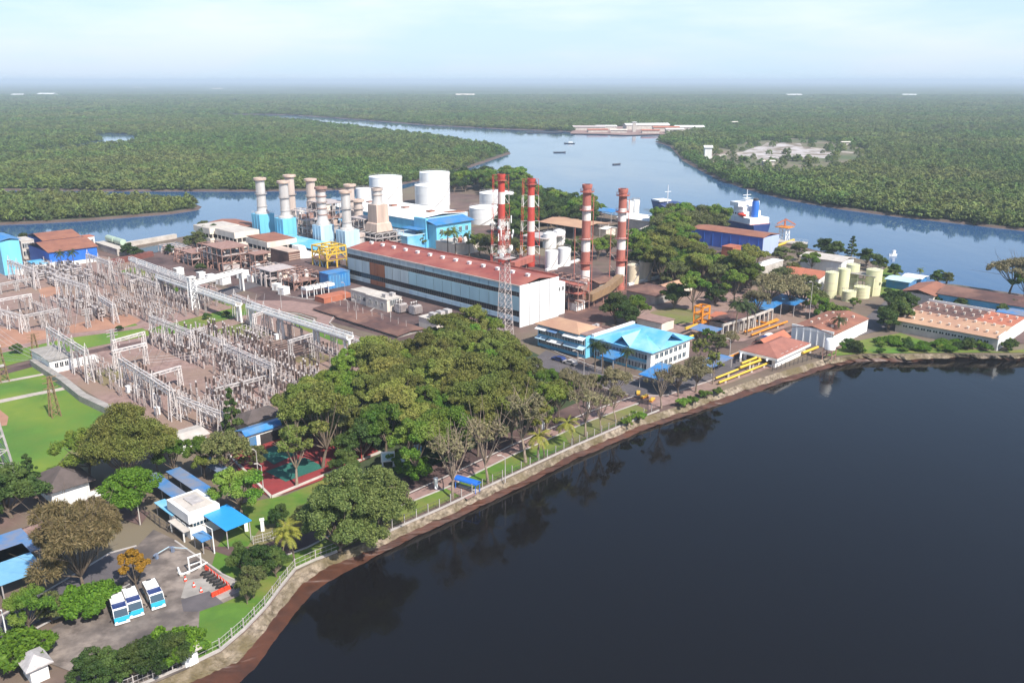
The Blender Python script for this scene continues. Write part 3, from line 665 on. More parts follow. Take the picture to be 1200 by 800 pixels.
# ---- red and white chimneys
def chimney(label, px, py, top, faded, frame, r0=1.7, r1=1.35):
    o_ = G(px, py); h = HT(px, py, top)
    t = thing('banded_chimney', label, 'chimney', o_, SA, 'red and white banded chimneys')
    rd = FADERED if faded else RED
    prof = [(r0 * 1.12, 0), (r0 * 1.12, 1.2)]; mis = [0]; nb = 8
    seq = [(0, .18), (1, .13), (0, .16), (1, .12), (0, .17), (1, .10), (0, .14)]
    z = 0
    zs = []
    for m_, fr in seq[::-1]:
        z2 = z + fr; ra = r0 + (r1 - r0) * z; rb = r0 + (r1 - r0) * z2
        zs.append((m_, z * h, min(h, z2 * h)))
        prof += [(ra, max(1.25, z * h + .02)), (rb, z2 * h)]; mis += [m_, m_]; z = z2
    mis = mis[:len(prof) - 1]
    MB().lathe(0, 0, prof, 20, 0, True, mis).build('shaft', [rd, BANDWHITE], t, True)
    MB().lathe(0, 0, [(r1 * 1.18, h - 1.1), (r1 * 1.25, h - .2), (r1 * 1.25, h + .3), (r1 * .8, h + .3)], 20, 0, False).build('rim', rd, t)
    for f in (.30, .52, .78, .94) if faded else (.94,):
        b = MB().lathe(0, 0, [(r1 * 1.05, f * h), (r1 * 1.75, f * h), (r1 * 1.75, f * h + .15), (r1 * 1.05, f * h + .15)], 16, 0, False)
        ring_rail(b, 0, 0, r1 * 1.72, f * h + .1); b.build('platform', FADERED, t)
    fb = MB()
    if frame == 'lattice':                       # guyed lattice on the left and right side of the shaft
        for (m_, za, zb) in zs:
            if za < .1 * h: za = 0
            w = 4.4 * (1 - .25 * za / h) / 1.414
            n = max(1, round((zb - za) / 4.5))
            for k in range(n):
                a, c = za + (zb - za) * k / n, za + (zb - za) * (k + 1) / n
                if a > .93 * h: continue
                pts = [(-w, w), (-w * 1.5, w * .1), (w * .1, w * 1.5), ]
                L_ = [(-w * 1.05, w * 1.05), (w * .85, -w * .85)]
                for q in L_:
                    fb.bar((q[0], q[1], a), (q[0], q[1], c), .17, m_, 4)
                    fb.bar((q[0], q[1], c), (0, 0, c), .15, m_, 3); fb.bar((q[0], q[1], a), (0, 0, c), .18, m_, 3)
                q = (-w * 1.5, w * .25)
                fb.bar((q[0], q[1], a), (q[0], q[1], c), .16, m_, 4); fb.bar((q[0], q[1], c), (-w * 1.05, w * 1.05, c), .16, m_, 3); fb.bar((q[0], q[1], a), (-w * 1.05, w * 1.05, c), .16, m_, 3)
        fb.build('support_frame', [rd, BANDWHITE], t)
    else:
        for q, top_ in (((-2.8, 2.8), .62), ((1.7, -1.7), .9), ((1.6, 1.2), .9)):
            n = int(h * top_ / 4)
            for k in range(n):
                a, c = h * top_ * k / n, h * top_ * (k + 1) / n
                fb.bar((q[0], q[1], a), (q[0], q[1], c), .24, 0, 4)
                if k % 2 == 0: fb.bar((q[0], q[1], c), (0, 0, c), .16, 1 if k % 4 == 0 else 0, 3)
                if q[0] < -2 and k < 5: fb.bar((q[0], q[1], c), (0, 0, a), .18, 1, 3)
        fb.build('support_frame', [FADERED, STEELP], t)
    lb = MB()
    for s in (-.25, .25): lb.bar((-r0 - .35, s, 1), (-r1 - .35, s, h - 1), .07, 0, 3)
    for k in range(int(h / .8)): lb.bar((-r0 - .3, -.25, 1 + k * .8), (-r0 - .3, .25, 1 + k * .8), .05, 0, 3)
    lb.build('ladder', rd, t)
    return t, h
chimney('bright red and white chimney leftmost of the four, behind the radio mast', 588, 312, 205, False, 'lattice')
chimney('bright red and white chimney second from left, with pale lattice on its left', 622, 312, 210, False, 'lattice')
chimney('faded red and white chimney by the white end wall of the hall', 685, 346, 217, True, 'legs', 1.75, 1.45)
chimney('faded red and white chimney farthest right of the four, beside the cream tanks', 726, 339, 222, True, 'legs', 1.75, 1.45)
# flue ducts
def duct(label, pts, w, m, legs=True):
    t = thing('flue_duct', label, 'duct', G(*pts[0][:2]), 0)
    P = []
    for x, y, z in pts:
        g = G(x, y); P.append(Vector((g[0] - t.location.x, g[1] - t.location.y, z)))
    b = MB()
    for a, c in zip(P, P[1:]): b.bar(a, c, w, 0, 4)
    b.build('duct_body', m, t)
    for a, c in zip(P, P[1:]):
        k = max(1, int((c - a).length / 7))
        for i in range(k):
            p = a + (c - a) * (i + .5) / k; MB().bar((p.x, p.y, 0), (p.x, p.y, p.z - w / 2), .3).build('support', RUSTST, t)
    return t
duct('brown flue duct running to the foot of the rightmost chimney', [(690, 362, 4), (712, 352, 4.5), (726, 341, 5)], 2.6, BROWNST)
duct('rusty flue duct at the foot of the chimney beside the end wall', [(676, 362, 5), (685, 346, 5)], 2.8, RUSTST)
duct('rusty flue duct between the white tanks and the second chimney', [(600, 322, 4), (622, 314, 4)], 2.4, FADERED)
t = thing('pipe_rack', 'rusty pipe rack and platforms beside the white end wall', 'pipe rack', G(677, 366), SA)
b = MB()
for i in range(3):
    for j in range(5): b.bar((i * 3, j * 4, 0), (i * 3, j * 4, 11), .25)
for z in (3, 6, 9, 11):
    for i in range(3): b.bar((i * 3, 0, z), (i * 3, 16, z), .2)
    for j in range(5): b.bar((0, j * 4, z), (6, j * 4, z), .2)
b.build('frame', RUSTST, t)
for z in (6.1, 9.1): bx(t, 'platform', FADERED, -.3, -.3, z, 6.3, 16.3, z + .12)
for i, (x, z) in enumerate(((1, 3.5), (2.2, 3.5), (4.5, 6.6), (3.2, 9.6))): MB().tube([(x, -1, z), (x, 17, z)], .4, 0, 8).build('pipe', [RUSTST, STEELP][i % 2], t)
MB().box(.5, 1, 0, 5, 5, 2.8).build('equipment_box', WHITE, t)

# ---- telecom mast in front of the hall
o_ = G(592, 392); h = HT(592, 392, 254)
t = thing('radio_mast', 'tall lattice radio mast with dishes and a red banded top before the turbine hall', 'mast', o_, SA)
b = lattice(MB(), 0, 0, 0, h * .62, 3.6, 2.0, 11, .2, .12); b.build('lower_lattice', STEELP, t)
b = lattice(MB(), 0, 0, h * .62, h, 2.0, 1.3, 10, .18, .11, 0, [0, 0, 1]); b.build('upper_lattice', [FADERED, BANDWHITE], t)
b = MB().box(-2.4, -2.4, h * .66, 2.4, 2.4, h * .66 + .12); rail(b, [(-2.4, -2.4, h * .66), (2.4, -2.4, h * .66), (2.4, 2.4, h * .66), (-2.4, 2.4, h * .66), (-2.4, -2.4, h * .66)]); b.build('platform', STEELP, t)
rr = random.Random(3)
for i in range(9):
    z = h * rr.uniform(.6, .98); a = rr.uniform(0, 6.28); r_ = rr.uniform(1.4, 2.6)
    d = Vector((math.cos(a), math.sin(a), 0)); p = d * r_ + Vector((0, 0, z)); rad = rr.uniform(.4, .9)
    MB().bar(p, p + d * .35, rad * 1.9, 0, 12).bar((0, 0, z), p, .08, 0, 3).build('dish', WHITE, t)
for i in range(6):
    z = h * (.7 + .05 * i); a = i * 1.1; d = Vector((math.cos(a), math.sin(a), 0))
    MB().bar(d * 1.9 + Vector((0, 0, z)), d * 1.9 + Vector((0, 0, z + 2.2)), .3, 0, 4).bar((0, 0, z + 1), d * 1.9 + Vector((0, 0, z + 1)), .08, 0, 3).build('panel_antenna', WHITE, t)

# ---- gas turbine stacks with their boxes
def gts(label, px, top, flare, boxtop, gpy, bw, m_stack, m_box, bd=None, capm=None, rustring=False, beige=False):
    o_ = G(px, gpy); s = mpp(px, gpy); zt, zf, zb = HT(px, gpy, top), HT(px, gpy, flare), HT(px, gpy, boxtop)
    t = thing('exhaust_stack', label, 'stack', o_, SA, 'exhaust stacks of the gas turbines')
    w = bw * s * .72; d = w * .9 if bd is None else bd
    if m_box: bx(t, 'casing', m_box, -w / 2, -d / 2, 0, w / 2, d / 2, zb)
    r = 5.2 * s
    rb = r * 1.65
    MB().lathe(0, 0, [(rb, zb), (rb * .97, zb + .6), (r * 1.15, zf), (r, zf + 2)], 24).build('flare', m_stack, t, True)
    pr = []; n = 4
    MB().lathe(0, 0, [(r, zf + 1.9), (r * .97, zt - 1)], 24).build('shaft', m_stack, t, True)
    MB().lathe(0, 0, [(r * 1.0, zt - 1.2), (r * 1.42, zt - .9), (r * 1.42, zt), (r * 1.0, zt + .2), (r * .8, zt + .2), (r * .8, zt - 1.2)], 24, 0, False).build('rim', capm or BEIGE, t)
    MB().lathe(0, 0, [(.01, zt - .6), (r * .85, zt - .6)], 20, 0, False).build('flue_mouth', DARK, t)
    for f in ((.0, .42) if not rustring else (.0, .22, .44, .66, .85)):
        z = zf + 2 + (zt - zf - 2) * f
        MB().lathe(0, 0, [(r * .98, z), (r * 1.16, z), (r * 1.16, z + .35), (r * .98, z + .35)], 20, 0, False).build('stiffener_ring', RUSTST if rustring else (BEIGE if beige else STEEL), t)
    z = zf + 2 + (zt - zf - 2) * .42
    b = MB(); ring_rail(b, 0, 0, r * 1.3, z + .3, 0, 12, .9); b.lathe(0, 0, [(r * 1.1, z + .25), (r * 1.32, z + .25), (r * 1.32, z + .35), (r * 1.1, z + .35)], 20, 0, False); b.build('walkway', STEEL, t)
    b = MB()
    for q in (-.3, .3): b.bar((-r * 1.1, q, zb), (-r * 1.1, q, zt - 1), .09, 0, 3)
    b.build('ladder', STEEL, t)
    if m_box:
        for k in (.33, .67): bx(t, 'casing_rib', m_box, -w / 2 - .12, -d / 2 + d * k - .1, 0, -w / 2 - .002, -d / 2 + d * k + .1, zb - .3); bx(t, 'casing_rib', m_box, -w / 2 + w * k - .1, -d / 2 - .12, 0, -w / 2 + w * k + .1, -d / 2 - .002, zb - .3)
        b = MB(); e = .1; rail(b, [(-w / 2 + e, -d / 2 + e, zb), (w / 2 - e, -d / 2 + e, zb), (w / 2 - e, d / 2 - e, zb), (-w / 2 + e, d / 2 - e, zb), (-w / 2 + e, -d / 2 + e, zb)]); b.build('roof_railing', STEEL, t)
    return t
gts('white exhaust stack on a light blue casing, farthest left by the river', 311, 208.5, 247, 250, 288, 27, ALU, CYAN)
gts('white exhaust stack on a light blue casing, second from left', 338, 212, 252, 255, 293, 28, ALU, CYAN)
gts('beige exhaust stack rising behind the two light blue casings', 344, 205, 250, 254, 275, 22, STACKB, BEIGE, beige=True)
gts('beige exhaust stack standing fourth from left against the mangroves', 368, 209.5, 250, 254, 277, 22, STACKB, BEIGE, beige=True)
gts('exhaust stack with rust rings on a pale white-blue casing', 381, 219, 257, 263, 300, 26, ALU, CYAN2, capm=RUSTST, rustring=True)
gts('white exhaust stack on a pale blue casing beside the yellow frame', 409, 223.5, 266, 269, 303, 28, ALU, CYAN2)
gts('beige exhaust stack half hidden behind the last pale blue casing', 413, 216, 254, 258, 280, 20, STACKB, BEIGE, beige=True)
gts('stained exhaust stack partly behind the stack beside the yellow frame', 422, 234, 258, 260, 284, 16, STACKB, BEIGE, beige=True)
# beige boiler tower with short stack
o_ = G(445, 292); t = thing('boiler_tower', 'beige tapering boiler tower with a short stack above white lattice decks', 'boiler', o_, SA)
s = mpp(445, 292); z1, z2, z3, z4 = (HT(445, 292, q) for q in (270, 261, 239, 220))
MB().lathe(0, 0, [(15 * s * 1.1, z1), (12.5 * s * 1.15, z2), (9.5 * s * 1.3, z2 + .5), (8.8 * s * 1.3, z3)], 4).build('casing', BEIGE, t, rz=R(45))
MB().lathe(0, 0, [(7 * s, z3), (5.4 * s, z3 + 2.5), (5.2 * s, z4 - 1)], 20).build('shaft', ALU, t, True)
MB().lathe(0, 0, [(5.2 * s, z4 - 1.4), (6.6 * s, z4 - 1.2), (6.6 * s, z4), (4.5 * s, z4)], 20, 0, False).build('rim', STACKB, t)
MB().lathe(0, 0, [(5.2 * s, z3 + 4), (6.1 * s, z3 + 4), (6.1 * s, z3 + 4.4), (5.2 * s, z3 + 4.4)], 20, 0, False).build('stiffener_ring', STACKB, t)
b = MB()
for i in range(5):
    for j in range(5):
        b.bar((-8 + i * 4, -8 + j * 4, 0), (-8 + i * 4, -8 + j * 4, z1), .35)
for k in range(4):
    z = z1 * (k + 1) / 4
    for i in range(5):
        b.bar((-8 + i * 4, -8, z), (-8 + i * 4, 8, z), .3); b.bar((-8, -8 + i * 4, z), (8, -8 + i * 4, z), .3)
        if i < 4:
            b.bar((-8 + i * 4, -8, z - z1 / 4), (-4 + i * 4, -8, z), .16, 0, 3); b.bar((-8, -8 + i * 4, z), (-8, -4 + i * 4, z - z1 / 4), .16, 0, 3)
b.build('lattice_deck', STEEL, t)
for k in range(2): bx(t, 'deck', STEELP, -8.3, -8.3, z1 * (k + 2) / 4, 8.3, 8.3, z1 * (k + 2) / 4 + .12)
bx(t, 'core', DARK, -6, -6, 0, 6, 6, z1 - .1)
# small round vent behind the hall's corner
o_ = G(420, 300); t = thing('vent_stack', 'short wide steel vent rising behind the left corner of the red roof', 'stack', o_, SA)
zt = HT(420, 300, 273)
MB().lathe(0, 0, [(3, 0), (3, zt - 1.5)], 20).build('shaft', ALU, t, True); MB().lathe(0, 0, [(3, zt - 1.6), (3.5, zt - 1.4), (3.5, zt - .2), (2.6, zt)], 20).build('rim', STACKB, t)
# boiler house frames between the stacks
def frame_block(label, px, py, nx, ny, nz, gx, gy, gz, m, seed, fill=.5, cat='frame', pipes=(STEELP, RUSTST)):
    t = thing('process_structure', label, cat, G(px, py), SA)
    r = random.Random(seed); b = MB()
    for i in range(nx + 1):
        for j in range(ny + 1): b.bar((i * gx, j * gy, 0), (i * gx, j * gy, nz * gz), .28)
    for k in range(1, nz + 1):
        for i in range(nx + 1): b.bar((i * gx, 0, k * gz), (i * gx, ny * gy, k * gz), .24)
        for j in range(ny + 1): b.bar((0, j * gy, k * gz), (nx * gx, j * gy, k * gz), .24)
    for k in range(nz):
        for j in range(ny):
            if r.random() < .6: b.bar((0, j * gy, k * gz), (0, (j + 1) * gy, (k + 1) * gz), .16, 0, 3)
        for i in range(nx):
            if r.random() < .6: b.bar((i * gx, 0, k * gz), ((i + 1) * gx, 0, (k + 1) * gz), .16, 0, 3)
    b.build('frame', m, t)
    for k in range(1, nz + 1):
        if r.random() < .8: bx(t, 'platform', RUSTST if r.random() < .5 else STEELP, -.2, -.2, k * gz + .15, nx * gx + .2, ny * gy * r.uniform(.5, 1), k * gz + .25)
    for q in range(int(nx * ny * nz * fill)):
        i, j, k = r.randrange(nx), r.randrange(ny), r.randrange(nz); m_ = r.choice([WHITE, STEEL, BEIGE, RUSTST, STEELP, CREAM])
        x, y, z = i * gx + .4, j * gy + .4, k * gz + .3
        if r.random() < .5: bx(t, 'equipment_box', m_, x, y, z, x + gx * r.uniform(.4, .8), y + gy * r.uniform(.4, .8), z + gz * r.uniform(.4, .9))
        else: MB().lathe(x + gx * .35, y + gy * .35, [(gx * .25, z), (gx * .25, z + gz * .75), (gx * .12, z + gz * .9)], 12).build('vessel', m_, t, True)
    for q in range(nx + ny + 2):
        z = r.uniform(.5, nz * gz); m_ = r.choice(pipes)
        if r.random() < .5: MB().tube([(r.uniform(0, nx * gx), -.8, z), (r.uniform(0, nx * gx), ny * gy + .8, z)], r.uniform(.15, .35), 0, 6).build('pipe', m_, t)
        else:
            y = r.uniform(0, ny * gy); MB().tube([(-.8, y, 0), (-.8, y, z), (nx * gx + .8, y, z)], r.uniform(.15, .35), 0, 6).build('pipe', m_, t)
    return t
frame_block('grey pipework frame between the light blue casings and the rust ringed stack', 362, 296, 2, 4, 5, 4, 4, 3.6, STEELP, 1, .5)
frame_block('grey pipework frame behind the rust ringed stack', 384, 283, 3, 4, 5, 4, 4, 3.6, STEELP, 2, .4)
frame_block('pipework frame between the pale blue casings and the boiler tower', 428, 292, 2, 3, 4, 4, 4, 3.4, STEEL, 3, .5)
frame_block('rusty pipe frame with white boxes and a stair below the cream control blocks', 262, 318, 3, 5, 3, 4, 4.2, 3, RUSTST, 4, .6)
frame_block('rusty pipe frame left of the dark brown filter house', 300, 316, 2, 3, 2, 4, 4, 3, RUSTST, 5, .7)
frame_block('cluttered white and rust machinery frame beside the curved road', 318, 337, 3, 4, 2, 3.6, 3.6, 3, STEELP, 6, .8)
frame_block('cluttered white machinery frame beneath the yellow steelwork', 345, 341, 3, 4, 2, 3.6, 3.6, 3, RUSTST, 7, .7)
frame_block('low rusty pipe frame at the left end of the machinery row', 226, 312, 2, 4, 2, 4, 4, 2.6, RUSTST, 8, .6)
frame_block('low white boxes and pipes by the end of the pipe bridge', 205, 300, 2, 4, 1, 4, 4, 3, STEELP, 9, .8)
frame_block('small rusty pipe frame right of the cream control block', 322, 306, 2, 2, 3, 3.6, 3.6, 3, RUSTST, 19, .6)
# control blocks
def control(label, N, Lp, Rp, top, m=CREAM, roofm=None):
    o_, lx, ly = site(N, Lp, Rp); h = HT(*N, top); t = thing('control_block', label, 'building', o_, SA, 'cream control blocks')
    bx(t, 'ground_floor', GREYCONC, .8, .8, 0, lx - .8, ly - .8, h * .32)
    bx(t, 'lower_band', m, 0, 0, h * .30, lx, ly, h * .56)
    bx(t, 'recess', DARK, .5, .5, h * .56, lx - .5, ly - .5, h * .74)
    bx(t, 'upper_band', m, 0, 0, h * .74, lx, ly, h)
    for i in range(5):
        for (x, y) in ((.25, ly * (i + .5) / 5), (lx * (i + .5) / 5, .25)): MB().bar((x, y, h * .56), (x, y, h * .74), .35).build('mullion', m, t)
    if roofm: roof_slab(t, roofm, [(.3, .3, h + .02), (lx - .3, .3, h + .02), (lx - .3, ly - .3, h + .5), (.3, ly - .3, h + .5)])
    else: bx(t, 'roof', PALECONC, .3, .3, h + .003, lx - .3, ly - .3, h + .15)
    return t
control('cream control block farthest left with dark recessed windows', (248, 294), (235, 288), (268, 285), 268)
control('cream control block with stepped tiers in the middle of the three', (277, 300), (260, 293), (292, 292), 273)
control('cream control block with a brown roof right of the other two', (315, 309), (298, 301), (332, 299), 284, CREAM, BROWNROOF)
shed('open_pavilion', 'brown roofed open pavilion behind the cream control blocks', 'pavilion', (297, 291), (267, 276), (317, 284), 7.6, CREAM, BROWNROOF, .8, 'y', posts=STEEL)
shed('blue_gallery', 'sloping light blue gallery roof below the blue casings', 'shed', (372, 312), (330, 294), (386, 307), 7.0, CYAN, SKYBLUE, 1.2, 'y', 'slope', posts=DBLUE)
t, lx, ly = block('filter_house', 'dark brown louvred filter house beside the white air duct', 'building', (340, 321), (325, 314), (347, 317), HT(340, 321, 296), DKBROWN, top=BEIGE)
b = MB()
for i in range(9): b.box(.02, -.12, .6 + i * .85, lx - .02, -.002, .9 + i * .85)
b.build('louvre', BEIGE, t)
o_ = G(352, 318); t = thing('air_duct', 'white rounded air intake duct right of the dark filter house', 'duct', o_, SA)
b = MB(); zt = HT(352, 318, 289)
pr = [(0, 2.5), (0, zt), (3, zt), (4, zt - 2.5), (8, zt - 3.5), (10.5, zt - 4.8), (10.5, zt - 7), (8, zt - 8), (4, zt - 8.4)]
vs = [(x, 0, z) for x, z in pr] + [(x, 5, z) for x, z in pr]; n = len(pr)
b.add(vs, [tuple(range(n)), tuple(range(2 * n - 1, n - 1, -1))] + [(i, n + i, n + (i + 1) % n, (i + 1) % n) for i in range(n)]); o2 = b.build('duct_body', WHITE, t); bm_fix(o2)
for x in (1, 8): MB().bar((x, 2.5, 0), (x, 2.5, zt - 7), .5).build('support', DBLUE, t)
bx(t, 'blue_base', DBLUE, 0.3, .5, 0, 10, 4.5, zt - 9)
# yellow frame
t = thing('steel_trestle', 'yellow steel support frame left of the turbine hall', 'frame', G(385, 330), SA)
b = MB(); zt = HT(385, 330, 291)
for x in (0, 4.5, 9):
    for y in (0, 5, 10): b.bar((x, y, 0), (x, y, zt), .5)
for z in (zt * .62, zt * .8, zt):
    for x in (0, 4.5, 9): b.bar((x, 0, z), (x, 10, z), .5)
    for y in (0, 5, 10): b.bar((0, y, z), (9, y, z), .5)
b.bar((0, 0, zt * .62), (4.5, 0, zt), .3).bar((4.5, 0, zt), (9, 0, zt * .62), .3).bar((0, 0, zt * .6), (0, 5, zt), .3).bar((0, 5, zt), (0, 10, zt * .6), .3)
b.build('frame', YELLOW, t)
b = MB()
for y0 in (0, 5): b.bar((.1, y0 + .3, .5), (.1, y0 + 4.7, zt * .6), .25).bar((.1, y0 + 4.7, .5), (.1, y0 + .3, zt * .6), .25)
b.build('cross_brace', CYAN2, t)
bx(t, 'platform', RUSTST, -.5, -.5, zt * .62 + .3, 9.5, 10.5, zt * .62 + .42)
t, lx, ly = block('blue_enclosure', 'bright blue ribbed machine enclosure under the yellow frame', 'enclosure', (386, 339), (380, 335), (403, 332), HT(386, 339, 322), BLUE, top=BLUE)
for i in range(7): MB().bar((lx * (i + .5) / 7, -.08, 0), (lx * (i + .5) / 7, -.08, 4.8), .15).build('rib', SKYBLUE, t)
t, lx, ly = block('blue_enclosure', 'deep blue machine enclosure under the white air duct', 'enclosure', (368, 330), (352, 323), (378, 325), HT(368, 330, 320), DBLUE, top=DBLUE)
shed('machine_shelter', 'maroon roofed machine shelter left of the blue enclosure', 'shed', (372, 335), (330, 322), (392, 322), 4.6, GREYCONC, MAROON, .6, 'y', posts=STEEL)
# dry coolers
t = thing('dry_cooler', 'white air cooler bank on legs in front of the machinery', 'cooler', G(357, 351), SA)
for k in range(4):
    bx(t, 'fan_unit', WHITE2, 1 + k * 3.1, 0, 3, 3.7 + k * 3.1, 3.5, 3.9)
    MB().lathe(2.35 + k * 3.1, 1.75, [(1.1, 3.9), (1.1, 4.2), (.9, 4.2), (.9, 3.95)], 14, 0, False).build('fan_ring', STEEL, t)
    for y in (.2, 3.3): MB().bar((1.2 + k * 3.1, y, 0), (1.2 + k * 3.1, y, 3), .25).build('leg', WHITE2, t)
for k, (px, py, w) in enumerate(((247, 330, 3), (262, 333, 4), (285, 326, 3.4), (236, 326, 2.6), (333, 345, 3), (325, 340, 2.6), (210, 322, 3), (296, 330, 2.8))):
    t = thing('equipment_kiosk', ['white cube kiosk left in the machinery yard', 'wide white kiosk behind the cross bridge', 'tilted looking white kiosk by the rusty frame', 'small white kiosk nearest the switchyard', 'white kiosk on the edge of the curved road', 'small white kiosk beside the cluttered frame', 'white kiosk by the upper gravel yard', 'white kiosk below the brown roofed control block'][k], 'kiosk', G(px, py), SA + .2 * (k % 3), 'white kiosks in the machinery yard')
    bx(t, 'cabinet', WHITE2, -w / 2, -w / 2, .3, w / 2, w / 2, .3 + w * .8); bx(t, 'plinth', GREYCONC, -w / 2 - .2, -w / 2 - .2, 0, w / 2 + .2, w / 2 + .2, .3); bx(t, 'lid', WHITE, -w / 2 - .1, -w / 2 - .1, .3 + w * .8, w / 2 + .1, w / 2 + .1, .45 + w * .8)
    bx(t, 'door', STEEL, -w / 2 - .04, -.5, .4, -w / 2, .5, .2 + w * .7)

# ---- blue generation hall with white roof, office with blue roof
z = HT(487, 285, 262)
o_, lx, ly = site((487, 287), (425, 262), (523, 272)); t = thing('blue_hall', 'light blue hall with a stained white roof before the storage tanks', 'hall', o_, SA)
h = HT(487, 287, 258)
bx(t, 'lower_wall', SKYBLUE, -3, -.3, 0, lx + .2, ly + .2, h * .5); bx(t, 'strip_window', GLASSB, .05, .05, h * .5, lx, ly, h * .58); bx(t, 'wall', CYAN, 0, 0, h * .58, lx, ly, h)
roof_gable(t, WHITE, 0, 0, lx, ly, h, 1.2, 'y', .3); bx(t, 'end_panel', CYAN2, .2, -.15, h * .58, lx - .2, -.002, h)
for i in range(6): MB().box(lx * .45, ly * (.1 + .14 * i), h + 1, lx * .55, ly * (.14 + .14 * i), h + 2).build('roof_vent', [BROWNROOF, WHITE, RUSTST][i % 3], t)
roof_slab(t, RUST, [(lx * .55, 1, h + .9), (lx - .5, 1, h + .35), (lx - .5, 6, h + .35), (lx * .55, 6, h + .9)], .25, 'rust_patch')
o_, lx, ly = site((512, 292), (497, 286), (543, 283)); h = HT(512, 292, 264)
t = thing('blue_office', 'light blue office block with a deep blue pitched roof', 'building', o_, SA)
bx(t, 'wall', CYAN, 0, 0, 0, lx, ly, h); bx(t, 'stair_tower', CYAN, -1.5, ly * .4, 0, -.002, ly, h + 2.5); roof_gable(t, BLUE, 0, 0, lx, ly, h, 1.8, 'x', 1.2)
windows(t, 'y-', 1, lx - 1, 0, h * .6, h * .8, 5, 1.8, GLASSB); windows(t, 'y-', 1, lx - 1, 0, h * .22, h * .42, 5, 1.8, GLASSB)
roof_slab(t, BLUE, [(-7, ly * .4, h * .8), (-1.6, ly * .4, h * .8), (-1.6, ly + 3, h * .8), (-7, ly + 3, h * .8)], .2, 'canopy')
t, lx, ly = block('pale_annex', 'pale cream annex with roof tanks left of the blue office', 'building', (535, 300), (512, 295), (548, 292), 5, CREAM)
for i in range(3): MB().lathe(2 + 3 * i, 3, [(1, 5.2), (1, 7), (.3, 7.4)], 12).build('roof_tank', [WHITE, TERRA, WHITE][i], t, True)
block('blue_box_building', 'light blue flat block between the boiler tower and the hall roof', 'building', (478, 294), (462, 288), (492, 288), 6.5, SKYBLUE, top=CYAN2)

# ---- tanks
def tank(label, px, py, top, rpx, m=WHITE2, dome=.04, group='storage tanks', rails=True, name='storage_tank', legs=False):
    o_ = G(px, py); s = mpp(px, py); h = HT(px, py, top); r = rpx * s
    t = thing(name, label, 'tank', (o_[0], o_[1] + r * .0, 0), SA, group)
    MB().lathe(0, 0, [(r, 0), (r, h)], 40).build('shell', m, t, True)
    MB().lathe(0, 0, [(r * 1.01, h + .002), (r * 1.01, h + .2), (r * .5, h + .2 + r * dome), (.05, h + .2 + r * dome * 1.35)], 40).build('roof', m, t, True)
    for f in (.35, .7): MB().lathe(0, 0, [(r * .995, h * f), (r * 1.008, h * f), (r * 1.008, h * f + .25), (r * .995, h * f + .25)], 40, 0, False).build('wind_girder', m, t)
    if rails:
        b = MB(); ring_rail(b, 0, 0, r * .99, h + .2, 0, 28, 1.0); b.build('railing', STEEL, t)
        b = MB(); n = 14
        for k in range(n):
            a0, a1 = R(-150 + 100 * k / n), R(-150 + 100 * (k + 1) / n)
            b.bar((1.03 * r * math.cos(a0), 1.03 * r * math.sin(a0), h * k / n), (1.03 * r * math.cos(a1), 1.03 * r * math.sin(a1), h * (k + 1) / n), .3, 0, 4)
        b.build('stair', STEEL, t)
    return t
tank('tall white storage tank left of the stepped pair at the back', 453, 240, 207, 19)
tank('small white tank beside the tall left storage tank', 427, 246, 221, 9)
tank('tallest white storage tank at the back right', 510, 240, 202, 17.5)
tank('white storage tank standing close before the tallest tank', 507, 248, 217, 20)
tank('wide low white tank farthest right of the tank farm', 582, 250, 226, 20, dome=.1)
tank('low white tank before the wide tank, by the dark trees', 568, 261, 243, 18, dome=.1)
tank('white day tank left of a pair beside the faded chimney', 646, 315, 294, 7.5, group='white day tanks', dome=.12)
tank('white day tank right of a pair beside the faded chimney', 661, 311, 291, 7.5, group='white day tanks', dome=.12)
tank('cream day tank with rust stains right beside the rightmost chimney', 741, 332, 311, 7.5, TANKYEL, .2, 'cream day tanks')
tank('cream day tank farther from the rightmost chimney', 755.5, 328, 307, 7.5, TANKYEL, .2, 'cream day tanks')
tank('white round tank among the trees left of the day tanks', 644, 290, 274, 8, dome=.25)
tank('white round tank behind its neighbour in the trees', 655, 286, 271, 7, dome=.25)
tank('white tank column left of the pair by the river', 737, 262, 236, 4.5, group='riverside tank columns')
tank('white tank column right of the pair by the river', 744, 260, 234.5, 4.5, group='riverside tank columns')
for k, (a, b_) in enumerate((((640, 318), (678, 306)), ((736, 335), (775, 325)))):
    A = Vector(G(*a)); B = Vector(G(*b_)); w = MB().bar(A + Vector((0, 0, .5)), B + Vector((0, 0, .5)), 1.0).build('bund_wall', WHITE2)
    tag(w, ('white bund wall in front of the white day tanks', 'white bund wall in front of the cream day tanks')[k], 'wall')
shed('long_shed', 'tan roofed long shed left of the white day tanks, before dark trees', 'shed', (682, 282), (632, 274), (708, 275), 6, GREYCONC, TANROOF, 1.2, 'y', posts=STEEL)
shed('open_shelter', 'grey-blue roofed shelter near the round white tanks', 'shed', (640, 292), (620, 286), (650, 286), 4.5, GREYCONC, STEELP, .6, 'y', posts=STEEL)
shed('blue_shelter', 'small deep blue roofed shelter left of the riverside tanks', 'shed', (716, 262), (697, 258), (722, 258), 6, WHITE, BLUE, .6, 'y', posts=STEEL)
shed('white_shed', 'white roofed shed behind the rightmost chimney by the river', 'shed', (760, 272), (738, 264), (772, 266), 5.5, PALECONC, WHITE, 1.2, 'y')
shed('white_shed', 'low pale roofed shed among brown bushes near the tanker bow', 'shed', (782, 281), (757, 275), (790, 276), 3.4, PALECONC, PALECONC, .8, 'y')
shed('white_shed', 'small pink-white hut by the trees behind the cream tanks', 'shed', (710, 278), (698, 274), (716, 275), 3.8, CREAM, WHITE, .8, 'y')
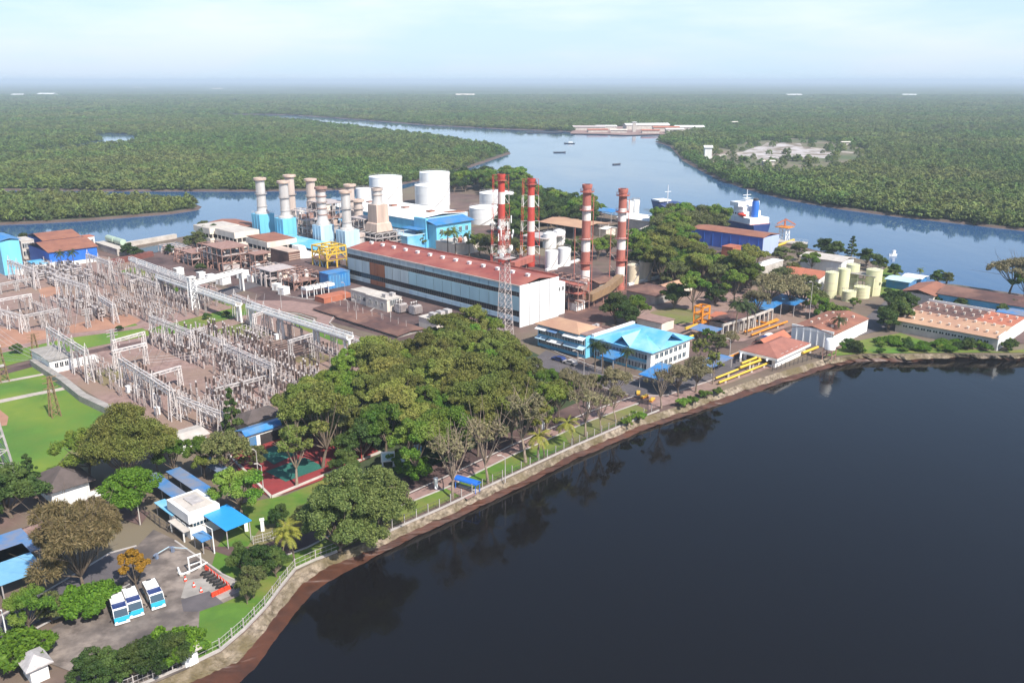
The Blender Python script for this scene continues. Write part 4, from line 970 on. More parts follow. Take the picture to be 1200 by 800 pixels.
t, lx, ly = shed('guard_hut', 'peach walled long hut beside the big trees right of the cream tanks', 'building', (780, 350), (775, 346), (802, 338), 3.8, CREAM, TANROOF, .9, 'x')
windows(t, 'y-', 1, lx - 1, 0, 1.2, 2.4, 4, 1.2)
shed('brown_roof_shed', 'dark brown hipped roof shed in front of the cream tanks', 'shed', (768, 358), (740, 349), (778, 347), 3.4, GREYCONC, DKBROWN, 1.6, 'y', 'hip')
shed('brown_roof_shed', 'dark brown roofed shed between the last two chimneys', 'shed', (702, 345), (690, 338), (718, 334), 4, GREYCONC, DKBROWN, 1.0, 'x')
shed('pink_annex', 'pinkish low block with a blue awning behind the admin building', 'building', (775, 390), (750, 382), (785, 384), 3.0, CREAM, PATHM, .3, 'y', over=.3)
# far left industrial buildings
t, lx, ly = shed('cyan_hall', 'bright cyan hall cut by the left edge of the picture', 'hall', (6, 323), (-60, 345), (20, 316), HT(6, 323, 283), CYAN, BLUE, .8, 'y')
t, lx, ly = shed('blue_warehouse', 'deep blue warehouse with a brown roof beside the switchyard', 'warehouse', (60, 314), (38, 304), (104, 302), 6.5, DBLUE, BROWNROOF, 2.6, 'x')
bx(t, 'base_wall', WHITE, -.2, -.15, 0, lx + .2, -.002, 1.6)
t, lx, ly = shed('blue_warehouse', 'deep blue warehouse behind, with a narrower brown roof', 'warehouse', (54, 302), (34, 295), (84, 292), 7.5, DBLUE, BROWNROOF, 2.0, 'x')
t, lx, ly = block('frame_office', 'pale concrete open fronted office left of the blue warehouses', 'building', (28, 304), (18, 300), (38, 300), 8, PALECONC)
windows(t, 'y-', .5, lx - .5, 0, 5, 7, 4, 1.6); windows(t, 'y-', .5, lx - .5, 0, 1.5, 3.5, 4, 1.6)
block('cyan_porch', 'light blue flat porch before the blue warehouse', 'building', (42, 318), (33, 314), (54, 314), 2.8, CYAN2, top=SKYBLUE)
t = tag(MB().bar(Vector(G(20, 323)) + Vector((0, 0, 1.2)), Vector(G(104, 305)) + Vector((0, 0, 1.2)), 2.2, 0).build('boundary_wall', WHITE), 'white boundary wall between the blue warehouse and switchyard', 'wall')
t, lx, ly = block('fuel_platform', 'pale concrete platform carrying two green horizontal tanks by the river', 'platform', (138, 300), (108, 292), (152, 294), 3, PALECONC)
for k, (x, y) in enumerate(((4, ly * .72), (4, ly * .35))):
    q = loc2w(t, 5, y, 3.3); g = thing('horizontal_tank', ('pale green horizontal tank nearer the river on the platform', 'pale green horizontal tank at the near end of the platform')[k], 'tank', q, SA, 'green horizontal tanks')
    MB().tube([(0, -4, 1.6), (0, 4, 1.6)], 1.4, 0, 14).build('shell', mat('pale_green_paint', (.42, .52, .40), (.34, .42, .33), .3, .5), g)
    for s in (-2.5, 2.5): bx(g, 'saddle', PALECONC, -.9, s - .3, 0, .9, s + .3, .8)
t, lx, ly = block('small_tower_house', 'small pink roofed white tower house by the river wall', 'building', (103, 296), (98, 294), (108, 293), 7, WHITE, top=TERRA)
windows(t, 'y-', .3, lx - .3, 0, 4.5, 6, 2, 1)
tag(MB().bar(Vector(G(143, 290)) + Vector((0, 0, 1)), Vector(G(206, 279)) + Vector((0, 0, 1)), 2.2).build('river_wall', PALECONC), 'long pale river wall left of the control blocks', 'wall')
flat('settling_pond', [(160, 290), (205, 283), (222, 288), (175, 297)], .08, WATER)
tag(MB().bar(Vector(G(128, 311)) + Vector((0, 0, 1)), Vector(G(178, 300)) + Vector((0, 0, 1)), 2.4).build('brick_wall', mat('dark_red_brick', (.20, .07, .055), (.15, .05, .04), .5, .9)), 'dark red brick wall above the grass strip', 'wall')
# ================================================================== offices, silos, warehouses, ship
hA = HT(762, 437, 413)
o_, lx, ly = site((762, 437), (690, 421), (812, 420))
t = thing('admin_building', 'two storey office with a sky blue hipped roof and white gable side', 'building', o_, SA)
bx(t, 'wall', CYAN2, 0, .25, 0, lx, ly, hA)
bx(t, 'side_wall', WHITE, .3, 0, 0, lx, .25, hA)
bx(t, 'corner_pillar', WHITE2, -.25, -.12, 0, .3, 1.2, hA)
for z in (hA * .12, hA * .58):
    bx(t, 'window_band', CYAN, -.1, 1.2, z - .7, 0, ly, z); windows(t, 'x-', 1.5, ly - .5, 0, z + .05, z + hA * .26, 16, 1.7, GLASSB)
windows(t, 'y-', 1.5, lx - 1.5, 0, hA * .6, hA * .84, 7, 1.6, GLASSB); windows(t, 'y-', 1.5, lx - 1.5, 0, hA * .15, hA * .4, 7, 1.6, GLASSB)
roof_hip(t, SKYBLUE, 0, 0, lx, ly, hA, 3.0, .9)
roof_gable(t, SKYBLUE, lx * .2, -.4, lx * .75, ly * .45, hA + .3, 3.2, 'y', .2, name='cross_roof')
roof_gable(t, mat('pale_sky_roof', (.30, .60, .78), (.24, .53, .72), .2, .5), -.5, ly * .35, lx * .5, ly * .62, hA + .1, 2.5, 'x', .2, name='cross_roof')
roof_slab(t, BLUE, [(-5.5, ly * .42, 3.0), (-.12, ly * .42, 3.8), (-.12, ly * .68, 3.8), (-5.5, ly * .68, 3.0)], .25, 'entrance_canopy')
for y in (ly * .45, ly * .65): MB().bar((-5, y, 0), (-5, y, 3), .3).build('canopy_post', WHITE2, t)
MB().box(-.3, ly - .05, hA + .1, lx + .3, ly + .9, hA + 1).build('parapet', WHITE2, t)
# office wing with tan roof
o_, lx, ly = site((690, 421), (625, 409), (722, 411)); h = hA * 1.15
t = thing('office_wing', 'blue office wing with tan roof and white awnings beside the hall', 'building', (o_[0] + SV[0] * 1.2, o_[1] + SV[1] * 1.2, 0), SA)
ly += .5
bx(t, 'wall', CYAN, 0, 0, 0, lx * .75, ly, h); bx(t, 'rear_wing', PATHM, lx * .75 + .01, 0, 0, lx * 1.3, ly * .75, h * .8)
roof_hip(t, TANROOF, 0, ly * .15, lx * .75, ly, h, 1.6, .8)
bx(t, 'flat_roof', DKBROWN, lx * .75 + .9, -.2, h * .8, lx * 1.3, ly * .76, h * .84); bx(t, 'flat_roof', PATHM, -.2, -.2, h + .002, lx * .75, ly * .12, h + .25)
for z in (.1, .52): windows(t, 'x-', .5, ly - .5, 0, h * z + .3, h * z + h * .3, 14, 1.6, GLASSB)
for a, b_, z, m_ in ((0, .42, .9, WHITE2), (.55, .75, .92, BLUE2), (.78, 1.0, .9, WHITE2), (0, .4, .48, CYAN2), (.45, .75, .46, WHITE), (.78, 1.0, .48, CYAN2)):
    roof_slab(t, m_, [(-1.5, ly * a, h * z - .6), (-.02, ly * a, h * z), (-.02, ly * b_, h * z), (-1.5, ly * b_, h * z - .6)], .12, 'awning')
for i in range(3): MB().box(lx * (.7 + .15 * i), ly * .3, h * .84, lx * (.7 + .15 * i) + 1.2, ly * .3 + 1, h * .84 + .9).build('roof_unit', STEEL, t)
# pump house
t, lx, ly = shed('pump_house', 'white pump house with red-brown hipped roof on the bank', 'building', (908, 431), (873, 421), (944, 414), HT(908, 431, 419), WHITE2, mat('red_brown_tile', (.33, .13, .095), (.24, .095, .07), .4, .8), 2.0, 'x', 'hip', .9)
bx(t, 'fascia', WHITE, -1, -1, HT(908, 431, 419) - .7, lx + 1, ly + 1, HT(908, 431, 419) - .01); bx(t, 'opening', DARK, -.05, 1, .6, 0, ly - 1, 3); windows(t, 'y-', 2, lx - 2, 0, 2.2, 3.4, 5, 1.4)
roof_gable(t, TERRA, lx * .3, ly * .55, lx * 1.05, ly * 1.05, HT(908, 431, 419) + .6, 1.6, 'x', .2, name='upper_roof')
# warehouse with the long blank wall
hw = HT(975, 409, 393)
t, lx, ly = shed('brown_roof_warehouse', 'white walled warehouse with a brown low roof behind the pump house', 'warehouse', (975, 409), (932, 396), (1032, 392), hw, WHITE, BROWNROOF, 1.4, 'x', over=.2)
for i in range(6): bx(t, 'wall_rib', WHITE2, -.2, ly * (i + .2) / 6, 0, -.002, ly * (i + .2) / 6 + .3, hw + .5)
bx(t, 'parapet', WHITE, -.15, 0, hw, .2, ly, hw + 1.0)
for i in range(3):
    for j in range(4): MB().box(lx * (.2 + .2 * j), ly * (.2 + .25 * i), hw + .3, lx * (.2 + .2 * j) + .6, ly * (.2 + .25 * i) + .6, hw + 1.5).build('roof_vent', CREAM, t)
# big warehouse on the right
hw = HT(1167, 411, 397)
o_, lx, ly = site((1167, 411), (1047, 389), (1225, 393)); t = thing('large_warehouse', 'large low warehouse with patched tan and maroon roof and rows of pale vents', 'warehouse', o_, SA)
bx(t, 'wall', PALECONC, 0, 0, 0, lx, ly, hw); bx(t, 'end_wall', WHITE2, 0, -.2, 0, lx, -.002, hw + .9)
xm = lx * .42
roof_slab(t, TANROOF, [(-.5, -.3, hw), (xm, -.3, hw + 1.2), (xm, ly + .3, hw + 1.2), (-.5, ly + .3, hw)], .15)
roof_slab(t, DKBROWN, [(xm, ly * .35, hw + 1.2), (lx, ly * .35, hw + .9), (lx, ly + .3, hw + .9), (xm, ly + .3, hw + 1.2)], .15)
roof_slab(t, TERRA, [(xm, -.3, hw + 1.2), (lx, -.3, hw + .9), (lx, ly * .35 - .01, hw + .9), (xm, ly * .35 - .01, hw + 1.2)], .15)
vme = MB().box(-.25, -.25, -.3, .25, .25, .6).box(-.36, -.36, .6, .36, .36, .72).mesh('roof_vent', CREAM)
for i in range(4):
    for j in range(11): inst('roof_vent', vme, (lx * (.12 + .24 * i), ly * (j + .5) / 11, hw + (.4, 1.0, 1.2, 1.0)[i] + .1), 0, t)
windows(t, 'x-', 2, ly - 2, 0, hw * .55, hw * .75, 14, 1.5); bx(t, 'parapet', WHITE, lx - .2, ly * .3, hw, lx + .1, ly, hw + 1.8)
t, lx, ly = shed('long_brown_building', 'long maroon roofed building far right beyond the warehouse', 'building', (1205, 379), (1118, 350), (1240, 372), 5, CYAN, DKBROWN, 1.6, 'y')
windows(t, 'x-', 1, ly - 1, 0, 1.2, 3, 14, 1.6, GLASSB)
shed('brown_roof_building', 'brown roofed building left of the long maroon roof', 'building', (1092, 362), (1068, 350), (1120, 353), 4.5, CREAM, BROWNROOF, 1.4, 'x')
shed('blue_shed', 'small light and deep blue shed beside the riverside lawn', 'shed', (1064, 341), (1044, 334), (1074, 337), 3.2, BLUE, CYAN2, .5, 'y')
shed('blue_shed', 'small pale roofed shed behind the other blue shed', 'shed', (1078, 336), (1062, 331), (1086, 333), 3, BLUE, WHITE2, .5, 'y')
shed('blue_shed', 'blue roofed lean-to at the right end of the large warehouse', 'shed', (1196, 384), (1172, 376), (1215, 378), 3.8, DBLUE, BLUE2, .5, 'y')
# silos
def silo(label, px, py, top, rpx, dome=.25):
    o_ = G(px, py); s = mpp(px, py); h = HT(px, py, top); r = rpx * s
    t = thing('silo', label, 'silo', o_, SA, 'pale yellow silos')
    MB().lathe(0, 0, [(r, 0), (r, h)], 32).build('shell', PALEYEL, t, True); MB().lathe(0, 0, [(r * 1.015, h - .15), (r * 1.015, h + .1), (r * .15, h + r * dome), (.02, h + r * dome)], 32).build('roof', PALEYEL, t, True)
    b = MB(); ring_rail(b, 0, 0, r * .97, h + .1, 0, 16, 1.0); b.build('railing', STEEL, t)
    for f in (.3, .6): MB().lathe(0, 0, [(r * .99, h * f), (r * 1.015, h * f), (r * 1.015, h * f + .2), (r * .99, h * f + .2)], 32, 0, False).build('band', TANKYEL, t)
    return t
silo('pale yellow silo leftmost of the tall row', 972, 348, 319, 7.5); silo('pale yellow silo middle of the tall row', 986, 345, 315, 7)
silo('pale yellow silo tallest and rearmost of the row', 996.5, 340, 310, 7.5); silo('pale yellow silo standing apart on the right', 1021.5, 345, 316, 9)
silo('low pale yellow tank in front of the silos', 994, 352, 341, 8, .1); silo('low pale yellow tank between the row and the single silo', 1009, 348, 336, 9, .1)
t = thing('silo_platform', 'pale yellow platform and pipes between the silos', 'platform', G(1003, 344), SA)
b = MB()
for x in (0, 5): 
    for y in (-6, 0, 6): b.bar((x, y, 0), (x, y, 7), .3)
for y in (-6, 0, 6): b.bar((0, y, 7), (5, y, 7), .25)
b.build('frame', PALEYEL, t); bx(t, 'deck', GREYCONC, -.4, -6.4, 7.1, 5.4, 6.4, 7.3)
MB().tube([(2, -8, 5), (2, 8, 5)], .5).build('pipe', PALEYEL, t)
shed('orange_roof_house', 'orange roofed white house left of the silos among trees', 'house', (958, 342), (932, 328), (968, 334), 5, WHITE, TERRA, 1.4, 'y')
shed('riverside_house', 'pale roofed white house behind the silos by the dark trees', 'house', (985, 320), (952, 308), (994, 314), 4.5, WHITE2, PALECONC, 1.0, 'y')
t, lx, ly = block('white_gable_house', 'pale grey house end showing between trees left of the silos', 'building', (890, 334), (884, 330), (908, 324), 7, PALECONC, top=WHITE)
# blue sheeted warehouse by the jetty
o_, lx, ly = site((893, 301), (828, 284), (905, 297)); h = HT(893, 301, 279)
t = thing('blue_clad_warehouse', 'long blue clad warehouse with rust red roof near the tanker', 'warehouse', o_, SA)
bx(t, 'wall', SHEDBLUE, 0, .3, 1.5, lx + 4, ly, h); bx(t, 'plinth', WHITE, .2, .4, 0, lx + 4, ly, 1.5); bx(t, 'end_wall', mat('pale_blue_sheet', (.45, .52, .72), (.38, .45, .66), .2, .5, streak=True), 0, 0, 0, lx + 4, .3, h)
roof_gable(t, BROWNROOF, 0, 0, lx + 4, ly, h, 1.0, 'y', .2, ridge=.4)
for i in range(8): bx(t, 'cladding_rib', DBLUE, -.12, ly * (i + .5) / 8, 1.5, -.002, ly * (i + .5) / 8 + .25, h)
bx(t, 'end_block', WHITE2, 1, ly + .1, 0, lx + 2, ly + 7, h * .82)
block('orange_shed', 'orange fronted shed under the blue clad warehouse', 'shed', (858, 301), (849, 298), (866, 298), 4, TERRA, top=TERRA)
# tanker
hp = G(770, 247, wz); hq = G(892, 274, wz)
ang = math.atan2(hq[1] - hp[1], hq[0] - hp[0]); ln = math.hypot(hq[0] - hp[0], hq[1] - hp[1])
t = thing('tanker_ship', 'navy hulled tanker with white superstructure moored behind the trees', 'ship', (hp[0], hp[1], wz), ang); t.scale = (1, .9, .8)
bw = 8.0; hb = 6.0
prof = [(-2, .2), (3, .55), (10, .95), (18, 1), (ln - 4, 1), (ln, .8)]
vs = []; 
for zf, sc in ((-.5, .75), (hb, 1.0)):
    for x, w in prof: vs.append((x - (3 if (zf > 1 and x < 5) else 0), -bw * w * sc, zf + (2.2 if zf > 1 and x < 11 else 0)))
    for x, w in prof[::-1]: vs.append((x - (3 if (zf > 1 and x < 5) else 0), bw * w * sc, zf + (2.2 if zf > 1 and x < 11 else 0)))
n = 12
b = MB().add(vs, [(i, (i + 1) % n, n + (i + 1) % n, n + i) for i in range(n)] + [tuple(range(n, 2 * n)), tuple(range(n - 1, -1, -1))])
o2 = b.build('hull', NAVY, t); bm_fix(o2)
vs = [(x - .02, y_ * bw * w * .79, z_) for z_ in (0.05, 1.3) for x, w, y_ in [(q[0], q[1] + .012, -1) for q in prof] + [(q[0], q[1] + .012, 1) for q in prof[::-1]]]
o2 = MB().add(vs, [(i, (i + 1) % n, n + (i + 1) % n, n + i) for i in range(n)]).build('boot_topping', FADERED, t); bm_fix(o2)
bx(t, 'deck', FADERED, 10, -bw * .93, hb, ln - 1, bw * .93, hb + .15)
sx = ln - 20
bx(t, 'superstructure', WHITE2, sx, -bw * .9, hb + .15, ln - 2, bw * .9, hb + 4); bx(t, 'accommodation', WHITE2, sx + 2, -bw * .8, hb + 4, ln - 8, bw * .8, hb + 7.5); bx(t, 'accommodation', WHITE2, sx + 3, -bw * .7, hb + 7.5, ln - 9.5, bw * .7, hb + 10.5)
bx(t, 'bridge', WHITE2, sx + 2.5, -bw * 1.0, hb + 10.5, sx + 9, bw * 1.0, hb + 13.2)
for z, x0, x1, w in ((hb + 11.4, sx + 2.45, 0, bw * .95), (hb + 5.2, sx + 1.95, 0, bw * .7), (hb + 8.6, sx + 2.95, 0, bw * .6)):
    bx(t, 'window_row', GLASS, x0 - .05, -w, z, x0, w, z + 1.0)
for y_ in (-bw * .8, ):
    for i in range(6): bx(t, 'window', GLASS, sx + 3.4 + i * 1.9, y_ - .06, hb + 5.2, sx + 4.4 + i * 1.9, y_, hb + 6.2)
b = MB().lathe(ln - 6, 0, [(2.0, hb + 4), (1.9, hb + 13.5), (1.4, hb + 15)], 16); b.build('funnel', DBLUE, t, True)
MB().lathe(ln - 6, 0, [(1.45, hb + 14.2), (1.55, hb + 16.2), (1.0, hb + 16.2)], 16).build('funnel_top', DKSTEEL, t)
MB().bar((sx + 7, 0, hb + 13), (sx + 7, 0, hb + 21), .9, 0, 6, .4).bar((sx + 7, -3, hb + 17.5), (sx + 7, 3, hb + 17.5), .3).box(sx + 5.8, -2.2, hb + 15.2, sx + 8.2, 2.2, hb + 15.5).build('radar_mast', WHITE2, t)
MB().bar((10, 0, hb), (10, 0, hb + 15), .8, 0, 6, .4).bar((10, -2.5, hb + 10), (10, 2.5, hb + 10), .3).build('fore_mast', WHITE2, t)
bx(t, 'forecastle', WHITE2, 0, -bw * .6, hb + 2.3, 8, bw * .6, hb + 3.4)
g = MB().ball((0, 0, 0), 1.6, 0, 12, 8, .8); lb = g.build('lifeboat', ORANGER, t); lb.location = (sx + 12, -bw * .95, hb + 5.6); lb.scale = (2.0, .9, .9)
b = MB(); rail(b, [(10, -bw * .95, hb), (ln - 1, -bw * .95, hb)], 1.1); rail(b, [(10, bw * .95, hb), (ln - 1, bw * .95, hb)], 1.1); b.build('railing', WHITE2, t)
for i in range(4): MB().tube([(14, -3 + 2 * i, hb + .8), (sx - 1, -3 + 2 * i, hb + .8)], .25).build('deck_pipe', RUSTST, t)
# jetty and loading arm
t = thing('jetty', 'white jetty with orange loading platform beyond the blue clad warehouse', 'jetty', G(905, 284), R(60))
bx(t, 'deck', PALECONC, -3, -16, .5, 3, 8, 1.1)
for y in range(-15, 9, 4):
    for x in (-2.5, 2.5): MB().bar((x, y, -3), (x, y, .5), .5).build('pile', PALECONC, t)
b = MB(); rail(b, [(-3, -16, 1.1), (-3, 8, 1.1)], 1.1); rail(b, [(3, -16, 1.1), (3, 8, 1.1)], 1.1); b.build('railing', WHITE2, t)
t = thing('loading_arm', 'orange and white loading arm tower on the jetty', 'loading arm', G(918, 283), R(46))
lattice(b := MB(), 0, 0, 0, 7, 4, 3.4, 3, .3, .16); b.build('tower', WHITE2, t); bx(t, 'platform', ORANGE, -3.4, -3.4, 7, 3.4, 3.4, 7.3)
b = MB(); rail(b, [(-3.4, -3.4, 7.3), (3.4, -3.4, 7.3), (3.4, 3.4, 7.3), (-3.4, 3.4, 7.3), (-3.4, -3.4, 7.3)]); b.build('railing', ORANGE, t)
MB().bar((0, 0, 7.2), (0, 0, 11), .7).bar((0, 0, 11), (5, -3, 8), .5).bar((0, 0, 10.6), (-4, 2, 9), .5).build('arm', TERRA, t)
MB().tube([(-12, -4, .7), (0, -4, .7)], .35).build('pipe', YELLOW, t)
tag(MB().tube([tuple(Vector(G(905, 292)) + Vector((0, 0, .8))), tuple(Vector(G(930, 283)) + Vector((0, 0, .8)))], .6).build('yellow_pipe', YELLOW), 'yellow pipe beside the riverside jetty', 'pipe')
# small boats on the river
def boat(label, px, py, l, m, rz, cabin=True):
    o_ = G(px, py, wz); t = thing('small_boat', label, 'boat', o_, rz, 'small boats on the river')
    w = l * .16; vs = [(-l / 2, -w, .9), (l * .25, -w, .9), (l / 2, 0, 1.3), (l * .25, w, .9), (-l / 2, w, .9), (-l / 2, -w * .7, -.3), (l * .25, -w * .6, -.3), (l * .45, 0, -.3), (l * .25, w * .6, -.3), (-l / 2, w * .7, -.3)]
    o2 = MB().add(vs, [(0, 1, 2, 3, 4), (9, 8, 7, 6, 5)] + [(i, (i + 1) % 5, 5 + (i + 1) % 5, 5 + i) for i in range(5)]).build('hull', m, t); bm_fix(o2)
    if cabin: bx(t, 'cabin', WHITE2, -l * .3, -w * .7, .9, l * .05, w * .7, 2.6)
    return t
boat('dark small boat with a wake in the middle of the river', 667, 168.5, 14, DKSTEEL, R(170))
boat('dark long boat lower left of the boat with a wake', 656, 179, 14, DKSTEEL, R(5), False)
boat('tiny dark boat alone on the open river', 723, 193, 9, DKSTEEL, R(30), False)
boat('small pale boat before the riverside lawn', 1046, 300, 4, WHITE, R(200))
boat('low dark barge moored along the far settlement', 640, 155.8, 60, DKSTEEL, R(3), False)
# far settlement and scattered far roofs
FARB = [(690, 152.5, 50, 16, 5, STEELP, 'grey roofed long shed left in the far riverside settlement'), (710, 151.8, 32, 14, 5, WHITE, 'white shed left of centre in the far riverside settlement'), (757, 151.5, 72, 20, 7, WHITE, 'largest white roofed shed in the far riverside settlement'), (807, 153.5, 44, 20, 6, WHITE, 'white roofed shed right end of the far settlement'), (743, 154.5, 5, 5, 14, WHITE, 'white tower in the far riverside settlement'), (780, 154, 40, 14, 6, TERRA, 'orange walled shed in the far settlement'), (725, 155.5, 24, 10, 4, CREAM, 'cream low shed on the far quay'), (762, 156, 26, 10, 4, TERRA, 'low orange shed on the far quay'), (790, 155.5, 26, 12, 5, WHITE, 'small white shed beside the far mangrove point'), (700, 154.8, 30, 10, 3.5, TERRA, 'rust coloured low shed on the far quay'),
        (56, 112.5, 90, 40, 9, WHITE2, 'white far factory roof on the upper left plain'), (22, 113, 60, 30, 8, WHITE, 'smaller white far roof on the upper left plain'), (165, 104, 140, 40, 9, PALECONC, 'pale far roof upper left near the horizon'), (545, 113, 90, 40, 7, CREAM, 'cream far roof on the plain above the river'), (930, 113.5, 70, 30, 9, WHITE, 'pale far roof on the right plain'), (1065, 113.2, 60, 30, 8, WHITE, 'pale far roof at far right plain'), (255, 105.5, 80, 40, 8, PALECONC, 'pale far roof upper centre left near horizon'), (860, 146.5, 12, 8, 5, CREAM, 'small pale house in the scrub above the sand clearing'), (990, 170.5, 10, 6, 4, CREAM, 'small pale hut right of the sand clearing'), (900, 193.2, 10, 6, 3.5, CREAM, 'small pale hut below the sand clearing'), (829, 185.5, 7, 14, 11, WHITE2, 'white tall hut by the river edge left of the sand clearing')]
for px, py, w, d, h, m_, lab in FARB:
    o_ = G(px, py, -.9); t = thing('far_shed', lab, 'shed', o_, R(rnd.uniform(-12, 12)), 'far buildings beyond the river')
    bx(t, 'wall', PALECONC if m_ is not WHITE2 else WHITE, -w / 2, -d / 2, 0, w / 2, d / 2, h); roof_gable(t, m_, -w / 2, -d / 2, w / 2, d / 2, h, d * .12, 'x', 1)

# ---- orange crane frame and yellow pipes
t = thing('orange_gantry', 'orange crane frame at the edge of the round lawn', 'gantry', G(822, 388), SA)
h = HT(822, 388, 361); b = MB()
for x in (0, 4):
    for y in (0, 3): b.bar((x, y, 0), (x, y, h), .5)
for z in (h * .35, h * .7, h):
    for x in (0, 4): b.bar((x, 0, z), (x, 3, z), .45)
    for y in (0, 3): b.bar((0, y, z), (4, y, z), .45)
for x in (0, 4): b.bar((x, 0, 0), (x, 3, h * .35), .25).bar((x, 3, h * .35), (x, 0, h * .7), .25)
b.build('frame', ORANGE, t); MB().bar((-7, 1.5, 2), (9, 1.5, 2), .6).build('beam', YELLOW, t)
def pipe(label, pts, r, m, z=.9, cat='pipe'):
    P = [tuple(Vector(G(x, y)) + Vector((0, 0, z))) for x, y in pts]
    t = thing('pipeline', label, cat, P[0][:2] + (0,), 0)
    L0 = Vector(P[0]); L0.z = 0; Q = [tuple(Vector(p) - L0) for p in P]
    b = MB()
    for a, c in zip(Q, Q[1:]): b.bar(a, c, 2 * r, 0, 10)
    for q in Q[1:-1]: b.ball(q, r * 1.02, 0, 10, 6)
    b.build('pipe_run', m, t, True)
    for a, c in zip(Q, Q[1:]):
        k = max(1, int((Vector(c) - Vector(a)).length / 6))
        for i in range(k):
            p = Vector(a) + (Vector(c) - Vector(a)) * (i + .5) / k; MB().box(p.x - .25, p.y - .25, 0, p.x + .25, p.y + .25, p.z - r * .8).build('saddle', PALECONC, t)
pipe('yellow pipe nearest the bank left of the pump house', [(842, 452), (902, 428)], .3, YELLOW)
pipe('yellow pipe second from the bank left of the pump house', [(838, 449), (868, 437), (896, 426)], .28, YELLOW, 1.4)
pipe('short yellow pipe between the blue canopy and the pump house', [(866, 439), (890, 430), (888, 426), (868, 434)], .35, YELLOW, 2.0)
pipe('white looped pipe before the pump house opening', [(867, 428), (868, 420), (876, 417), (897, 424), (898, 431)], .3, WHITE2, 2.2)
pipe('orange pipe beside the road left of the pump house', [(850, 424), (868, 416), (880, 411)], .32, ORANGE)
pipe('orange pipe along the gravel yard by the palms', [(872, 392), (890, 386), (912, 378)], .32, ORANGE)
pipe('second orange pipe along the gravel yard nearer the road', [(880, 397), (900, 389), (922, 381)], .32, ORANGE, 1.2)
pipe('yellow pipe under the orange crane frame', [(800, 402), (834, 386)], .4, YELLOW)
pipe('orange pipe along the upper gravel yard by the tarpaulin', [(880, 378), (898, 382), (910, 377)], .35, ORANGE)
pipe('yellow pipe stub beside the pump house end', [(940, 417), (958, 410)], .4, YELLOW)
for k, (a, b_) in enumerate((((846, 396), (882, 385)), ((884, 384), (904, 376)))):
    t = thing('concrete_rack', ('pale concrete portal row beside the maroon roof', 'shorter pale concrete portal row by the palms')[k], 'frame', G(*a), 0)
    A = Vector(G(*a)); B = Vector(G(*b_)) - A; b = MB(); n = 6 - 2 * k
    for i in range(n + 1): p = B * i / n; b.bar((p.x, p.y, 0), (p.x, p.y, 4), .5)
    b.bar((0, 0, 4), (B.x, B.y, 4), .6); b.build('frame', PALECONC, t)
shed('maroon_roof_shed', 'maroon roofed low shed behind the concrete portal row', 'shed', (856, 392), (836, 384), (884, 382), 3, GREYCONC, DKBROWN, 1.0, 'x')
shed('clay_roof_shed', 'orange clay roofed shed right of the orange crane frame', 'shed', (848, 383), (838, 378), (858, 378), 2.6, GREYCONC, TERRA, .8, 'y')
def canopy(label, N, Lp, Rp, h, m, rise=.4, name='canopy', post=STEEL):
    o_, lx, ly = site(N, Lp, Rp); t = thing(name, label, 'canopy', o_, SA, 'flat blue canopies')
    roof_slab(t, m, [(0, 0, h), (lx, 0, h + rise), (lx, ly, h + rise), (0, ly, h)], .12)
    for x in (.3, lx - .3):
        for k in range(max(2, int(ly / 5) + 1)):
            y = .3 + (ly - .6) * k / max(1, int(ly / 5)); MB().bar((x, y, 0), (x, y, h + rise * x / lx), .14).build('post', post, t)
    return t
canopy('blue patterned canopy roof on the bank left of the yellow pipes', (834, 442), (822, 434), (862, 432), 2.6, BLUE2)
canopy('faded blue canopy roof between the admin building and the orange frame', (834, 402), (806, 396), (846, 397), 2.8, BLUE2)
canopy('blue tarpaulin roof behind the tall palms', (900, 378), (878, 366), (912, 371), 4, BLUE, .8)
canopy('blue tarpaulin roof right of the palms under grey trees', (930, 372), (908, 362), (942, 365), 4, BLUE, .6)
canopy('crumpled blue canopy by the bare trees near the bank', (775, 462), (752, 452), (795, 450), 3.5, BLUE, 1.0)
for k, (px, py) in enumerate(((755, 466), (764, 470), (748, 462))):
    t = thing('excavator_part', ('orange steel tray by the crumpled blue canopy', 'orange steel tray nearest the bank by the blue canopy', 'orange steel tray left of the blue canopy')[k], 'tray', G(px, py), SA + .3 * k)
    bx(t, 'tray', ORANGE, -1.2, -.4, .2, 1.2, .4, .55); bx(t, 'rim', YELLOW, -1.25, -.45, .55, 1.25, .45, .62)
# water tank on stand by the pump house
t = thing('water_tank', 'white water tank on a dark stand at the bank corner', 'tank', G(971, 421), SA)
b = MB()
for x in (-1.3, 1.3):
    for y in (-1.3, 1.3): b.bar((x, y, 0), (x, y, 3), .22)
for z in (1.4, 3):
    for s in (-1.3, 1.3): b.bar((-1.3, s, z), (1.3, s, z), .18).bar((s, -1.3, z), (s, 1.3, z), .18)
b.build('stand', RUSTST, t); MB().lathe(0, 0, [(1.5, 3.1), (1.5, 5.6), (1.2, 6), (.4, 6.2)], 20).build('tank_shell', WHITE2, t, True)
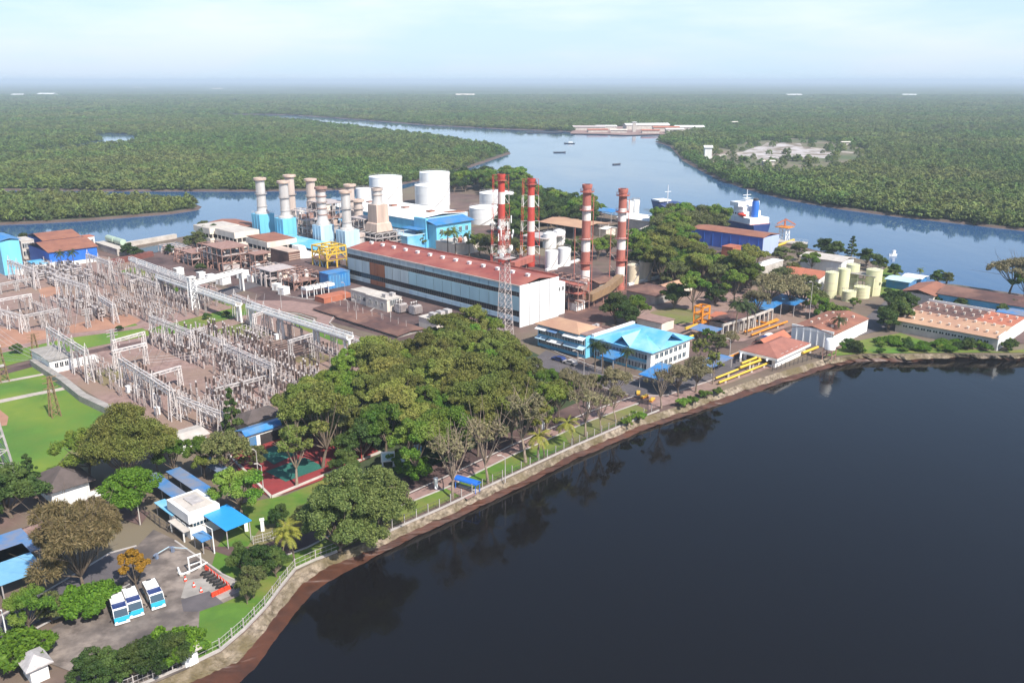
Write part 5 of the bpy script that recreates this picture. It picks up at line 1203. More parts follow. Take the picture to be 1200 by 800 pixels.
# parked cars by the service road
def car(label, px, py, rz, m):
    t = thing('parked_car', label, 'car', G(px, py), rz, 'cars parked by the service road')
    vs = []
    sec = [(-2.1, .35), (2.1, .35), (2.1, .85), (1.1, .95), (.5, 1.45), (-1.3, 1.45), (-2.0, .95)]
    vs = [(x, -.85, z) for x, z in sec] + [(x, .85, z) for x, z in sec]; n = len(sec)
    o2 = MB().add(vs, [tuple(range(n)), tuple(range(2 * n - 1, n - 1, -1))] + [(i, n + i, n + (i + 1) % n, (i + 1) % n) for i in range(n)]).build('body', m, t); bm_fix(o2)
    bx(t, 'windows', GLASS, -1.2, -.87, 1.0, .45, .87, 1.36)
    for x in (-1.3, 1.3):
        for y in (-.8, .8): MB().bar((x, y - .1, .33), (x, y + .1, .33), .9, 0, 10).build('wheel', RUBBER, t)
car('dark car on the service road beside the pump house', 893, 401, R(25), DKSTEEL); car('second dark car further along the service road', 897, 399, R(25), NAVY); car('white car parked on the service road', 903, 396, R(25), WHITE2)
car('white van like car by the blue shed lane', 1036, 365, R(60), WHITE2)
car('dark car parked before the blue office wing', 655, 423, R(140), NAVY); car('dark car beside the admin building palms', 730, 444, R(150), DKSTEEL); car('silver car parked before the office wing', 668, 427, R(140), STEEL)

# ================================================================== entrance and park
# gatehouse
o_, lx, ly = site((224, 632), (198, 614), (259, 618)); h = HT(224, 632, 604)
t = thing('gatehouse', 'white two storey gatehouse with dark ribbon window beside the blue canopy', 'building', o_, SA)
bx(t, 'lower_storey', WHITE, 0, 0, 0, lx, ly, h * .46)
bx(t, 'window_ribbon', GLASS, .3, .3, h * .46, lx - .3, ly - .3, h * .66); bx(t, 'upper_storey', WHITE2, -.1, -.1, h * .64, lx + .1, ly + .1, h + .2)
bx(t, 'roof', PALECONC, .6, .6, h + .2, lx - .6, ly - .6, h + .26); bx(t, 'roof_hatch', STEEL, lx * .35, ly * .3, h + .26, lx * .75, ly * .75, h + .5)
bx(t, 'cyan_panel', CYAN, lx * .62, -.08, h * .48, lx, .3, h * .65); windows(t, 'y-', .6, lx * .55, .02, h * .49, h * .64, 2, 1.3, GLASSB); windows(t, 'x-', 1, ly - 1, 0, 1.2, 2.4, 3, 1.2)
bx(t, 'porch_slab', PALECONC, -1.3, -.3, 1.9, -.002, ly * .7, 2.0)
for y in (0, ly * .6): MB().bar((-1.15, y, 0), (-1.15, y, 1.9), .2).build('porch_post', WHITE, t)
canopy('bright blue gate canopy beside the white gatehouse', (267, 645), (235, 626), (295, 631), 3.6, mat('bright_blue_canopy', (.03, .30, .72), (.025, .27, .66), .3, .4), .1)
canopy('small lower blue canopy in front of the gatehouse', (238, 650), (226, 641), (252, 645), 2.3, BLUE, .0)
canopy('long blue carport roof nearest the gatehouse', (211, 604), (178, 570), (228, 598), 2.6, BLUE2, .0)
canopy('long blue carport roof in the middle of the three', (243, 602), (200, 568), (258, 594), 3.0, BLUE2, .0)
canopy('short blue carport roof by the sports court', (256, 570), (234, 556), (268, 564), 3.0, BLUE2, .0)
canopy('small pale blue carport corner left of the gatehouse', (203, 619), (177, 605), (213, 612), 2.4, SKYBLUE, .0)
canopy('pale blue carport roof at the left edge, upper one', (2, 680), (-40, 661), (42, 652), 3.0, BLUE2, .0)
canopy('pale blue carport roof at the left edge, lower one', (4, 707), (-50, 684), (48, 676), 3.0, mat('pale_faded_blue', (.15, .36, .56), (.20, .42, .60), .3, .5), .0)
# buses
def make_bus():
    t = thing('minibus', 'x', 'bus', (0, 0, 0), 0, 'minibuses parked in the entrance yard')
    L_, w, h = 5.6, .98, 2.35
    sec = [(-L_ / 2, .45), (L_ / 2 - .1, .45), (L_ / 2, .9), (L_ / 2 - .12, 1.25), (L_ / 2 - .75, h - .05), (L_ / 2 - 1.1, h), (-L_ / 2 + .25, h), (-L_ / 2, h - .3)]
    n = len(sec); b = MB()
    vs = []
    for y, k in ((-w, 0), (w, 0)): vs += [(x, y, z) for x, z in sec]
    b.add(vs, [tuple(range(n)), tuple(range(2 * n - 1, n - 1, -1))]); 
    b.add(vs, [(i, n + i, n + (i + 1) % n, (i + 1) % n) for i in range(n)])
    o2 = b.build('body', WHITE2, t); bm_fix(o2)
    MB().box(-L_ / 2 - .02, -w - .02, .42, L_ / 2 - .16, -w - .002, 1.22).box(-L_ / 2 - .02, w + .002, .42, L_ / 2 - .16, w + .02, 1.22).build('side_skirt', TEAL, t)
    MB().add([(L_ / 2 - .04, -w, .62), (L_ / 2 - .04, w, .62), (L_ / 2 + .02, w, .9), (L_ / 2 + .02, -w, .9), (L_ / 2 - .135, w, 1.42), (L_ / 2 - .135, -w, 1.42)], [(0, 1, 2, 3), (3, 2, 4, 5)]).build('front_panel', TEAL, t)
    MB().add([(L_ / 2 - .175, -w + .05, 1.42), (L_ / 2 - .175, w - .05, 1.42), (L_ / 2 - .73, w - .08, h - .06), (L_ / 2 - .73, -w + .08, h - .06)], [(0, 1, 2, 3)]).build('windscreen', GLASSB, t)
    MB().box(L_ / 2 - 2.5, -w + .06, h + .002, L_ / 2 - 1.1, w - .06, h + .03).build('dark_front_roof', NAVY, t)
    for s in (-1, 1):
        MB().box(-L_ / 2 + .35, s * (w + .002), 1.28, L_ / 2 - 1.0, s * (w + .03), 2.15).build('side_window', GLASS, t)
        bx(t, 'bumper_light', WHITE2, L_ / 2 - .05, s * .75 - .18, .66, L_ / 2 + .04, s * .75 + .18, .84)
        MB().bar((L_ / 2 - .3, s * (w + .05), 1.9), (L_ / 2 - .05, s * (w + .32), 1.8), .14, 0, 4).build('mirror', RUBBER, t)
        for x in (-L_ / 2 + 1.3, L_ / 2 - 1.4):
            wl = MB().bar((0, -.12, 0), (0, .12, 0), 1.05, 0, 16).build('tyre', RUBBER, t); wl.location = (x, s * (w - .06), .46)
            MB().bar((0, -.13, 0), (0, .13, 0), .5, 0, 12).build('rim', STEEL, wl)
    bx(t, 'bumper', WHITE2, L_ / 2 - .12, -w - .03, .36, L_ / 2 + .08, w + .03, .58)
    bx(t, 'air_conditioner', WHITE2, -1.8, -.65, h + .002, .3, .65, h + .28); bx(t, 'roof_hatch', DKSTEEL, -2.7, -.35, h + .002, -2.1, .35, h + .08)
    for s in (-1, 1): MB().box(-L_ / 2 + .3, s * .98 - .05, h + .003, L_ / 2 - 2.3, s * .98 + .05, h + .07).build('roof_rail', DKSTEEL, t)
    return t
BUS = make_bus()
for k, (px, py, lab) in enumerate(((140.5, 721, 'white and teal minibus left of the three, beside the green hedge'), (156.5, 713.5, 'white and teal minibus in the middle of the three'), (181, 704, 'white and teal minibus on the right, nearest the barriers'))):
    g = G(px, py); a = R(-58)
    if k == 0: BUS.location = g; BUS.rotation_euler = (0, 0, a); BUS['label'] = lab
    else: dup(BUS, g, a + .03 * k, lab)
# barriers
wb = MB(); wb.add([(-1, -.3, 0), (1, -.3, 0), (1, .3, 0), (-1, .3, 0), (-.95, -.12, 1.0), (.95, -.12, 1.0), (.95, .12, 1.0), (-.95, .12, 1.0)], [(0, 1, 5, 4), (1, 2, 6, 5), (2, 3, 7, 6), (3, 0, 4, 7), (4, 5, 6, 7), (3, 2, 1, 0)])
wb.box(-.2, -.34, .25, .2, .34, .5); 
wb.v = [(x * .5, y * .75, z * .85) for x, y, z in wb.v]; wbm = wb.mesh('barrier', ORANGER)
A, B, C_ = (Vector(G(241, 667)), Vector(G(270, 690)), Vector(G(242, 703)))
k = 0
for P, Q in ((A, B), (B, C_)):
    n = int((Q - P).length / 1.05); d = (Q - P).normalized()
    for i in range(n):
        p = P + d * (.52 + 1.05 * i); k += 1
        inst('water_barrier', wbm, p, math.atan2(d.y, d.x), None, 'orange-red plastic barrier in the %s of the L-shaped line' % ('long arm by the dark trees' if P is A else 'short arm closing the yard'), 'barrier', 'plastic barriers ' + ('long arm' if P is A else 'short arm'))
for k, (px, py, lab) in enumerate(((217.5, 681, 'orange traffic cone farthest left before the barriers'), (227.5, 688, 'orange traffic cone in the middle of the three'), (236, 694, 'orange traffic cone nearest the short barrier arm'))):
    t = thing('traffic_cone', lab, 'cone', G(px, py), 0, 'traffic cones before the barriers')
    MB().lathe(0, 0, [(.28, .05), (.08, .95), (.05, 1.0)], 12).build('cone', ORANGER, t); bx(t, 'base', ORANGER, -.35, -.35, 0, .35, .35, .06); MB().lathe(0, 0, [(.2, .42), (.15, .66)], 12, 0, False).build('reflective_band', LINEW, t).scale = (1.06, 1.06, 1)
def make_moto():
    t = thing('motorcycle', 'dark parked motorcycle inside the orange barriers', 'motorcycle', (0, 0, 0), 0, 'motorcycles inside the barriers')
    for x in (-.65, .65): MB().bar((x, -.07, .3), (x, .07, .3), .85, 0, 12).build('wheel', RUBBER, t)
    MB().bar((-.65, 0, .55), (.5, 0, .6), .3, 0, 6).box(-.25, -.14, .3, .3, .14, .65).build('body', DKSTEEL, t); bx(t, 'seat', RUBBER, -.75, -.14, .72, .1, .14, .85)
    MB().bar((.65, 0, .3), (.4, 0, 1.05), .1, 0, 4).bar((.4, -.35, 1.05), (.4, .35, 1.05), .06, 0, 4).build('handlebar', STEEL, t); return t
mt = make_moto()
for k in range(7):
    g = G(243 + k * 3.6, 674 + k * 2.9); 
    if k == 0: mt.location = g; mt.rotation_euler = (0, 0, R(20))
    else: dup(mt, g, R(20 + 6 * (k % 3)))
# white portal and boom
t = thing('portal_frame', 'white steel height portal at the yard entrance', 'frame', G(222.5, 670), R(30))
w = (Vector(G(236.5, 665)) - Vector(G(222.5, 670))).length
t.rotation_euler.z = math.atan2(G(236.5, 665)[1] - G(222.5, 670)[1], G(236.5, 665)[0] - G(222.5, 670)[0])
MB().bar((0, 0, 0), (0, 0, 2.6), .18).bar((w, 0, 0), (w, 0, 2.6), .18).bar((-.1, 0, 2.6), (w + .1, 0, 2.6), .19).bar((0, 0, 1.2), (w, 0, 1.2), .13).build('frame', WHITE2, t)
pipe('low white pipe rail curving before the portal', [(209, 668), (211, 675), (216, 675), (226, 671), (243, 662)], .16, WHITE2, .5, 'rail')
def boom(label, px, py, rz):
    t = thing('boom_barrier', label, 'barrier', G(px, py), rz, 'blue entrance barriers')
    bx(t, 'housing', BLUE2, -.22, -.22, 0, .22, .22, 1.05); MB().bar((0, 0, .95), (2.6, 0, 1.0), .1).build('boom', CYAN2, t); bx(t, 'counterweight', BLUE2, -.6, -.1, .85, -.222, .1, 1.05)
boom('blue boom barrier with pale arm before the gatehouse porch', 203, 647, R(-8)); boom('blue boom barrier standing alone in the entrance lane', 184, 655, R(62))
# lamp posts, poles
def lamp(label, px, py, top, m=WHITE2, arm=1.6, az=0, name='street_lamp'):
    t = thing(name, label, 'lamp', G(px, py), az, 'lamp posts'); h = HT(px, py, top)
    MB().bar((0, 0, 0), (0, 0, h), .24, 0, 8, .14).build('pole', m, t)
    if arm: MB().bar((0, 0, h - .1), (-arm, 0, h + .35), .12, 0, 6).build('arm', m, t); MB().bar((-arm + .1, 0, h + .35), (-arm - .7, 0, h + .3), .3, 0, 6).build('lamp_head', PALECONC, t)
    return t
lamp('white street lamp at the left edge by the entrance road', 9, 750, 714, arm=1.3, az=R(0)); lamp('white street lamp behind the lower blue canopy', 251.5, 648, 619, arm=1.2, az=R(-20))
lamp('concrete pole beside the bright green tree', 164.5, 615, 591, PALECONC, 0); lamp('grey lamp post on the park lawn by the fence', 592, 565, 535, STEEL, .8)
lamp('tall grey lamp post at the car park of the office wing', 684, 444, 421, STEEL, .8); lamp('twin grey lamp post nearer the hall in the car park', 677, 424, 412, STEEL, .8)
lamp('grey pole between the pump house road and the bare trees', 855, 417, 398, STEEL, .6); lamp('tall pole by the silos and grey trees', 948, 375, 331, STEEL, .5); lamp('pole between the cream tanks and big trees', 776, 332, 310, STEEL, .5)
lamp('white pole by the court hedge', 309, 577, 545, STEEL, .6); lamp('pole at the far court corner', 424, 540, 516, RED, 0); lamp('pole by the court middle', 302.5, 556, 528, STEEL, .5)
for k, (px, py, tp) in enumerate(((330, 362, 338), (405, 352, 332), (418, 378, 352), (458, 372, 350), (408, 370, 352), (345, 395, 372))):
    lamp(['thin mast by the cluttered machinery', 'thin mast beside the red container', 'thin mast over the first brown roof', 'thin mast before the cream switch house', 'thin mast on the curved road', 'thin mast by the pipe bridge'][k], px, py, tp, STEEL, .5)
# sign board, bench roof, monument bits in the park
t = thing('notice_board', 'white notice board on two legs beside the park road', 'sign', G(455, 547), R(10))
bx(t, 'board', WHITE2, -1.4, -.08, 1.2, 1.4, .08, 3.4); bx(t, 'picture', CYAN2, -1.1, -.1, 1.5, 1.1, -.081, 3.1)
for s in (-1.1, 1.1): MB().bar((s, 0, 0), (s, 0, 1.2), .25).build('leg', WHITE2, t); bx(t, 'footing', PALECONC, s - .35, -.35, 0, s + .35, .35, .15)
t = thing('blue_dinghy_shelter', 'blue curved bench roof on the lawn beside the fence', 'shelter', G(548, 574), R(-32))
b = MB(); n = 6
for k in range(n):
    a0, a1 = math.pi * k / n, math.pi * (k + 1) / n
    b.add([(-2.6, -.9 * math.cos(a0), 2 + .45 * math.sin(a0)), (2.6, -.9 * math.cos(a0), 2 + .45 * math.sin(a0)), (2.6, -.9 * math.cos(a1), 2 + .45 * math.sin(a1)), (-2.6, -.9 * math.cos(a1), 2 + .45 * math.sin(a1))], [(0, 1, 2, 3)])
b.box(-2.6, -.9, 1.92, 2.6, .9, 1.995); b.build('roof', DBLUE, t)
for x in (-2.3, 2.3):
    for y in (-.7, .7): MB().bar((x, y, 0), (x, y, 1.95), .12).build('post', DBLUE, t)
bx(t, 'seat', PALECONC, -2, -.4, .4, 2, .4, .55)
for k, (px, py, lab, m_) in enumerate(((475, 552, 'pale blue booth beside the round bush', CYAN2), (490, 535, 'small blue booth at the grove edge', SKYBLUE), (511, 573, 'white leaning post by the park path', WHITE2), (533, 521, 'pale booth under the trees by the park road', CYAN2), (636, 503, 'white post at the park road bend', WHITE2), (689, 479, 'white post near the grey bush', WHITE2), (264, 618, 'white arch board by the court lawn', WHITE2), (289, 622, 'white gate pillar right of the bright blue canopy', WHITE2), (308, 622, 'white gate pillar further right along the park road', WHITE2))):
    t = thing('park_post', lab, 'post', G(px, py), R(20), None); hh_ = 2.4 if m_ is not WHITE2 else 2.2; w = .6 if m_ is not WHITE2 else .3
    bx(t, 'body', m_, -w, -w, 0, w, w, hh_); bx(t, 'cap', WHITE2, -w - .1, -w - .1, hh_, w + .1, w + .1, hh_ + .15)
# court kiosk and small houses
t, lx, ly = shed('court_kiosk', 'blue fronted kiosk with a blue lean-to roof at the sports court', 'kiosk', (290, 527), (282, 521), (333, 512), 3.2, WHITE, BLUE, .9, 'x', over=.5, ridge=.3)
bx(t, 'shutter', BLUE, .5, -.06, .4, lx * .25, -.002, 2.6); bx(t, 'opening', DARK, lx * .35, -.06, .2, lx * .9, -.002, 2.5)
shed('tiled_house', 'grey-brown tiled roof house behind the blue court kiosk', 'house', (292, 512), (270, 506), (328, 498), 3.2, CREAM, THATCH, 1.6, 'x', 'hip')
t, lx, ly = shed('white_cottage', 'small white cottage with a pale flat roof below the switchyard', 'house', (212, 532), (201, 523), (243, 522), 2.8, WHITE2, PALECONC, .5, 'x', over=.6); windows(t, 'y-', 1, lx - 1, 0, 1, 2.2, 3, 1.1)
t, lx, ly = shed('relay_house', 'white relay house with grey roof at the left end of the switchyard', 'house', (60, 438), (42, 424), (80, 428), 3.6, WHITE2, GREYCONC, .3, 'x', over=.4)
windows(t, 'y-', 1, lx - 1, 0, 1.4, 2.8, 3, 1.0); bx(t, 'annex', WHITE, lx, 1, 0, lx + 7, 4, 1.6)
t, lx, ly = shed('old_house', 'old house with dark grey hipped roof and white veranda wall', 'house', (62, 592), (36, 578), (100, 573), 2.8, WHITE2, THATCH, 2.4, 'x', 'hip', 1.0)
bx(t, 'veranda_wall', WHITE2, -1, -2.2, 0, lx + 1.5, -1.9, 1.3)
t, lx, ly = shed('roadside_hut', 'small white hut with grey hipped roof in the bottom left corner', 'hut', (38, 803), (20, 792), (56, 790), 2.4, WHITE, STEEL, 1.1, 'x', 'hip', .6)
t, lx, ly = shed('shore_hut', 'small white hut with pale roof behind the dark hedge by the shore fence', 'hut', (218, 783), (206, 776), (231, 774), 2.2, WHITE2, PALECONC, .5, 'x', over=.5)
t = tag(MB().bar(Vector(G(-20, 648)) + Vector((0, 0, .6)), Vector(G(128, 588)) + Vector((0, 0, .6)), 1.1).build('compound_wall', PATHM), 'long pinkish compound wall along the inner road at left', 'wall')
# iron fence of carports
def fence(label, px, h, m, sp=2.4, posts=True, basewall=None, name='fence', group=None):
    P = [Vector(G(x, y)) for x, y in px]; o_ = P[0]; t = thing(name, label, 'fence', o_, 0, group)
    b = MB(); pm = MB().box(-.07, -.07, 0, .07, .07, h + .1).mesh('post', basewall or m)
    for p, q in zip(P, P[1:]):
        a, c = p - o_, q - o_; n = max(1, round((q - p).length / sp))
        for z in (h * .2, h * .55, h * .95): b.bar((a.x, a.y, z), (c.x, c.y, z), .05, 0, 4)
        for i in range(n * 4): u = a + (c - a) * i / (n * 4); b.bar((u.x, u.y, h * .1), (u.x, u.y, h), .035, 0, 3)
        for i in range(n): u = a + (c - a) * i / n; inst('post', pm, (u.x, u.y, 0), math.atan2((c - a).y, (c - a).x), t)
    b.build('railing', m, t)
    if basewall:
        b = MB()
        for p, q in zip(P, P[1:]): a, c = p - o_, q - o_; b.bar((a.x, a.y, .15), (c.x, c.y, .15), .36)
        b.build('base_wall', basewall, t)
    return t
fence('steel shore fence along the park lawn with pale base wall', [(430, 634), (515, 596.5), (600, 556.5), (670, 524), (745, 491.5), (772, 481)], 2.0, DKSTEEL, 2.6, basewall=KERB, group='shore fences')
fence('shore fence of white posts round the entrance bend', [(110, 826), (180, 797), (225, 778), (258, 762), (286, 738), (311, 712), (329, 688), (346, 667), (370, 656), (395, 646.5)], 1.9, STEEL, 2.8, basewall=KERB, group='shore fences')
fence('dark railing on the bank before the pump house', [(905, 435), (935, 426), (966, 417)], 1.5, DKSTEEL, 2, group='shore fences')
fence('iron fence beside the carport roofs', [(165, 600), (188, 618), (206, 628)], 1.8, DKSTEEL, 2)
fence('iron fence from the gate canopy along the park road', [(297, 638), (320, 632), (345, 622)], 1.6, STEEL, 2)
fence('green mesh fence beyond the sports court', [(334, 512), (420, 510), (447, 528)], 3, mat('green_mesh', (.03, .12, .08), (.04, .15, .10), 1, .7), 3)
t = tag(MB().bar(Vector(G(40, 428)) + Vector((0, 0, .9)), Vector(G(76, 452)) + Vector((0, 0, .9)), 1.8).bar(Vector(G(76, 452)) + Vector((0, 0, .9)), Vector(G(98, 470)) + Vector((0, 0, .9)), 1.8).bar(Vector(G(98, 470)) + Vector((0, 0, .9)), Vector(G(140, 490)) + Vector((0, 0, .9)), 1.8).build('yard_wall', GREYCONC), 'grey switchyard wall beside the bright field', 'wall')
# ================================================================== switchyard
COLM = {}
def lat_mesh(h, w0, w1, m, peak=1.6):
    key = (round(h, 1), w0, w1, m.name)
    if key not in COLM:
        b = lattice(MB(), 0, 0, 0, h, w0, w1, max(4, int(h / 1.6)), .2, .11, 0, None, True)
        if peak:
            for q in ((-1, -1), (1, -1), (1, 1), (-1, 1)): b.bar((q[0] * w1 / 2, q[1] * w1 / 2, h), (0, 0, h + peak), .11, 0, 3)
        COLM[key] = b.mesh('column', m)
    return COLM[key]
STRM = MB().lathe(0, 0, [(.05, 0), (.16, -.1), (.16, -1.3), (.05, -1.4)], 6).mesh('insulator_string', PORC)
NG = [0]
def gantry(label, A, B, n, top, double=False, beam2=None, m=None, w0=1.7, w1=.85, peak=2.0, sep=2.2, bh=1.15):
    """row of lattice columns from pixel A to pixel B (bases) with a box girder on top"""
    m = m or STEELW; h = HT(A[0], A[1], top) - .6
    P = Vector(G(*A)); Q = Vector(G(*B)); d = (Q - P); ln = d.length; ang = math.atan2(d.y, d.x)
    t = thing('busbar_gantry', label, 'gantry', P, ang, 'lattice gantries of the switchyard')
    for i in range(n):
        x = ln * i / max(1, n - 1)
        if double:
            b = lat_mesh(h, .9, .6, m, 0); cm = h
            for s in (-1, 1):
                o = inst('column', b, (x, s * sep / 2, 0), 0, t); o.rotation_euler = (s * math.atan(sep * .32 / h), 0, 0)
            MB().bar((x, -.4, h - .2), (x, 0, h + peak), .16, 0, 4).bar((x, .4, h - .2), (x, 0, h + peak), .16, 0, 4).bar((x, -.4, h + .3), (x, .4, h + .3), .12, 0, 3).build('peak', m, t)
        else:
            inst('column', lat_mesh(h, w0, w1, m, peak), (x, 0, 0), 0, t)
    bw = bh * .8; b = MB(); k = max(4, int(ln / 1.3))
    for y, z in ((-bw / 2, h - bh), (bw / 2, h - bh), (-bw / 2, h), (bw / 2, h)): b.bar((-.6, y, z), (ln + .6, y, z), .22, 0, 4)
    for i in range(k):
        x0, x1 = ln * i / k, ln * (i + 1) / k; f = i % 2
        for y in (-bw / 2, bw / 2): b.bar((x0, y, h - bh if f else h), (x1, y, h if f else h - bh), .16, 0, 3)
        for z in (h - bh, h): b.bar((x0, -bw / 2 if f else bw / 2, z), (x1, bw / 2 if f else -bw / 2, z), .08, 0, 3)
    b.build('girder', m, t)
    ns = max(2, (n - 1) * 3)
    for i in range(ns): inst('insulator_string', STRM, (ln * (i + .5) / ns, 0, h - bh), 0, t)
    return t
gantry('four bay gantry beside the relay house by the bright lawn', (62, 418), (106, 448), 4, 381)
gantry('long gantry in front of the big olive tree', (146, 452), (204, 492), 4, 417)
gantry('gantry in the upper left bays beside the blue warehouse', (71, 350), (106, 362), 4, 322)
gantry('two column gantry at the end of the clay patch', (120, 368), (136, 379), 2, 345)
gantry('tall gantry cut by the left edge of the picture', (-14, 378), (28, 390), 4, 356)
gantry('thick white gantry below the cyan hall', (14, 327), (44, 339), 4, 303)
gantry('gantry before the bright grass strip in the middle bays', (181, 402), (228, 422), 4, 368)
gantry('long gantry behind the pipe bridge, left half', (164, 333), (228, 359), 6, 307)
gantry('gantry over the busy bays beside the grove', (267, 432), (322, 458), 4, 401)
gantry('gantry between pipe bridge and curved road', (277, 371), (330, 396), 4, 343)
gantry('gantry next to the grove and the brown roofs', (371, 405), (438, 430), 4, 379)
gantry('gantry running from the blue warehouse corner to the brick wall', (106, 322), (132, 332), 3, 296)
gantry('gantry in front of the long behind-bridge gantry', (236, 408), (262, 418), 2, 388)
gantry('low gantry in the rear bays near the river wall', (150, 335), (186, 348), 3, 318)
gantry('gantry crossing the front bays by the white cottage', (214, 492), (262, 512), 3, 462)
# cross beams, running the other way
for k, (A, B, n, top, lab) in enumerate((((0, 371), (38, 364), 2, 349, 'cross beam at the upper left bays'), ((33, 389), (70, 381), 3, 367, 'cross beam on three legs beside the clay patch'), ((155, 343), (176, 338), 2, 327, 'short cross beam in the rear bays'), ((0, 345), (40, 337), 3, 331, 'cross beam in the cyan hall bays'), ((137, 436), (172, 427), 2, 408, 'cross beam on tall columns behind the front gantry'), ((211, 412), (240, 404), 2, 389, 'cross beam over the dark post rows'), ((136, 418), (170, 408), 2, 396, 'pale cross beam at the edge of the grass strip'), ((255, 470), (312, 455), 3, 452, 'cross beam over the busy front bays'), ((180, 462), (212, 452), 2, 436, 'cross beam near the olive tree'), ((342, 428), (366, 420), 2, 396, 'cross beam beside the barred racks'), ((300, 395), (318, 389), 2, 366, 'cross beam right of the pipe bridge'))):
    gantry(lab, A, B, n, top, False, None, STEEL if k % 2 else STEELW, 1.0, .7, .0, bh=.6)
# single tall masts
for px, py, tp, lab, m_ in ((65, 488, 441, 'brown lattice mast on the bright field by the yard wall', BROWNST), (5, 447, 398, 'brown lattice mast near the left edge of the field', BROWNST), (43, 419, 391, 'tan slender mast behind the relay house', BROWNST), (134, 411, 386, 'pale slender lattice mast on the grass strip', STEEL), (104, 384, 362, 'pale lattice mast by the clay patch', STEEL)):
    t = thing('lattice_mast', lab, 'mast', G(px, py), SA, 'single lattice masts'); h = HT(px, py, tp)
    lattice(b := MB(), 0, 0, 0, h, 2.0 if m_ is BROWNST else 1.2, .6, max(5, int(h / 1.6)), .16, .09); b.build('shaft', m_, t)
    for z in (.72, .86, .98): MB().bar((-1.6, 0, h * z), (1.6, 0, h * z), .14, 0, 4).build('cross_arm', m_, t)
t = thing('pylon', 'wide white lattice pylon leg at the left edge by the field', 'pylon', G(-12, 560), SA)
lattice(b := MB(), 0, 0, 0, 30, 7.5, 2.2, 10, .3, .16); b.build('lattice_body', STEEL, t)
for z in (22, 26, 30): MB().bar((-6, 0, z), (6, 0, z), .4, 0, 4).build('cross_arm', STEEL, t)
# pipe / cable bridge
def bridge(label, pts, h, w=2.0, supports=()):
    P = [Vector(G(x, y)) for x, y in pts]; o_ = P[0]; t = thing('cable_bridge', label, 'bridge', o_, 0, 'white cable bridges')
    for p, q in zip(P, P[1:]):
        a, c = p - o_, q - o_; d = (c - a); ln = d.length; d.normalize(); nr = Vector((-d.y, d.x, 0)) * w / 2
        b = MB(); z0, z1 = h, h + 1.6
        A = [a - nr, c - nr, c + nr, a + nr]
        b.add([(v.x, v.y, z0) for v in A] + [(v.x, v.y, z0 + .3) for v in A], [(3, 2, 1, 0), (4, 5, 6, 7), (0, 1, 5, 4), (1, 2, 6, 5), (2, 3, 7, 6), (3, 0, 4, 7)]); b.build('deck', WHITE, t)
        b = MB(); k = max(3, int(ln / 2))
        for s in (-1, 1):
            e = nr * s * 1.02; b.bar((a.x + e.x, a.y + e.y, z0 + .55), (c.x + e.x, c.y + e.y, z0 + .55), .5, 0, 4); b.bar((a.x + e.x, a.y + e.y, z0 + .95), (c.x + e.x, c.y + e.y, z0 + .95), .3, 0, 4)
            e = nr * s
            b.bar((a.x + e.x, a.y + e.y, z1), (c.x + e.x, c.y + e.y, z1), .2, 0, 4)
            for i in range(k):
                u = a + (c - a) * i / k + e; v = a + (c - a) * (i + 1) / k + e
                b.bar((u.x, u.y, z0 + .3), (u.x, u.y, z1), .16, 0, 4); b.bar((u.x, u.y, z0 + .3) if i % 2 else (u.x, u.y, z1), (v.x, v.y, z1) if i % 2 else (v.x, v.y, z0 + .3), .12, 0, 3)
        b.build('truss', WHITE, t)
        b = MB()
        for y in (-.5, 0, .5): e = nr * y; b.bar((a.x + e.x, a.y + e.y, z0 + .7), (c.x + e.x, c.y + e.y, z0 + .7), .45, 0, 6)
        b.build('cable_tray', PALECONC, t)
    for x, y in supports:
        g = Vector(G(x, y)) - o_; bb = MB()
        for s in (-1, 1): bb.bar((g.x + s * .8, g.y - s * .8, 0), (g.x + s * .7, g.y - s * .7, h), .6, 0, 4)
        bb.bar((g.x - .9, g.y + .9, h - .3), (g.x + .9, g.y - .9, h - .3), .5, 0, 4); bb.build('support', WHITE, t)
    return t
h1 = 5.5
bridge('long white cable bridge crossing the switchyard, upper stretch', [(188, 343), (282, 378)], h1, 2.0, [(190, 344), (228, 358), (281, 377)])
bridge('long white cable bridge continuing to the grove, lower stretch', [(294, 384), (412, 424)], h1 + 1, 2.0, [(297, 386), (330, 396), (372, 411), (408, 423)])
bridge('short white cable bridge from the switchyard to the machinery', [(229, 357), (285, 340)], h1 + 1.2, 1.8, [(230, 358), (284, 340)])
bridge('long white cable bridge on the upper gravel from the tower house', [(155, 322), (229, 352)], h1 + .3, 1.2, [(175, 330), (205, 342)])
t = thing('bridge_portal', 'white trestle portal where the two cable bridges meet', 'trestle', G(228, 362), SA)
lattice(b := MB(), 0, 0, 0, 11, 2.6, 1.8, 5, .3, .16); b.build('lattice_body', WHITE2, t); bx(t, 'cap', WHITE, -1.2, -1.2, 11, 1.2, 1.2, 11.3)

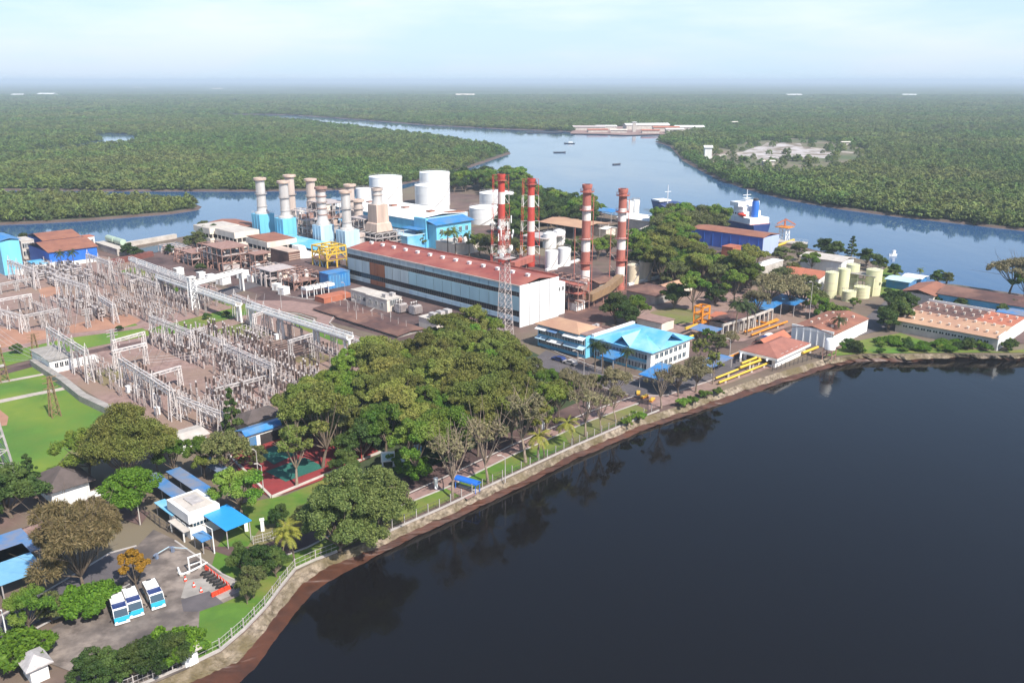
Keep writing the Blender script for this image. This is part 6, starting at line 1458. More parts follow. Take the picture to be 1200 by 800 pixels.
# ---- repeated apparatus: one mesh per kind, one object per piece
def stack_(b, x, y, z0, z1, r, mi, n=6):
    k = max(2, int((z1 - z0) / .45)); pr = []
    for i in range(k): za = z0 + (z1 - z0) * i / k; zb = z0 + (z1 - z0) * (i + .5) / k; pr += [(r * .6, za), (r, za + .02), (r, zb)]
    pr.append((r * .6, z1)); b.lathe(x, y, pr, n, mi); return b
def m_post():
    b = MB(); lattice(b, 0, 0, 0, 2.3, .5, .4, 2, .09, .06, 0); stack_(b, 0, 0, 2.3, 4.0, .19, 1); b.box(-.25, -.25, 4.0, .25, .25, 4.15, 0); return b.mesh('post_insulator', [STEELE, PORC])
def m_ct():
    b = MB(); b.box(-.2, -.2, 0, .2, .2, 2.2, 0); stack_(b, 0, 0, 2.2, 3.9, .22, 1); b.lathe(0, 0, [(.18, 3.9), (.26, 4.0), (.26, 4.3), (.12, 4.45)], 8, 2); return b.mesh('current_transformer', [STEELE, PORCB, PORC])
def m_breaker():
    b = MB()
    for x in (-1.9, 0, 1.9):
        for s in (-.3, .3): b.bar((x, s, 0), (x, s, 2.0), .14, 0, 4)
        stack_(b, x, 0, 2.1, 3.5, .2, 1); stack_(b, x, 0, 3.6, 4.9, .24, 2); b.box(x - .2, -.2, 3.5, x + .2, .2, 3.62, 0)
    b.bar((-2.2, 0, 2.0), (2.2, 0, 2.0), .3, 0, 4); b.box(.5, -.5, .5, 1.4, -.25, 1.9, 3); return b.mesh('circuit_breaker', [STEELE, PORC, PORCB, WHITE2])
def m_disc():
    b = MB()
    for x in (-2.2, 2.2): lattice(b, x, 0, 0, 2.6, .5, .5, 2, .09, .06, 0)
    for y in (-.7, .7): b.bar((-2.6, y, 2.7), (2.6, y, 2.7), .2, 0, 4)
    for x in (-2.1, 0, 2.1):
        for y in (-.7, .7): stack_(b, x, y, 2.8, 4.0, .15, 1)
        b.bar((x, -.7, 4.1), (x, .7, 4.1), .12, 0, 4)
    return b.mesh('disconnector', [STEELE, PORC])
def m_frame():
    b = MB()
    for x in (-3, 3): lattice(b, x, 0, 0, 4.6, .55, .45, 3, .1, .06, 0)
    b.bar((-3.2, 0, 4.7), (3.2, 0, 4.7), .28, 0, 4)
    for x in (-2.2, 0, 2.2): stack_(b, x, 0, 4.85, 6.0, .15, 1)
    return b.mesh('busbar_support', [STEELE, PORC])
def m_cap():
    b = MB()
    for i in range(3): b.box(-1.6, -1.0, .6 + i * .9, 1.6, 1.0, 1.05 + i * .9, 2)
    for x in (-1.5, 1.5):
        for y in (-.9, .9): b.bar((x, y, 0), (x, y, 3.4), .14, 0, 4)
    for x in (-1, 0, 1): stack_(b, x, 0, 3.0, 3.9, .14, 1)
    return b.mesh('capacitor_rack', [STEELE, PORCB, PORC])
def m_kiosk(): return MB().box(-.6, -.45, .25, .6, .45, 1.75, 0).box(-.7, -.55, 0, .7, .55, .25, 1).box(-.68, -.53, 1.75, .68, .53, 1.85, 0).mesh('marshalling_kiosk', [WHITE2, GREYCONC])
KIND = dict(post=(m_post(), 'post_insulator', 'insulator', 'grey post insulator on a thin steel stand'), ct=(m_ct(), 'current_transformer', 'transformer', 'dark insulator post with a grey cap'), br=(m_breaker(), 'circuit_breaker', 'circuit breaker', 'three pole circuit breaker on a steel table'), di=(m_disc(), 'disconnector', 'disconnector', 'steel table with six short insulators'), fr=(m_frame(), 'busbar_support', 'busbar support', 'steel portal with three insulators on top'), cap=(m_cap(), 'capacitor_rack', 'capacitor rack', 'grey stacked apparatus rack'), kk=(m_kiosk(), 'marshalling_kiosk', 'cabinet', 'small white outdoor cabinet'))
CNT = {}
EQ = []
def bay(where, N, Lp, Rp, rows, dy, jit=.25):
    """rows: kinds one after another along local X (right and away), each repeated along local Y every dy metres"""
    o_, lx, ly = site(N, Lp, Rp); r = random.Random(hash(where) % 1000 if False else len(where) * 7 + int(N[0]))
    for i, kd0 in enumerate(rows):
        kd = kd0; x = lx * (i + .5) / len(rows); step = dy * {'post': .62, 'ct': .55, 'br': 1.5, 'di': 1.45, 'fr': 1.7, 'cap': 1.1, 'kk': 3.0}[kd]; n = int(ly / step)
        for j in range(n):
            if r.random() < .27: continue
            y = ly * (j + .5) / n + r.uniform(-jit, jit); kd = r.choice(rows) if r.random() < .25 else kd0; x = lx * (i + .5) / len(rows) + r.uniform(-.6, .6); q = (o_[0] + SU[0] * x + SV[0] * y, o_[1] + SU[1] * x + SV[1] * y, .0)
            EQ.append((kd, where, q, SA + R(90), r.uniform(.95, 1.08)))
bay('in the bays under the cyan hall', (62, 338), (-6, 318), (108, 322), ['cap', 'cap', 'cap', 'post', 'cap', 'cap'], 4.6)
bay('behind the upper left gantry', (112, 356), (64, 336), (150, 334), ['di', 'post', 'fr', 'br', 'post', 'fr'], 4.0)
bay('by the clay patch, left side', (112, 379), (66, 360), (134, 364), ['post', 'ct', 'cap', 'br', 'post', 'di'], 3.6)
bay('near the left picture edge', (66, 394), (6, 368), (86, 378), ['fr', 'post', 'di', 'fr'], 5.0)
bay('above the middle grass strip', (180, 382), (118, 356), (216, 356), ['ct', 'post', 'di', 'fr', 'br', 'post', 'fr'], 3.8)
bay('behind the upper cable bridge', (232, 364), (160, 334), (256, 352), ['fr', 'post', 'di', 'post'], 4.2)
bay('in the rear bays by the brick wall', (160, 330), (122, 316), (190, 322), ['post', 'di', 'post'], 4.0)
bay('just below the middle grass strip', (238, 436), (168, 404), (296, 404), ['ct', 'post', 'ct', 'br', 'ct', 'post', 'ct', 'ct'], 3.0)
bay('beside the lower cable bridge', (318, 412), (282, 396), (350, 398), ['di', 'post', 'kk', 'fr'], 3.6)
bay('in the front bays beside the grove', (322, 476), (240, 440), (366, 440), ['post', 'br', 'ct', 'di', 'post', 'ct', 'br', 'post', 'ct'], 2.8)
bay('in bays before the tiled house', (262, 510), (190, 476), (318, 478), ['post', 'di', 'post', 'ct', 'br', 'post', 'di', 'ct'], 3.2)
bay('in bays behind the huge olive tree', (186, 492), (112, 458), (216, 470), ['post', 'kk', 'post', 'di', 'br'], 3.6)
bay('near the barred racks beside the grove', (384, 434), (352, 420), (402, 426), ['fr', 'di'], 3.4)
bay('around the relay house gantry', (118, 452), (84, 436), (136, 444), ['post', 'kk', 'di'], 4.0)
from collections import Counter
def eq_order(e): return e[2][1]
cnt = Counter()
rest = MB()
for kd, where, q, rz, sc in sorted(EQ, key=eq_order):
    me, nm, cat, lab = KIND[kd]
    lim = 290
    cnt[kd] += 1
    if cnt[kd] <= lim: inst(nm, me, q, rz, None, lab + ' ' + where, cat, nm.replace('_', ' ') + 's ' + where, sc)
    else:
        o = len(rest.v); c_, s_ = math.cos(rz), math.sin(rz)
        for v in me.vertices: rest.v.append((q[0] + c_ * v.co.x - s_ * v.co.y, q[1] + s_ * v.co.x + c_ * v.co.y, q[2] + v.co.z))
        for p in me.polygons: rest.f.append([o + i for i in p.vertices]); rest.m.append(min(1, p.material_index))
if rest.v: rest.build('switchgear_clutter', [STEELE, PORC])['kind'] = 'stuff'
print('EQ', len(EQ), cnt)
# barred racks and low walls
t = thing('barred_rack', 'dark barred rack of horizontal tubes beside the grove', 'rack', G(334, 428), SA)
b = MB()
for i in range(7):
    for j in range(2): b.bar((j * 14, i * 2, 0), (j * 14, i * 2, 3.4), .3)
    b.bar((0, i * 2, 3.2), (14, i * 2, 3.2), .16, 0, 4).bar((0, i * 2, 2), (14, i * 2, 2), .14, 0, 4)
b.build('frame', PORCB, t)
# thin overhead conductors between gantries
def wires(label, A, B, ha, hb, n=3, gap=2.5, sag=1.0):
    P, Q = Vector(G(*A)), Vector(G(*B)); P.z, Q.z = ha, hb; d = (Q - P); nr = Vector((-d.y, d.x, 0)).normalized() * gap
    b = MB()
    for i in range(n):
        off = nr * (i - (n - 1) / 2); K = 8
        pts = [P + off + d * k / K - Vector((0, 0, sag * 4 * (k / K) * (1 - k / K))) for k in range(K + 1)]
        b.tube([tuple(p) for p in pts], .035, 0, 3)
    return tag(b.build('overhead_wire', STEEL), label, 'wires', 'overhead conductors')
wires('thin conductors from the front gantry toward the grove gantry', (176, 472), (296, 446), 11, 11); wires('thin conductors from the relay house gantry to the upper left gantry', (84, 434), (90, 356), 12, 11)
wires('thin conductors crossing the field from the edge mast', (5, 447), (65, 488), 14, 14, 3, 1.2); wires('thin conductors from the grass strip gantry to the front gantry', (204, 412), (176, 472), 12, 11)
wires('thin conductors from the mid gantry to the rear long gantry', (204, 412), (196, 346), 12, 10); wires('thin conductors between grove gantry and middle gantry', (294, 446), (304, 384), 11, 11)
wires('thin conductors leaving the field mast for the relay gantry', (65, 488), (84, 434), 14, 12, 3, 1.2); wires('thin conductors leaving the pylon across the bright field', (-12, 560), (65, 488), 27, 14, 3, 3)
# ================================================================== vegetation
def leafmat(name, a, b, objrand=.28, trans=.28, **k):
    return mat(name, a, b, island=True, rough=.6, objrand=objrand, trans=trans, spec=.25, **k)
L_OLIVE = leafmat('olive_leaves', (.275, .262, .062), (.078, .092, .020), .34, col3=(.185, .225, .045), scale3=.10)
L_GREEN = leafmat('green_leaves', (.155, .27, .028), (.045, .11, .013), .34, col3=(.19, .24, .04), scale3=.15)
L_DARK = leafmat('dark_leaves', (.070, .125, .026), (.018, .045, .010), .34, col3=(.09, .13, .03), scale3=.25)
L_BRIGHT = leafmat('bright_leaves', (.14, .25, .020), (.06, .14, .012), .12)
L_CASU = leafmat('brown_needles', (.27, .205, .095), (.095, .085, .034), .1)
L_GREY = leafmat('greyish_leaves', (.34, .29, .16), (.13, .125, .055), .2)
L_BROWN = leafmat('brown_crown_leaves', (.205, .215, .075), (.07, .095, .026), .2)
L_YELLOW = leafmat('yellow_orange_leaves', (.40, .20, .018), (.20, .12, .015), .1)
L_PALM = leafmat('palm_fronds', (.16, .20, .030), (.08, .12, .02), .18)
L_PALMY = leafmat('yellow_palm_fronds', (.33, .31, .05), (.17, .19, .03), .1)
L_MANG = leafmat('mangrove_leaves', (.150, .235, .044), (.048, .095, .022), .38, .2, col3=(.155, .178, .052), scale3=.0045)
BARK = mat('grey_brown_bark', (.20, .15, .11), (.12, .09, .065), 1.2, .9)
BARKT = mat('tan_bark', (.33, .25, .19), (.20, .15, .11), 1.0, .85)
BARKP = mat('pale_bark', (.50, .42, .34), (.34, .27, .21), 1.0, .85)

def leaves(rs, cents, rad, n, size, up=.35, flat=1.0, asp=.55):
    """n small leaf-spray faces scattered round clump centres; numpy arrays out"""
    k = rs.integers(0, len(cents), n); c = cents[k]; r_ = rad[k]
    d = rs.normal(size=(n, 3)); d /= np.linalg.norm(d, axis=1)[:, None]
    p = c + d * (r_ * rs.uniform(.25, 1.0, n) ** .6)[:, None] * np.array([1, 1, flat])
    nr = d * .8 + rs.normal(size=(n, 3)) * .55 + np.array([0, 0, up]); nr /= np.linalg.norm(nr, axis=1)[:, None]
    a = np.cross(nr, rs.normal(size=(n, 3))); a /= np.linalg.norm(a, axis=1)[:, None]; b = np.cross(nr, a)
    s = size * rs.uniform(.6, 1.35, n)[:, None]
    if asp < .4: a = d * .75 + np.array([0, 0, -.25]) + rs.normal(size=(n, 3)) * .3; a /= np.linalg.norm(a, axis=1)[:, None]; b = np.cross(a, rs.normal(size=(n, 3))); b /= np.linalg.norm(b, axis=1)[:, None]
    v = np.stack([p - a * s, p - b * s * asp, p + a * s, p + b * s * asp], 1)
    return v.reshape(-1, 3)
def quads_mesh(name, v, m):
    n = len(v) // 4; me = bpy.data.meshes.new(name)
    me.vertices.add(len(v)); me.vertices.foreach_set('co', np.ascontiguousarray(v, dtype=np.float32).ravel())
    me.loops.add(4 * n); me.loops.foreach_set('vertex_index', np.arange(4 * n, dtype=np.int32))
    me.polygons.add(n); me.polygons.foreach_set('loop_start', np.arange(n, dtype=np.int32) * 4)
    me.update(calc_edges=True); me.materials.append(m); return me
def make_tree(seed, h, cr, cz, flat, nb, nl, ls, leafm, barkm=BARK, tr=.28, clump=1.0, sub=7, gap=.0, cone=False, bare=0, spread=1.0, asp=.55):
    """one tree kind: (trunk mesh, crown mesh); h height, cr crown radius, cz height of the crown's underside"""
    rs = np.random.default_rng(seed); tb = MB(); boughs = []
    fork = cz * .75 if not cone else h * .9
    lean = rs.normal(size=2) * .25; top = Vector((lean[0], lean[1], fork)); tb.bar((0, 0, -.2), (lean[0] * .4, lean[1] * .4, fork * .5), tr * 2.3, 0, 7, tr * 1.7).bar((lean[0] * .4, lean[1] * .4, fork * .5), top, tr * 1.7, 0, 7, tr * 1.25)
    cents = []; rads = []
    for i in range(nb):
        if cone:
            f = (i + .5) / nb; z = cz + (h - cz) * f; rr_ = cr * (1 - f) ** .8 * .75; a = i * 2.4
            c = np.array([rr_ * math.cos(a), rr_ * math.sin(a), z]); br_ = max(.5, cr * .42 * (1 - f * .7))
        else:
            a = 2.39996 * i + rs.uniform(-.4, .4); q = math.sqrt((i + .3) / nb)
            rr_ = cr * q * .80 * spread; zt = cz + (h - cz) * (.80 - flat * .55 * q * q + rs.uniform(-.22, .14)); rr_ *= rs.uniform(.8, 1.12)
            c = np.array([rr_ * math.cos(a), rr_ * math.sin(a), zt]); br_ = cr * rs.uniform(.25, .44) * clump
        base = top if not cone else Vector((0, 0, c[2]))
        mid = base + (Vector(c) - base) * .5 + Vector((0, 0, -.06 * cr))
        tb.bar(base, mid, tr * 1.0, 0, 5, tr * .6).bar(mid, Vector(c), tr * .6, 0, 4, tr * .2)
        if bare:
            for j in range(bare):
                e = Vector(c) + Vector(rs.normal(size=3) * br_ * .9) + Vector((0, 0, br_ * .6)); tb.bar(mid + (Vector(c) - mid) * rs.uniform(.2, 1), e, tr * .32, 0, 3, .03)
        for j in range(sub):
            d = rs.normal(size=3); d /= np.linalg.norm(d); d[2] = abs(d[2]) * .8 - .25
            if rs.random() < gap: continue
            cents.append(c + d * br_ * .85 * np.array([1, 1, .75])); rads.append(br_ * rs.uniform(.32, .58))
    v = leaves(rs, np.array(cents), np.array(rads), nl, ls, .35, .8, asp)
    return tb.mesh('trunk', barkm), quads_mesh('crown', v, leafm)
def make_palm(seed, h, nf, fl, leafm, barkm=BARK):
    rs = np.random.default_rng(seed); tb = MB(); pts = []
    lx_, ly_ = rs.normal(size=2) * .08 * h
    for i in range(7): u = i / 6; pts.append((lx_ * u * u, ly_ * u * u, h * u - .1))
    for i in range(6): tb.bar(pts[i], pts[i + 1], .42 - .03 * i, 0, 7, .39 - .03 * i)
    vs = []
    for f in range(nf):
        a = 2 * math.pi * f / nf + rs.uniform(-.2, .2); el = rs.uniform(-.2, 1.1); L_ = fl * rs.uniform(.85, 1.1); p = np.array(pts[-1]); d = np.array([math.cos(a) * math.cos(el), math.sin(a) * math.cos(el), math.sin(el)])
        K = 7; sp = [p]
        for k in range(K): p = p + d * L_ / K; d = d + np.array([0, 0, -.24]); d /= np.linalg.norm(d); sp.append(p)
        side = np.array([-math.sin(a), math.cos(a), 0])
        for k in range(K):
            w = fl * .17 * math.sin(math.pi * (k + .9) / (K + 1.2)) + .08
            for s in (-1, 1):
                for sub_ in (0, .5):
                    q0 = sp[k] * (1 - sub_) + sp[k + 1] * sub_; q1 = sp[k] * (.55 - sub_ + .0) + sp[k + 1] * (.45 + sub_) if sub_ == 0 else sp[k + 1]
                    tip = (q0 + q1) / 2 + side * s * w + np.array([0, 0, -w * .55]) + (q1 - q0) * .8
                    vs += [q0, (q0 + tip) / 2 + np.array([0, 0, .06]), tip, q1]
    return tb.mesh('trunk', barkm), quads_mesh('crown', np.array(vs), leafm)

TK = {
 'rain1': make_tree(1, 13, 5.2, 3.6, .42, 13, 27000, .20, L_OLIVE, sub=10), 'rain2': make_tree(2, 12, 4.7, 3.2, .4, 12, 25000, .20, L_OLIVE, sub=10), 'rain3': make_tree(3, 14, 5.7, 4.0, .45, 15, 29000, .205, L_OLIVE, sub=10),
 'green1': make_tree(4, 11, 4.4, 3.4, .6, 10, 20000, .19, L_GREEN, sub=9), 'green2': make_tree(5, 10, 5.0, 3.0, .6, 12, 22000, .19, L_GREEN, sub=9),
 'dark1': make_tree(6, 8.5, 4.0, 1.6, .7, 13, 22000, .19, L_DARK, sub=10, clump=1.15), 'dark2': make_tree(7, 7.5, 3.8, 1.2, .7, 12, 20000, .19, L_DARK, sub=10, clump=1.15),
 'bright1': make_tree(8, 9, 5.0, 2.2, .65, 14, 24000, .21, L_BRIGHT, sub=9, clump=1.1),
 'brown1': make_tree(9, 9, 4.6, 1.6, .65, 15, 14000, .20, L_BROWN, sub=9, bare=3), 'brown2': make_tree(10, 8, 4.2, 1.3, .65, 13, 12000, .20, L_BROWN, sub=9, bare=3),
 'casu': make_tree(11, 13, 6.8, 1.8, .8, 26, 70000, .34, L_CASU, sub=12, bare=5, clump=.85, asp=.16), 'olive_big': make_tree(12, 14, 8.0, 3.0, .7, 22, 70000, .175, L_OLIVE, sub=12),
 'sparse1': make_tree(13, 10, 3.4, 4.2, .4, 9, 2600, .20, L_GREY, BARKT, .24, bare=8, sub=5), 'sparse2': make_tree(14, 9, 3.0, 3.5, .4, 8, 3400, .20, L_OLIVE, BARKT, .22, bare=7, sub=5), 'bare': make_tree(21, 9, 3.4, 3.0, .3, 10, 900, .20, L_GREY, BARKT, .2, bare=8, sub=4),
 'grey1': make_tree(15, 9, 4.4, 3.2, .55, 13, 9000, .19, L_GREY, BARK, .26, bare=4, sub=8),
 'yellow': make_tree(16, 6.0, 2.3, 1.4, .5, 10, 11000, .18, L_YELLOW, sub=8, tr=.16), 'cone': make_tree(17, 9, 2.8, 1.0, .5, 18, 6500, .24, L_DARK, sub=7, cone=True, tr=.2),
 'weep': make_tree(18, 13, 5.2, .6, .95, 26, 70000, .165, leafmat('weeping_leaves', (.23, .265, .075), (.065, .10, .025)), sub=11, clump=1.05),
 'bush_b': make_tree(19, 2.6, 2.4, .2, .6, 9, 9000, .16, L_BRIGHT, sub=8, tr=.08, clump=1.2), 'bush_g': make_tree(20, 2.4, 2.0, .2, .6, 8, 8000, .16, L_GREEN, sub=8, tr=.08, clump=1.2), 'bush_d': make_tree(22, 3.4, 2.4, .2, .6, 9, 9000, .16, L_DARK, sub=8, tr=.08, clump=1.2),
 'palm1': make_palm(1, 9, 20, 3.6, L_PALM), 'palm2': make_palm(2, 7.5, 18, 3.4, L_PALM), 'palmy': make_palm(3, 6.5, 20, 3.8, L_PALMY), 'palmd': make_palm(4, 8, 20, 3.0, leafmat('dark_palm_fronds', (.05, .075, .02), (.025, .045, .012))),
}
TH = {k: max(v.co.z for v in TK[k][1].vertices) for k in TK}
tr_r = random.Random(42)
def tree(kind, px, py, label, top=None, sc=None, group=None, name=None, cat=None, sq=1.0, at=None):
    q = at or G(px, py)
    if sc is None: sc = HT(px, py, top) / TH[kind] if top else 1.0
    nm = name or ('palm_tree' if 'palm' in kind else 'shrub' if 'bush' in kind else 'tree')
    t = thing(nm, label, cat or nm.split('_')[0], q, tr_r.uniform(0, 6.28), group)
    t.scale = (sc * sq, sc * sq, sc)
    for part, me in zip(('trunk', 'crown'), TK[kind]):
        o = bpy.data.objects.new(part, me); COL.objects.link(o); o.parent = t
    return t
def pip(poly, x, y):
    c = False; n = len(poly)
    for i in range(n):
        (x0, y0), (x1, y1) = poly[i], poly[i - 1]
        if (y0 > y) != (y1 > y) and x < (x1 - x0) * (y - y0) / (y1 - y0) + x0: c = not c
    return c
def grove(kinds, poly, gap, label, group, smin=.85, smax=1.15, seed=1, zpx=0):
    W_ = [G(x, y)[:2] for x, y in poly]; xs = [p[0] for p in W_]; ys = [p[1] for p in W_]; r = random.Random(seed); done = []; tries = 0
    while tries < 4000:
        tries += 1; x, y = r.uniform(min(xs), max(xs)), r.uniform(min(ys), max(ys))
        if not pip(W_, x, y) or any((x - a) ** 2 + (y - b_) ** 2 < gap * gap for a, b_ in done): continue
        done.append((x, y)); k = r.choice(kinds)
        lab = label[k] if isinstance(label, dict) else label
        tree(k, 0, 0, lab, sc=r.uniform(smin, smax), group=group, at=(x, y, 0))
    return len(done)

# central grove
GL = {k: 'broad olive crowned tree inside the dense central grove' for k in ('rain1', 'rain2', 'rain3')}
GL.update({k: 'greener round crowned tree inside the dense central grove' for k in ('green1', 'green2')}); GL['brown1'] = 'brownish crowned tree inside the dense central grove'
n1 = grove(['rain1', 'rain2', 'rain3', 'rain1', 'green2', 'green1', 'brown1'], [(352, 520), (372, 488), (430, 450), (520, 420), (585, 412), (600, 432), (612, 458), (612, 482), (590, 505), (540, 518), (480, 532), (430, 525), (390, 535)], 4.9, GL, 'trees of the central grove', .85, 1.12, 3)
# front edge of the grove, seen whole
for px, py, k, tp, lab in ((378, 548, 'rain3', 452, 'tall pale olive tree with forked pale trunk beside the sports court'), (424, 540, 'dark1', 492, 'dark tree behind the hedge at the court end'), (487, 562, 'green1', 488, 'bright green tree at the grove edge beside the notice board'), (520, 548, 'green2', 478, 'green tree at the grove edge above the park road'), (452, 530, 'green2', 470, 'green tree behind the notice board'), (560, 535, 'rain1', 462, 'olive tree at the grove edge left of the bare park tree'), (600, 520, 'rain2', 455, 'olive tree at the grove edge above the lamp post'), (640, 505, 'green1', 446, 'small green tree at the grove corner by the park road'), (655, 490, 'rain2', 446, 'olive tree at the right corner of the grove'), (348, 570, 'sparse2', 500, 'slender two trunked tree before the green courts'), (352, 520, 'rain1', 448, 'pale olive tree at the left end of the grove')):
    tree(k, px, py, lab, tp)
for px, py, k, tp, lab in ((622, 452, 'brown2', 418, 'brown small tree at the grove corner facing the car park'), (640, 462, 'green2', 432, 'green small tree below the car park corner'), (612, 470, 'green1', 430, 'green tree behind the park road at the grove corner'), (632, 482, 'brown1', 446, 'olive brown tree beside the park road corner'), (652, 472, 'bush_g', 456, 'green bush at the car park edge'), (664, 462, 'bush_d', 448, 'dark bush at the car park edge'), (676, 456, 'bush_g', 442, 'light bush by the car park asphalt'), (605, 500, 'rain2', 440, 'olive tree above the park road by the sparse trees')):
    tree(k, px, py, lab, tp)
for px, py, k, tp, lab in ((572, 566, 'bare', 492, 'nearly bare pale tree on the lawn behind the blue bench roof'), (530, 584, 'bare', 510, 'bare leaning tree at the fence left of the blue bench roof'), (616, 542, 'sparse1', 462, 'sparse pale trunked tree by the park palms'), (630, 536, 'sparse2', 470, 'sparse tree right beside the park palms'), (686, 512, 'bare', 455, 'bare forked tree on the dry lawn'), (704, 505, 'bare', 462, 'thin bare tree at the right of the dry lawn'), (722, 494, 'sparse1', 452, 'pale trunked sparse tree nearest the crumpled canopy'), (668, 470, 'grey1', 432, 'grey leaved tree at the grove end'), (690, 470, 'grey1', 438, 'bare greyish bush tree behind the dry lawn'), (700, 462, 'green2', 438, 'green tree left of the admin car park'), (775, 478, 'bare', 432, 'leafless tree on the bank by the canopy'), (795, 465, 'grey1', 425, 'grey tree between canopy and patterned roof'), (815, 460, 'grey1', 418, 'dense grey tree beside the patterned blue roof'), (835, 450, 'sparse2', 412, 'sparse tree just left of the patterned blue roof'), (720, 470, 'grey1', 430, 'grey scrubby tree before the admin building corner'), (818, 438, 'sparse2', 396, 'tall sparse tree at the far corner of the admin building'), ):
    tree(k, px, py, lab, tp, sq=.9)
for px, py, k, tp, lab in ((638, 538, 'palmy', 502, 'yellowish park palm left of its neighbour'), (672, 522, 'palmy', 488, 'yellowish park palm right by the bare forked tree'), (345, 658, 'palmy', 614, 'yellow green coconut palm by the fence right of the dark trees'), (331, 660, 'palmy', 622, 'yellow green coconut palm close to the dark trees'), (697, 436, 'palmd', 398, 'dark palm leftmost before the admin building'), (706, 438, 'palmd', 400, 'dark palm second before the admin building'), (733, 440, 'palmd', 406, 'dark palm right of the blue entrance canopy'), (861, 394, 'palmd', 348, 'tall palm left of the pair behind the concrete portals'), (875, 393, 'palmd', 352, 'tall palm right of the pair behind the concrete portals'), (982, 403, 'palmd', 369, 'palm standing before the white ribbed wall warehouse'), (534, 300, 'palm1', 265, 'palm before the blue office wall'), (525, 298, 'palm2', 268, 'second palm before the blue office wall'), (550, 300, 'palm1', 270, 'palm right of the blue office'), (74, 318, 'palmd', 293, 'palm left before the deep blue warehouse'), (88, 317, 'palmd', 292, 'palm right before the deep blue warehouse'), (70, 286, 'palmd', 273, 'small dark palm at the river behind the blue warehouses'), (1022, 314, 'palm1', 296, 'yellow palm at the riverside lawn'), (1076, 330, 'palm1', 313, 'small palm at the river by the pale sheds')):
    tree(k, px, py, lab, tp)
# entrance trees
tree('casu', 98, 688, 'large brown feathery tree beside the entrance yard', 576, sq=.8); tree('olive_big', 150, 572, 'huge olive tree between switchyard and carports', 474, sq=.84)
tree('green2', 105, 560, 'green lower bough tree left under the huge olive tree', 505, sq=1.1); tree('bright1', 157, 603, 'bright green round tree behind the gatehouse carports', 549, sq=1.05)
tree('dark1', 14, 606, 'dark tree at the left edge before the old house', 546, sq=1.2); tree('dark2', -12, 612, 'dark tree cut by the left edge', 552, sq=1.2); tree('cone', 38, 578, 'dark conical tree on the field edge by the old house', 531)
tree('yellow', 161, 692, 'orange yellow tree beside the parked minibuses', 645); tree('green2', 38, 744, 'dark green tree by the lamp at the entrance road', 688, sq=.85); tree('brown2', 62, 728, 'small brown tree beside the entrance road', 696)
tree('bush_b', 108, 715, 'wide bright green hedge bush left of the minibuses', 686, sq=.9); tree('bush_g', 126, 702, 'smaller green bush behind the minibuses', 686); tree('bush_b', 15, 780, 'bright round bush in the bottom left corner', 748, sq=1.2); tree('bush_b', 98, 720, 'bright green bush at the left end of the hedge', 694, sq=1.1)
for px, py, tp, k, lab in ((112, 808, 764, 'dark2', 'dark rounded tree at the left of the bottom hedge row'), (137, 800, 760, 'dark2', 'dark rounded tree second in the bottom hedge row'), (160, 795, 754, 'dark1', 'dark rounded tree in the middle of the bottom hedge row'), (183, 790, 748, 'dark2', 'dark rounded tree fourth in the bottom hedge row'), (206, 780, 740, 'dark1', 'dark tree with bright tips right end of the bottom hedge row')):
    tree(k, px, py, lab, tp, sq=1.0)
tree('bush_b', 207, 772, 'bright leaved top bush in the bottom hedge row', 742)
for px, py, tp, k, sq, lab in ((283, 672, 636, 'dark1', .72, 'dark tree left behind the orange barriers'), (304, 680, 636, 'dark2', .85, 'dark dense tree in the middle of the shore clump'), (324, 676, 640, 'dark1', .8, 'dark dense tree right end of the shore clump'), (297, 700, 660, 'brown2', .7, 'brownish slender tree in front of the dark shore clump'), (290, 708, 676, 'brown1', .55, 'brown shrub like tree by the green lawn corner')):
    tree(k, px, py, lab, tp, sq=sq)
tree('weep', 398, 645, 'large drooping tree left half of the pair by the fence bend', 552, sq=.95); tree('weep', 438, 632, 'large drooping tree right half of the pair by the fence bend', 544, sq=.98); tree('weep', 415, 625, 'pale crowned drooping tree behind the fence bend pair', 545, sq=.8)
tree('green2', 284, 605, 'yellow green tree left of the courts beside the gatehouse', 548, sq=1.0); tree('brown1', 265, 560, 'brownish tree behind the yellow green tree', 506, sq=1.0); tree('brown2', 300, 548, 'rusty brown tree at the court corner', 520); tree('cone', 274, 515, 'slim green tree before the tiled house', 453, sq=.7)
tree('dark2', 328, 620, 'small dark tree beside the gate pillars', 590, sq=.8); tree('dark1', 405, 558, 'dark bush tree at the court end', 524, sq=.9); tree('bush_b', 487, 560, 'bright round bush beside the pale blue booth', 540); tree('bush_d', 524, 545, 'dark bush by the park road at the grove', 525); tree('bush_g', 470, 545, 'green bush at the grove foot', 528)
tree('brown2', 355, 612, 'reddish shrub tree left of the drooping pair', 590, sq=.9); tree('green2', 240, 560, 'tree behind the short carport roof', 512, sq=.8); tree('green1', 205, 560, 'green tree between olive tree and carports', 510); tree('olive_big', 185, 552, 'olive tree right of the huge olive tree', 490, sq=.8)
# shrubs and trees along the fence
for k, (px, py) in enumerate(((812, 472), (826, 466), (800, 476), (842, 462), (735, 498), (748, 492))):
    tree('bush_g', px, py, 'green shrub growing on the bank between the bare trees and the pump house', sc=.7 + .1 * (k % 3), group='bank shrubs by the bare trees')
r = random.Random(8)
for k in range(46):
    px = r.uniform(985, 1190); py = r.uniform(402, 413) if px > 1060 else r.uniform(404 - (px - 985) * .05, 414)
    tree(r.choice(['bush_b', 'bush_g', 'bush_b', 'bush_g', 'bush_d']), px, py, 'shrub in the green thicket along the bank below the warehouses', sc=r.uniform(.55, 1.05), group='bank thicket shrubs')
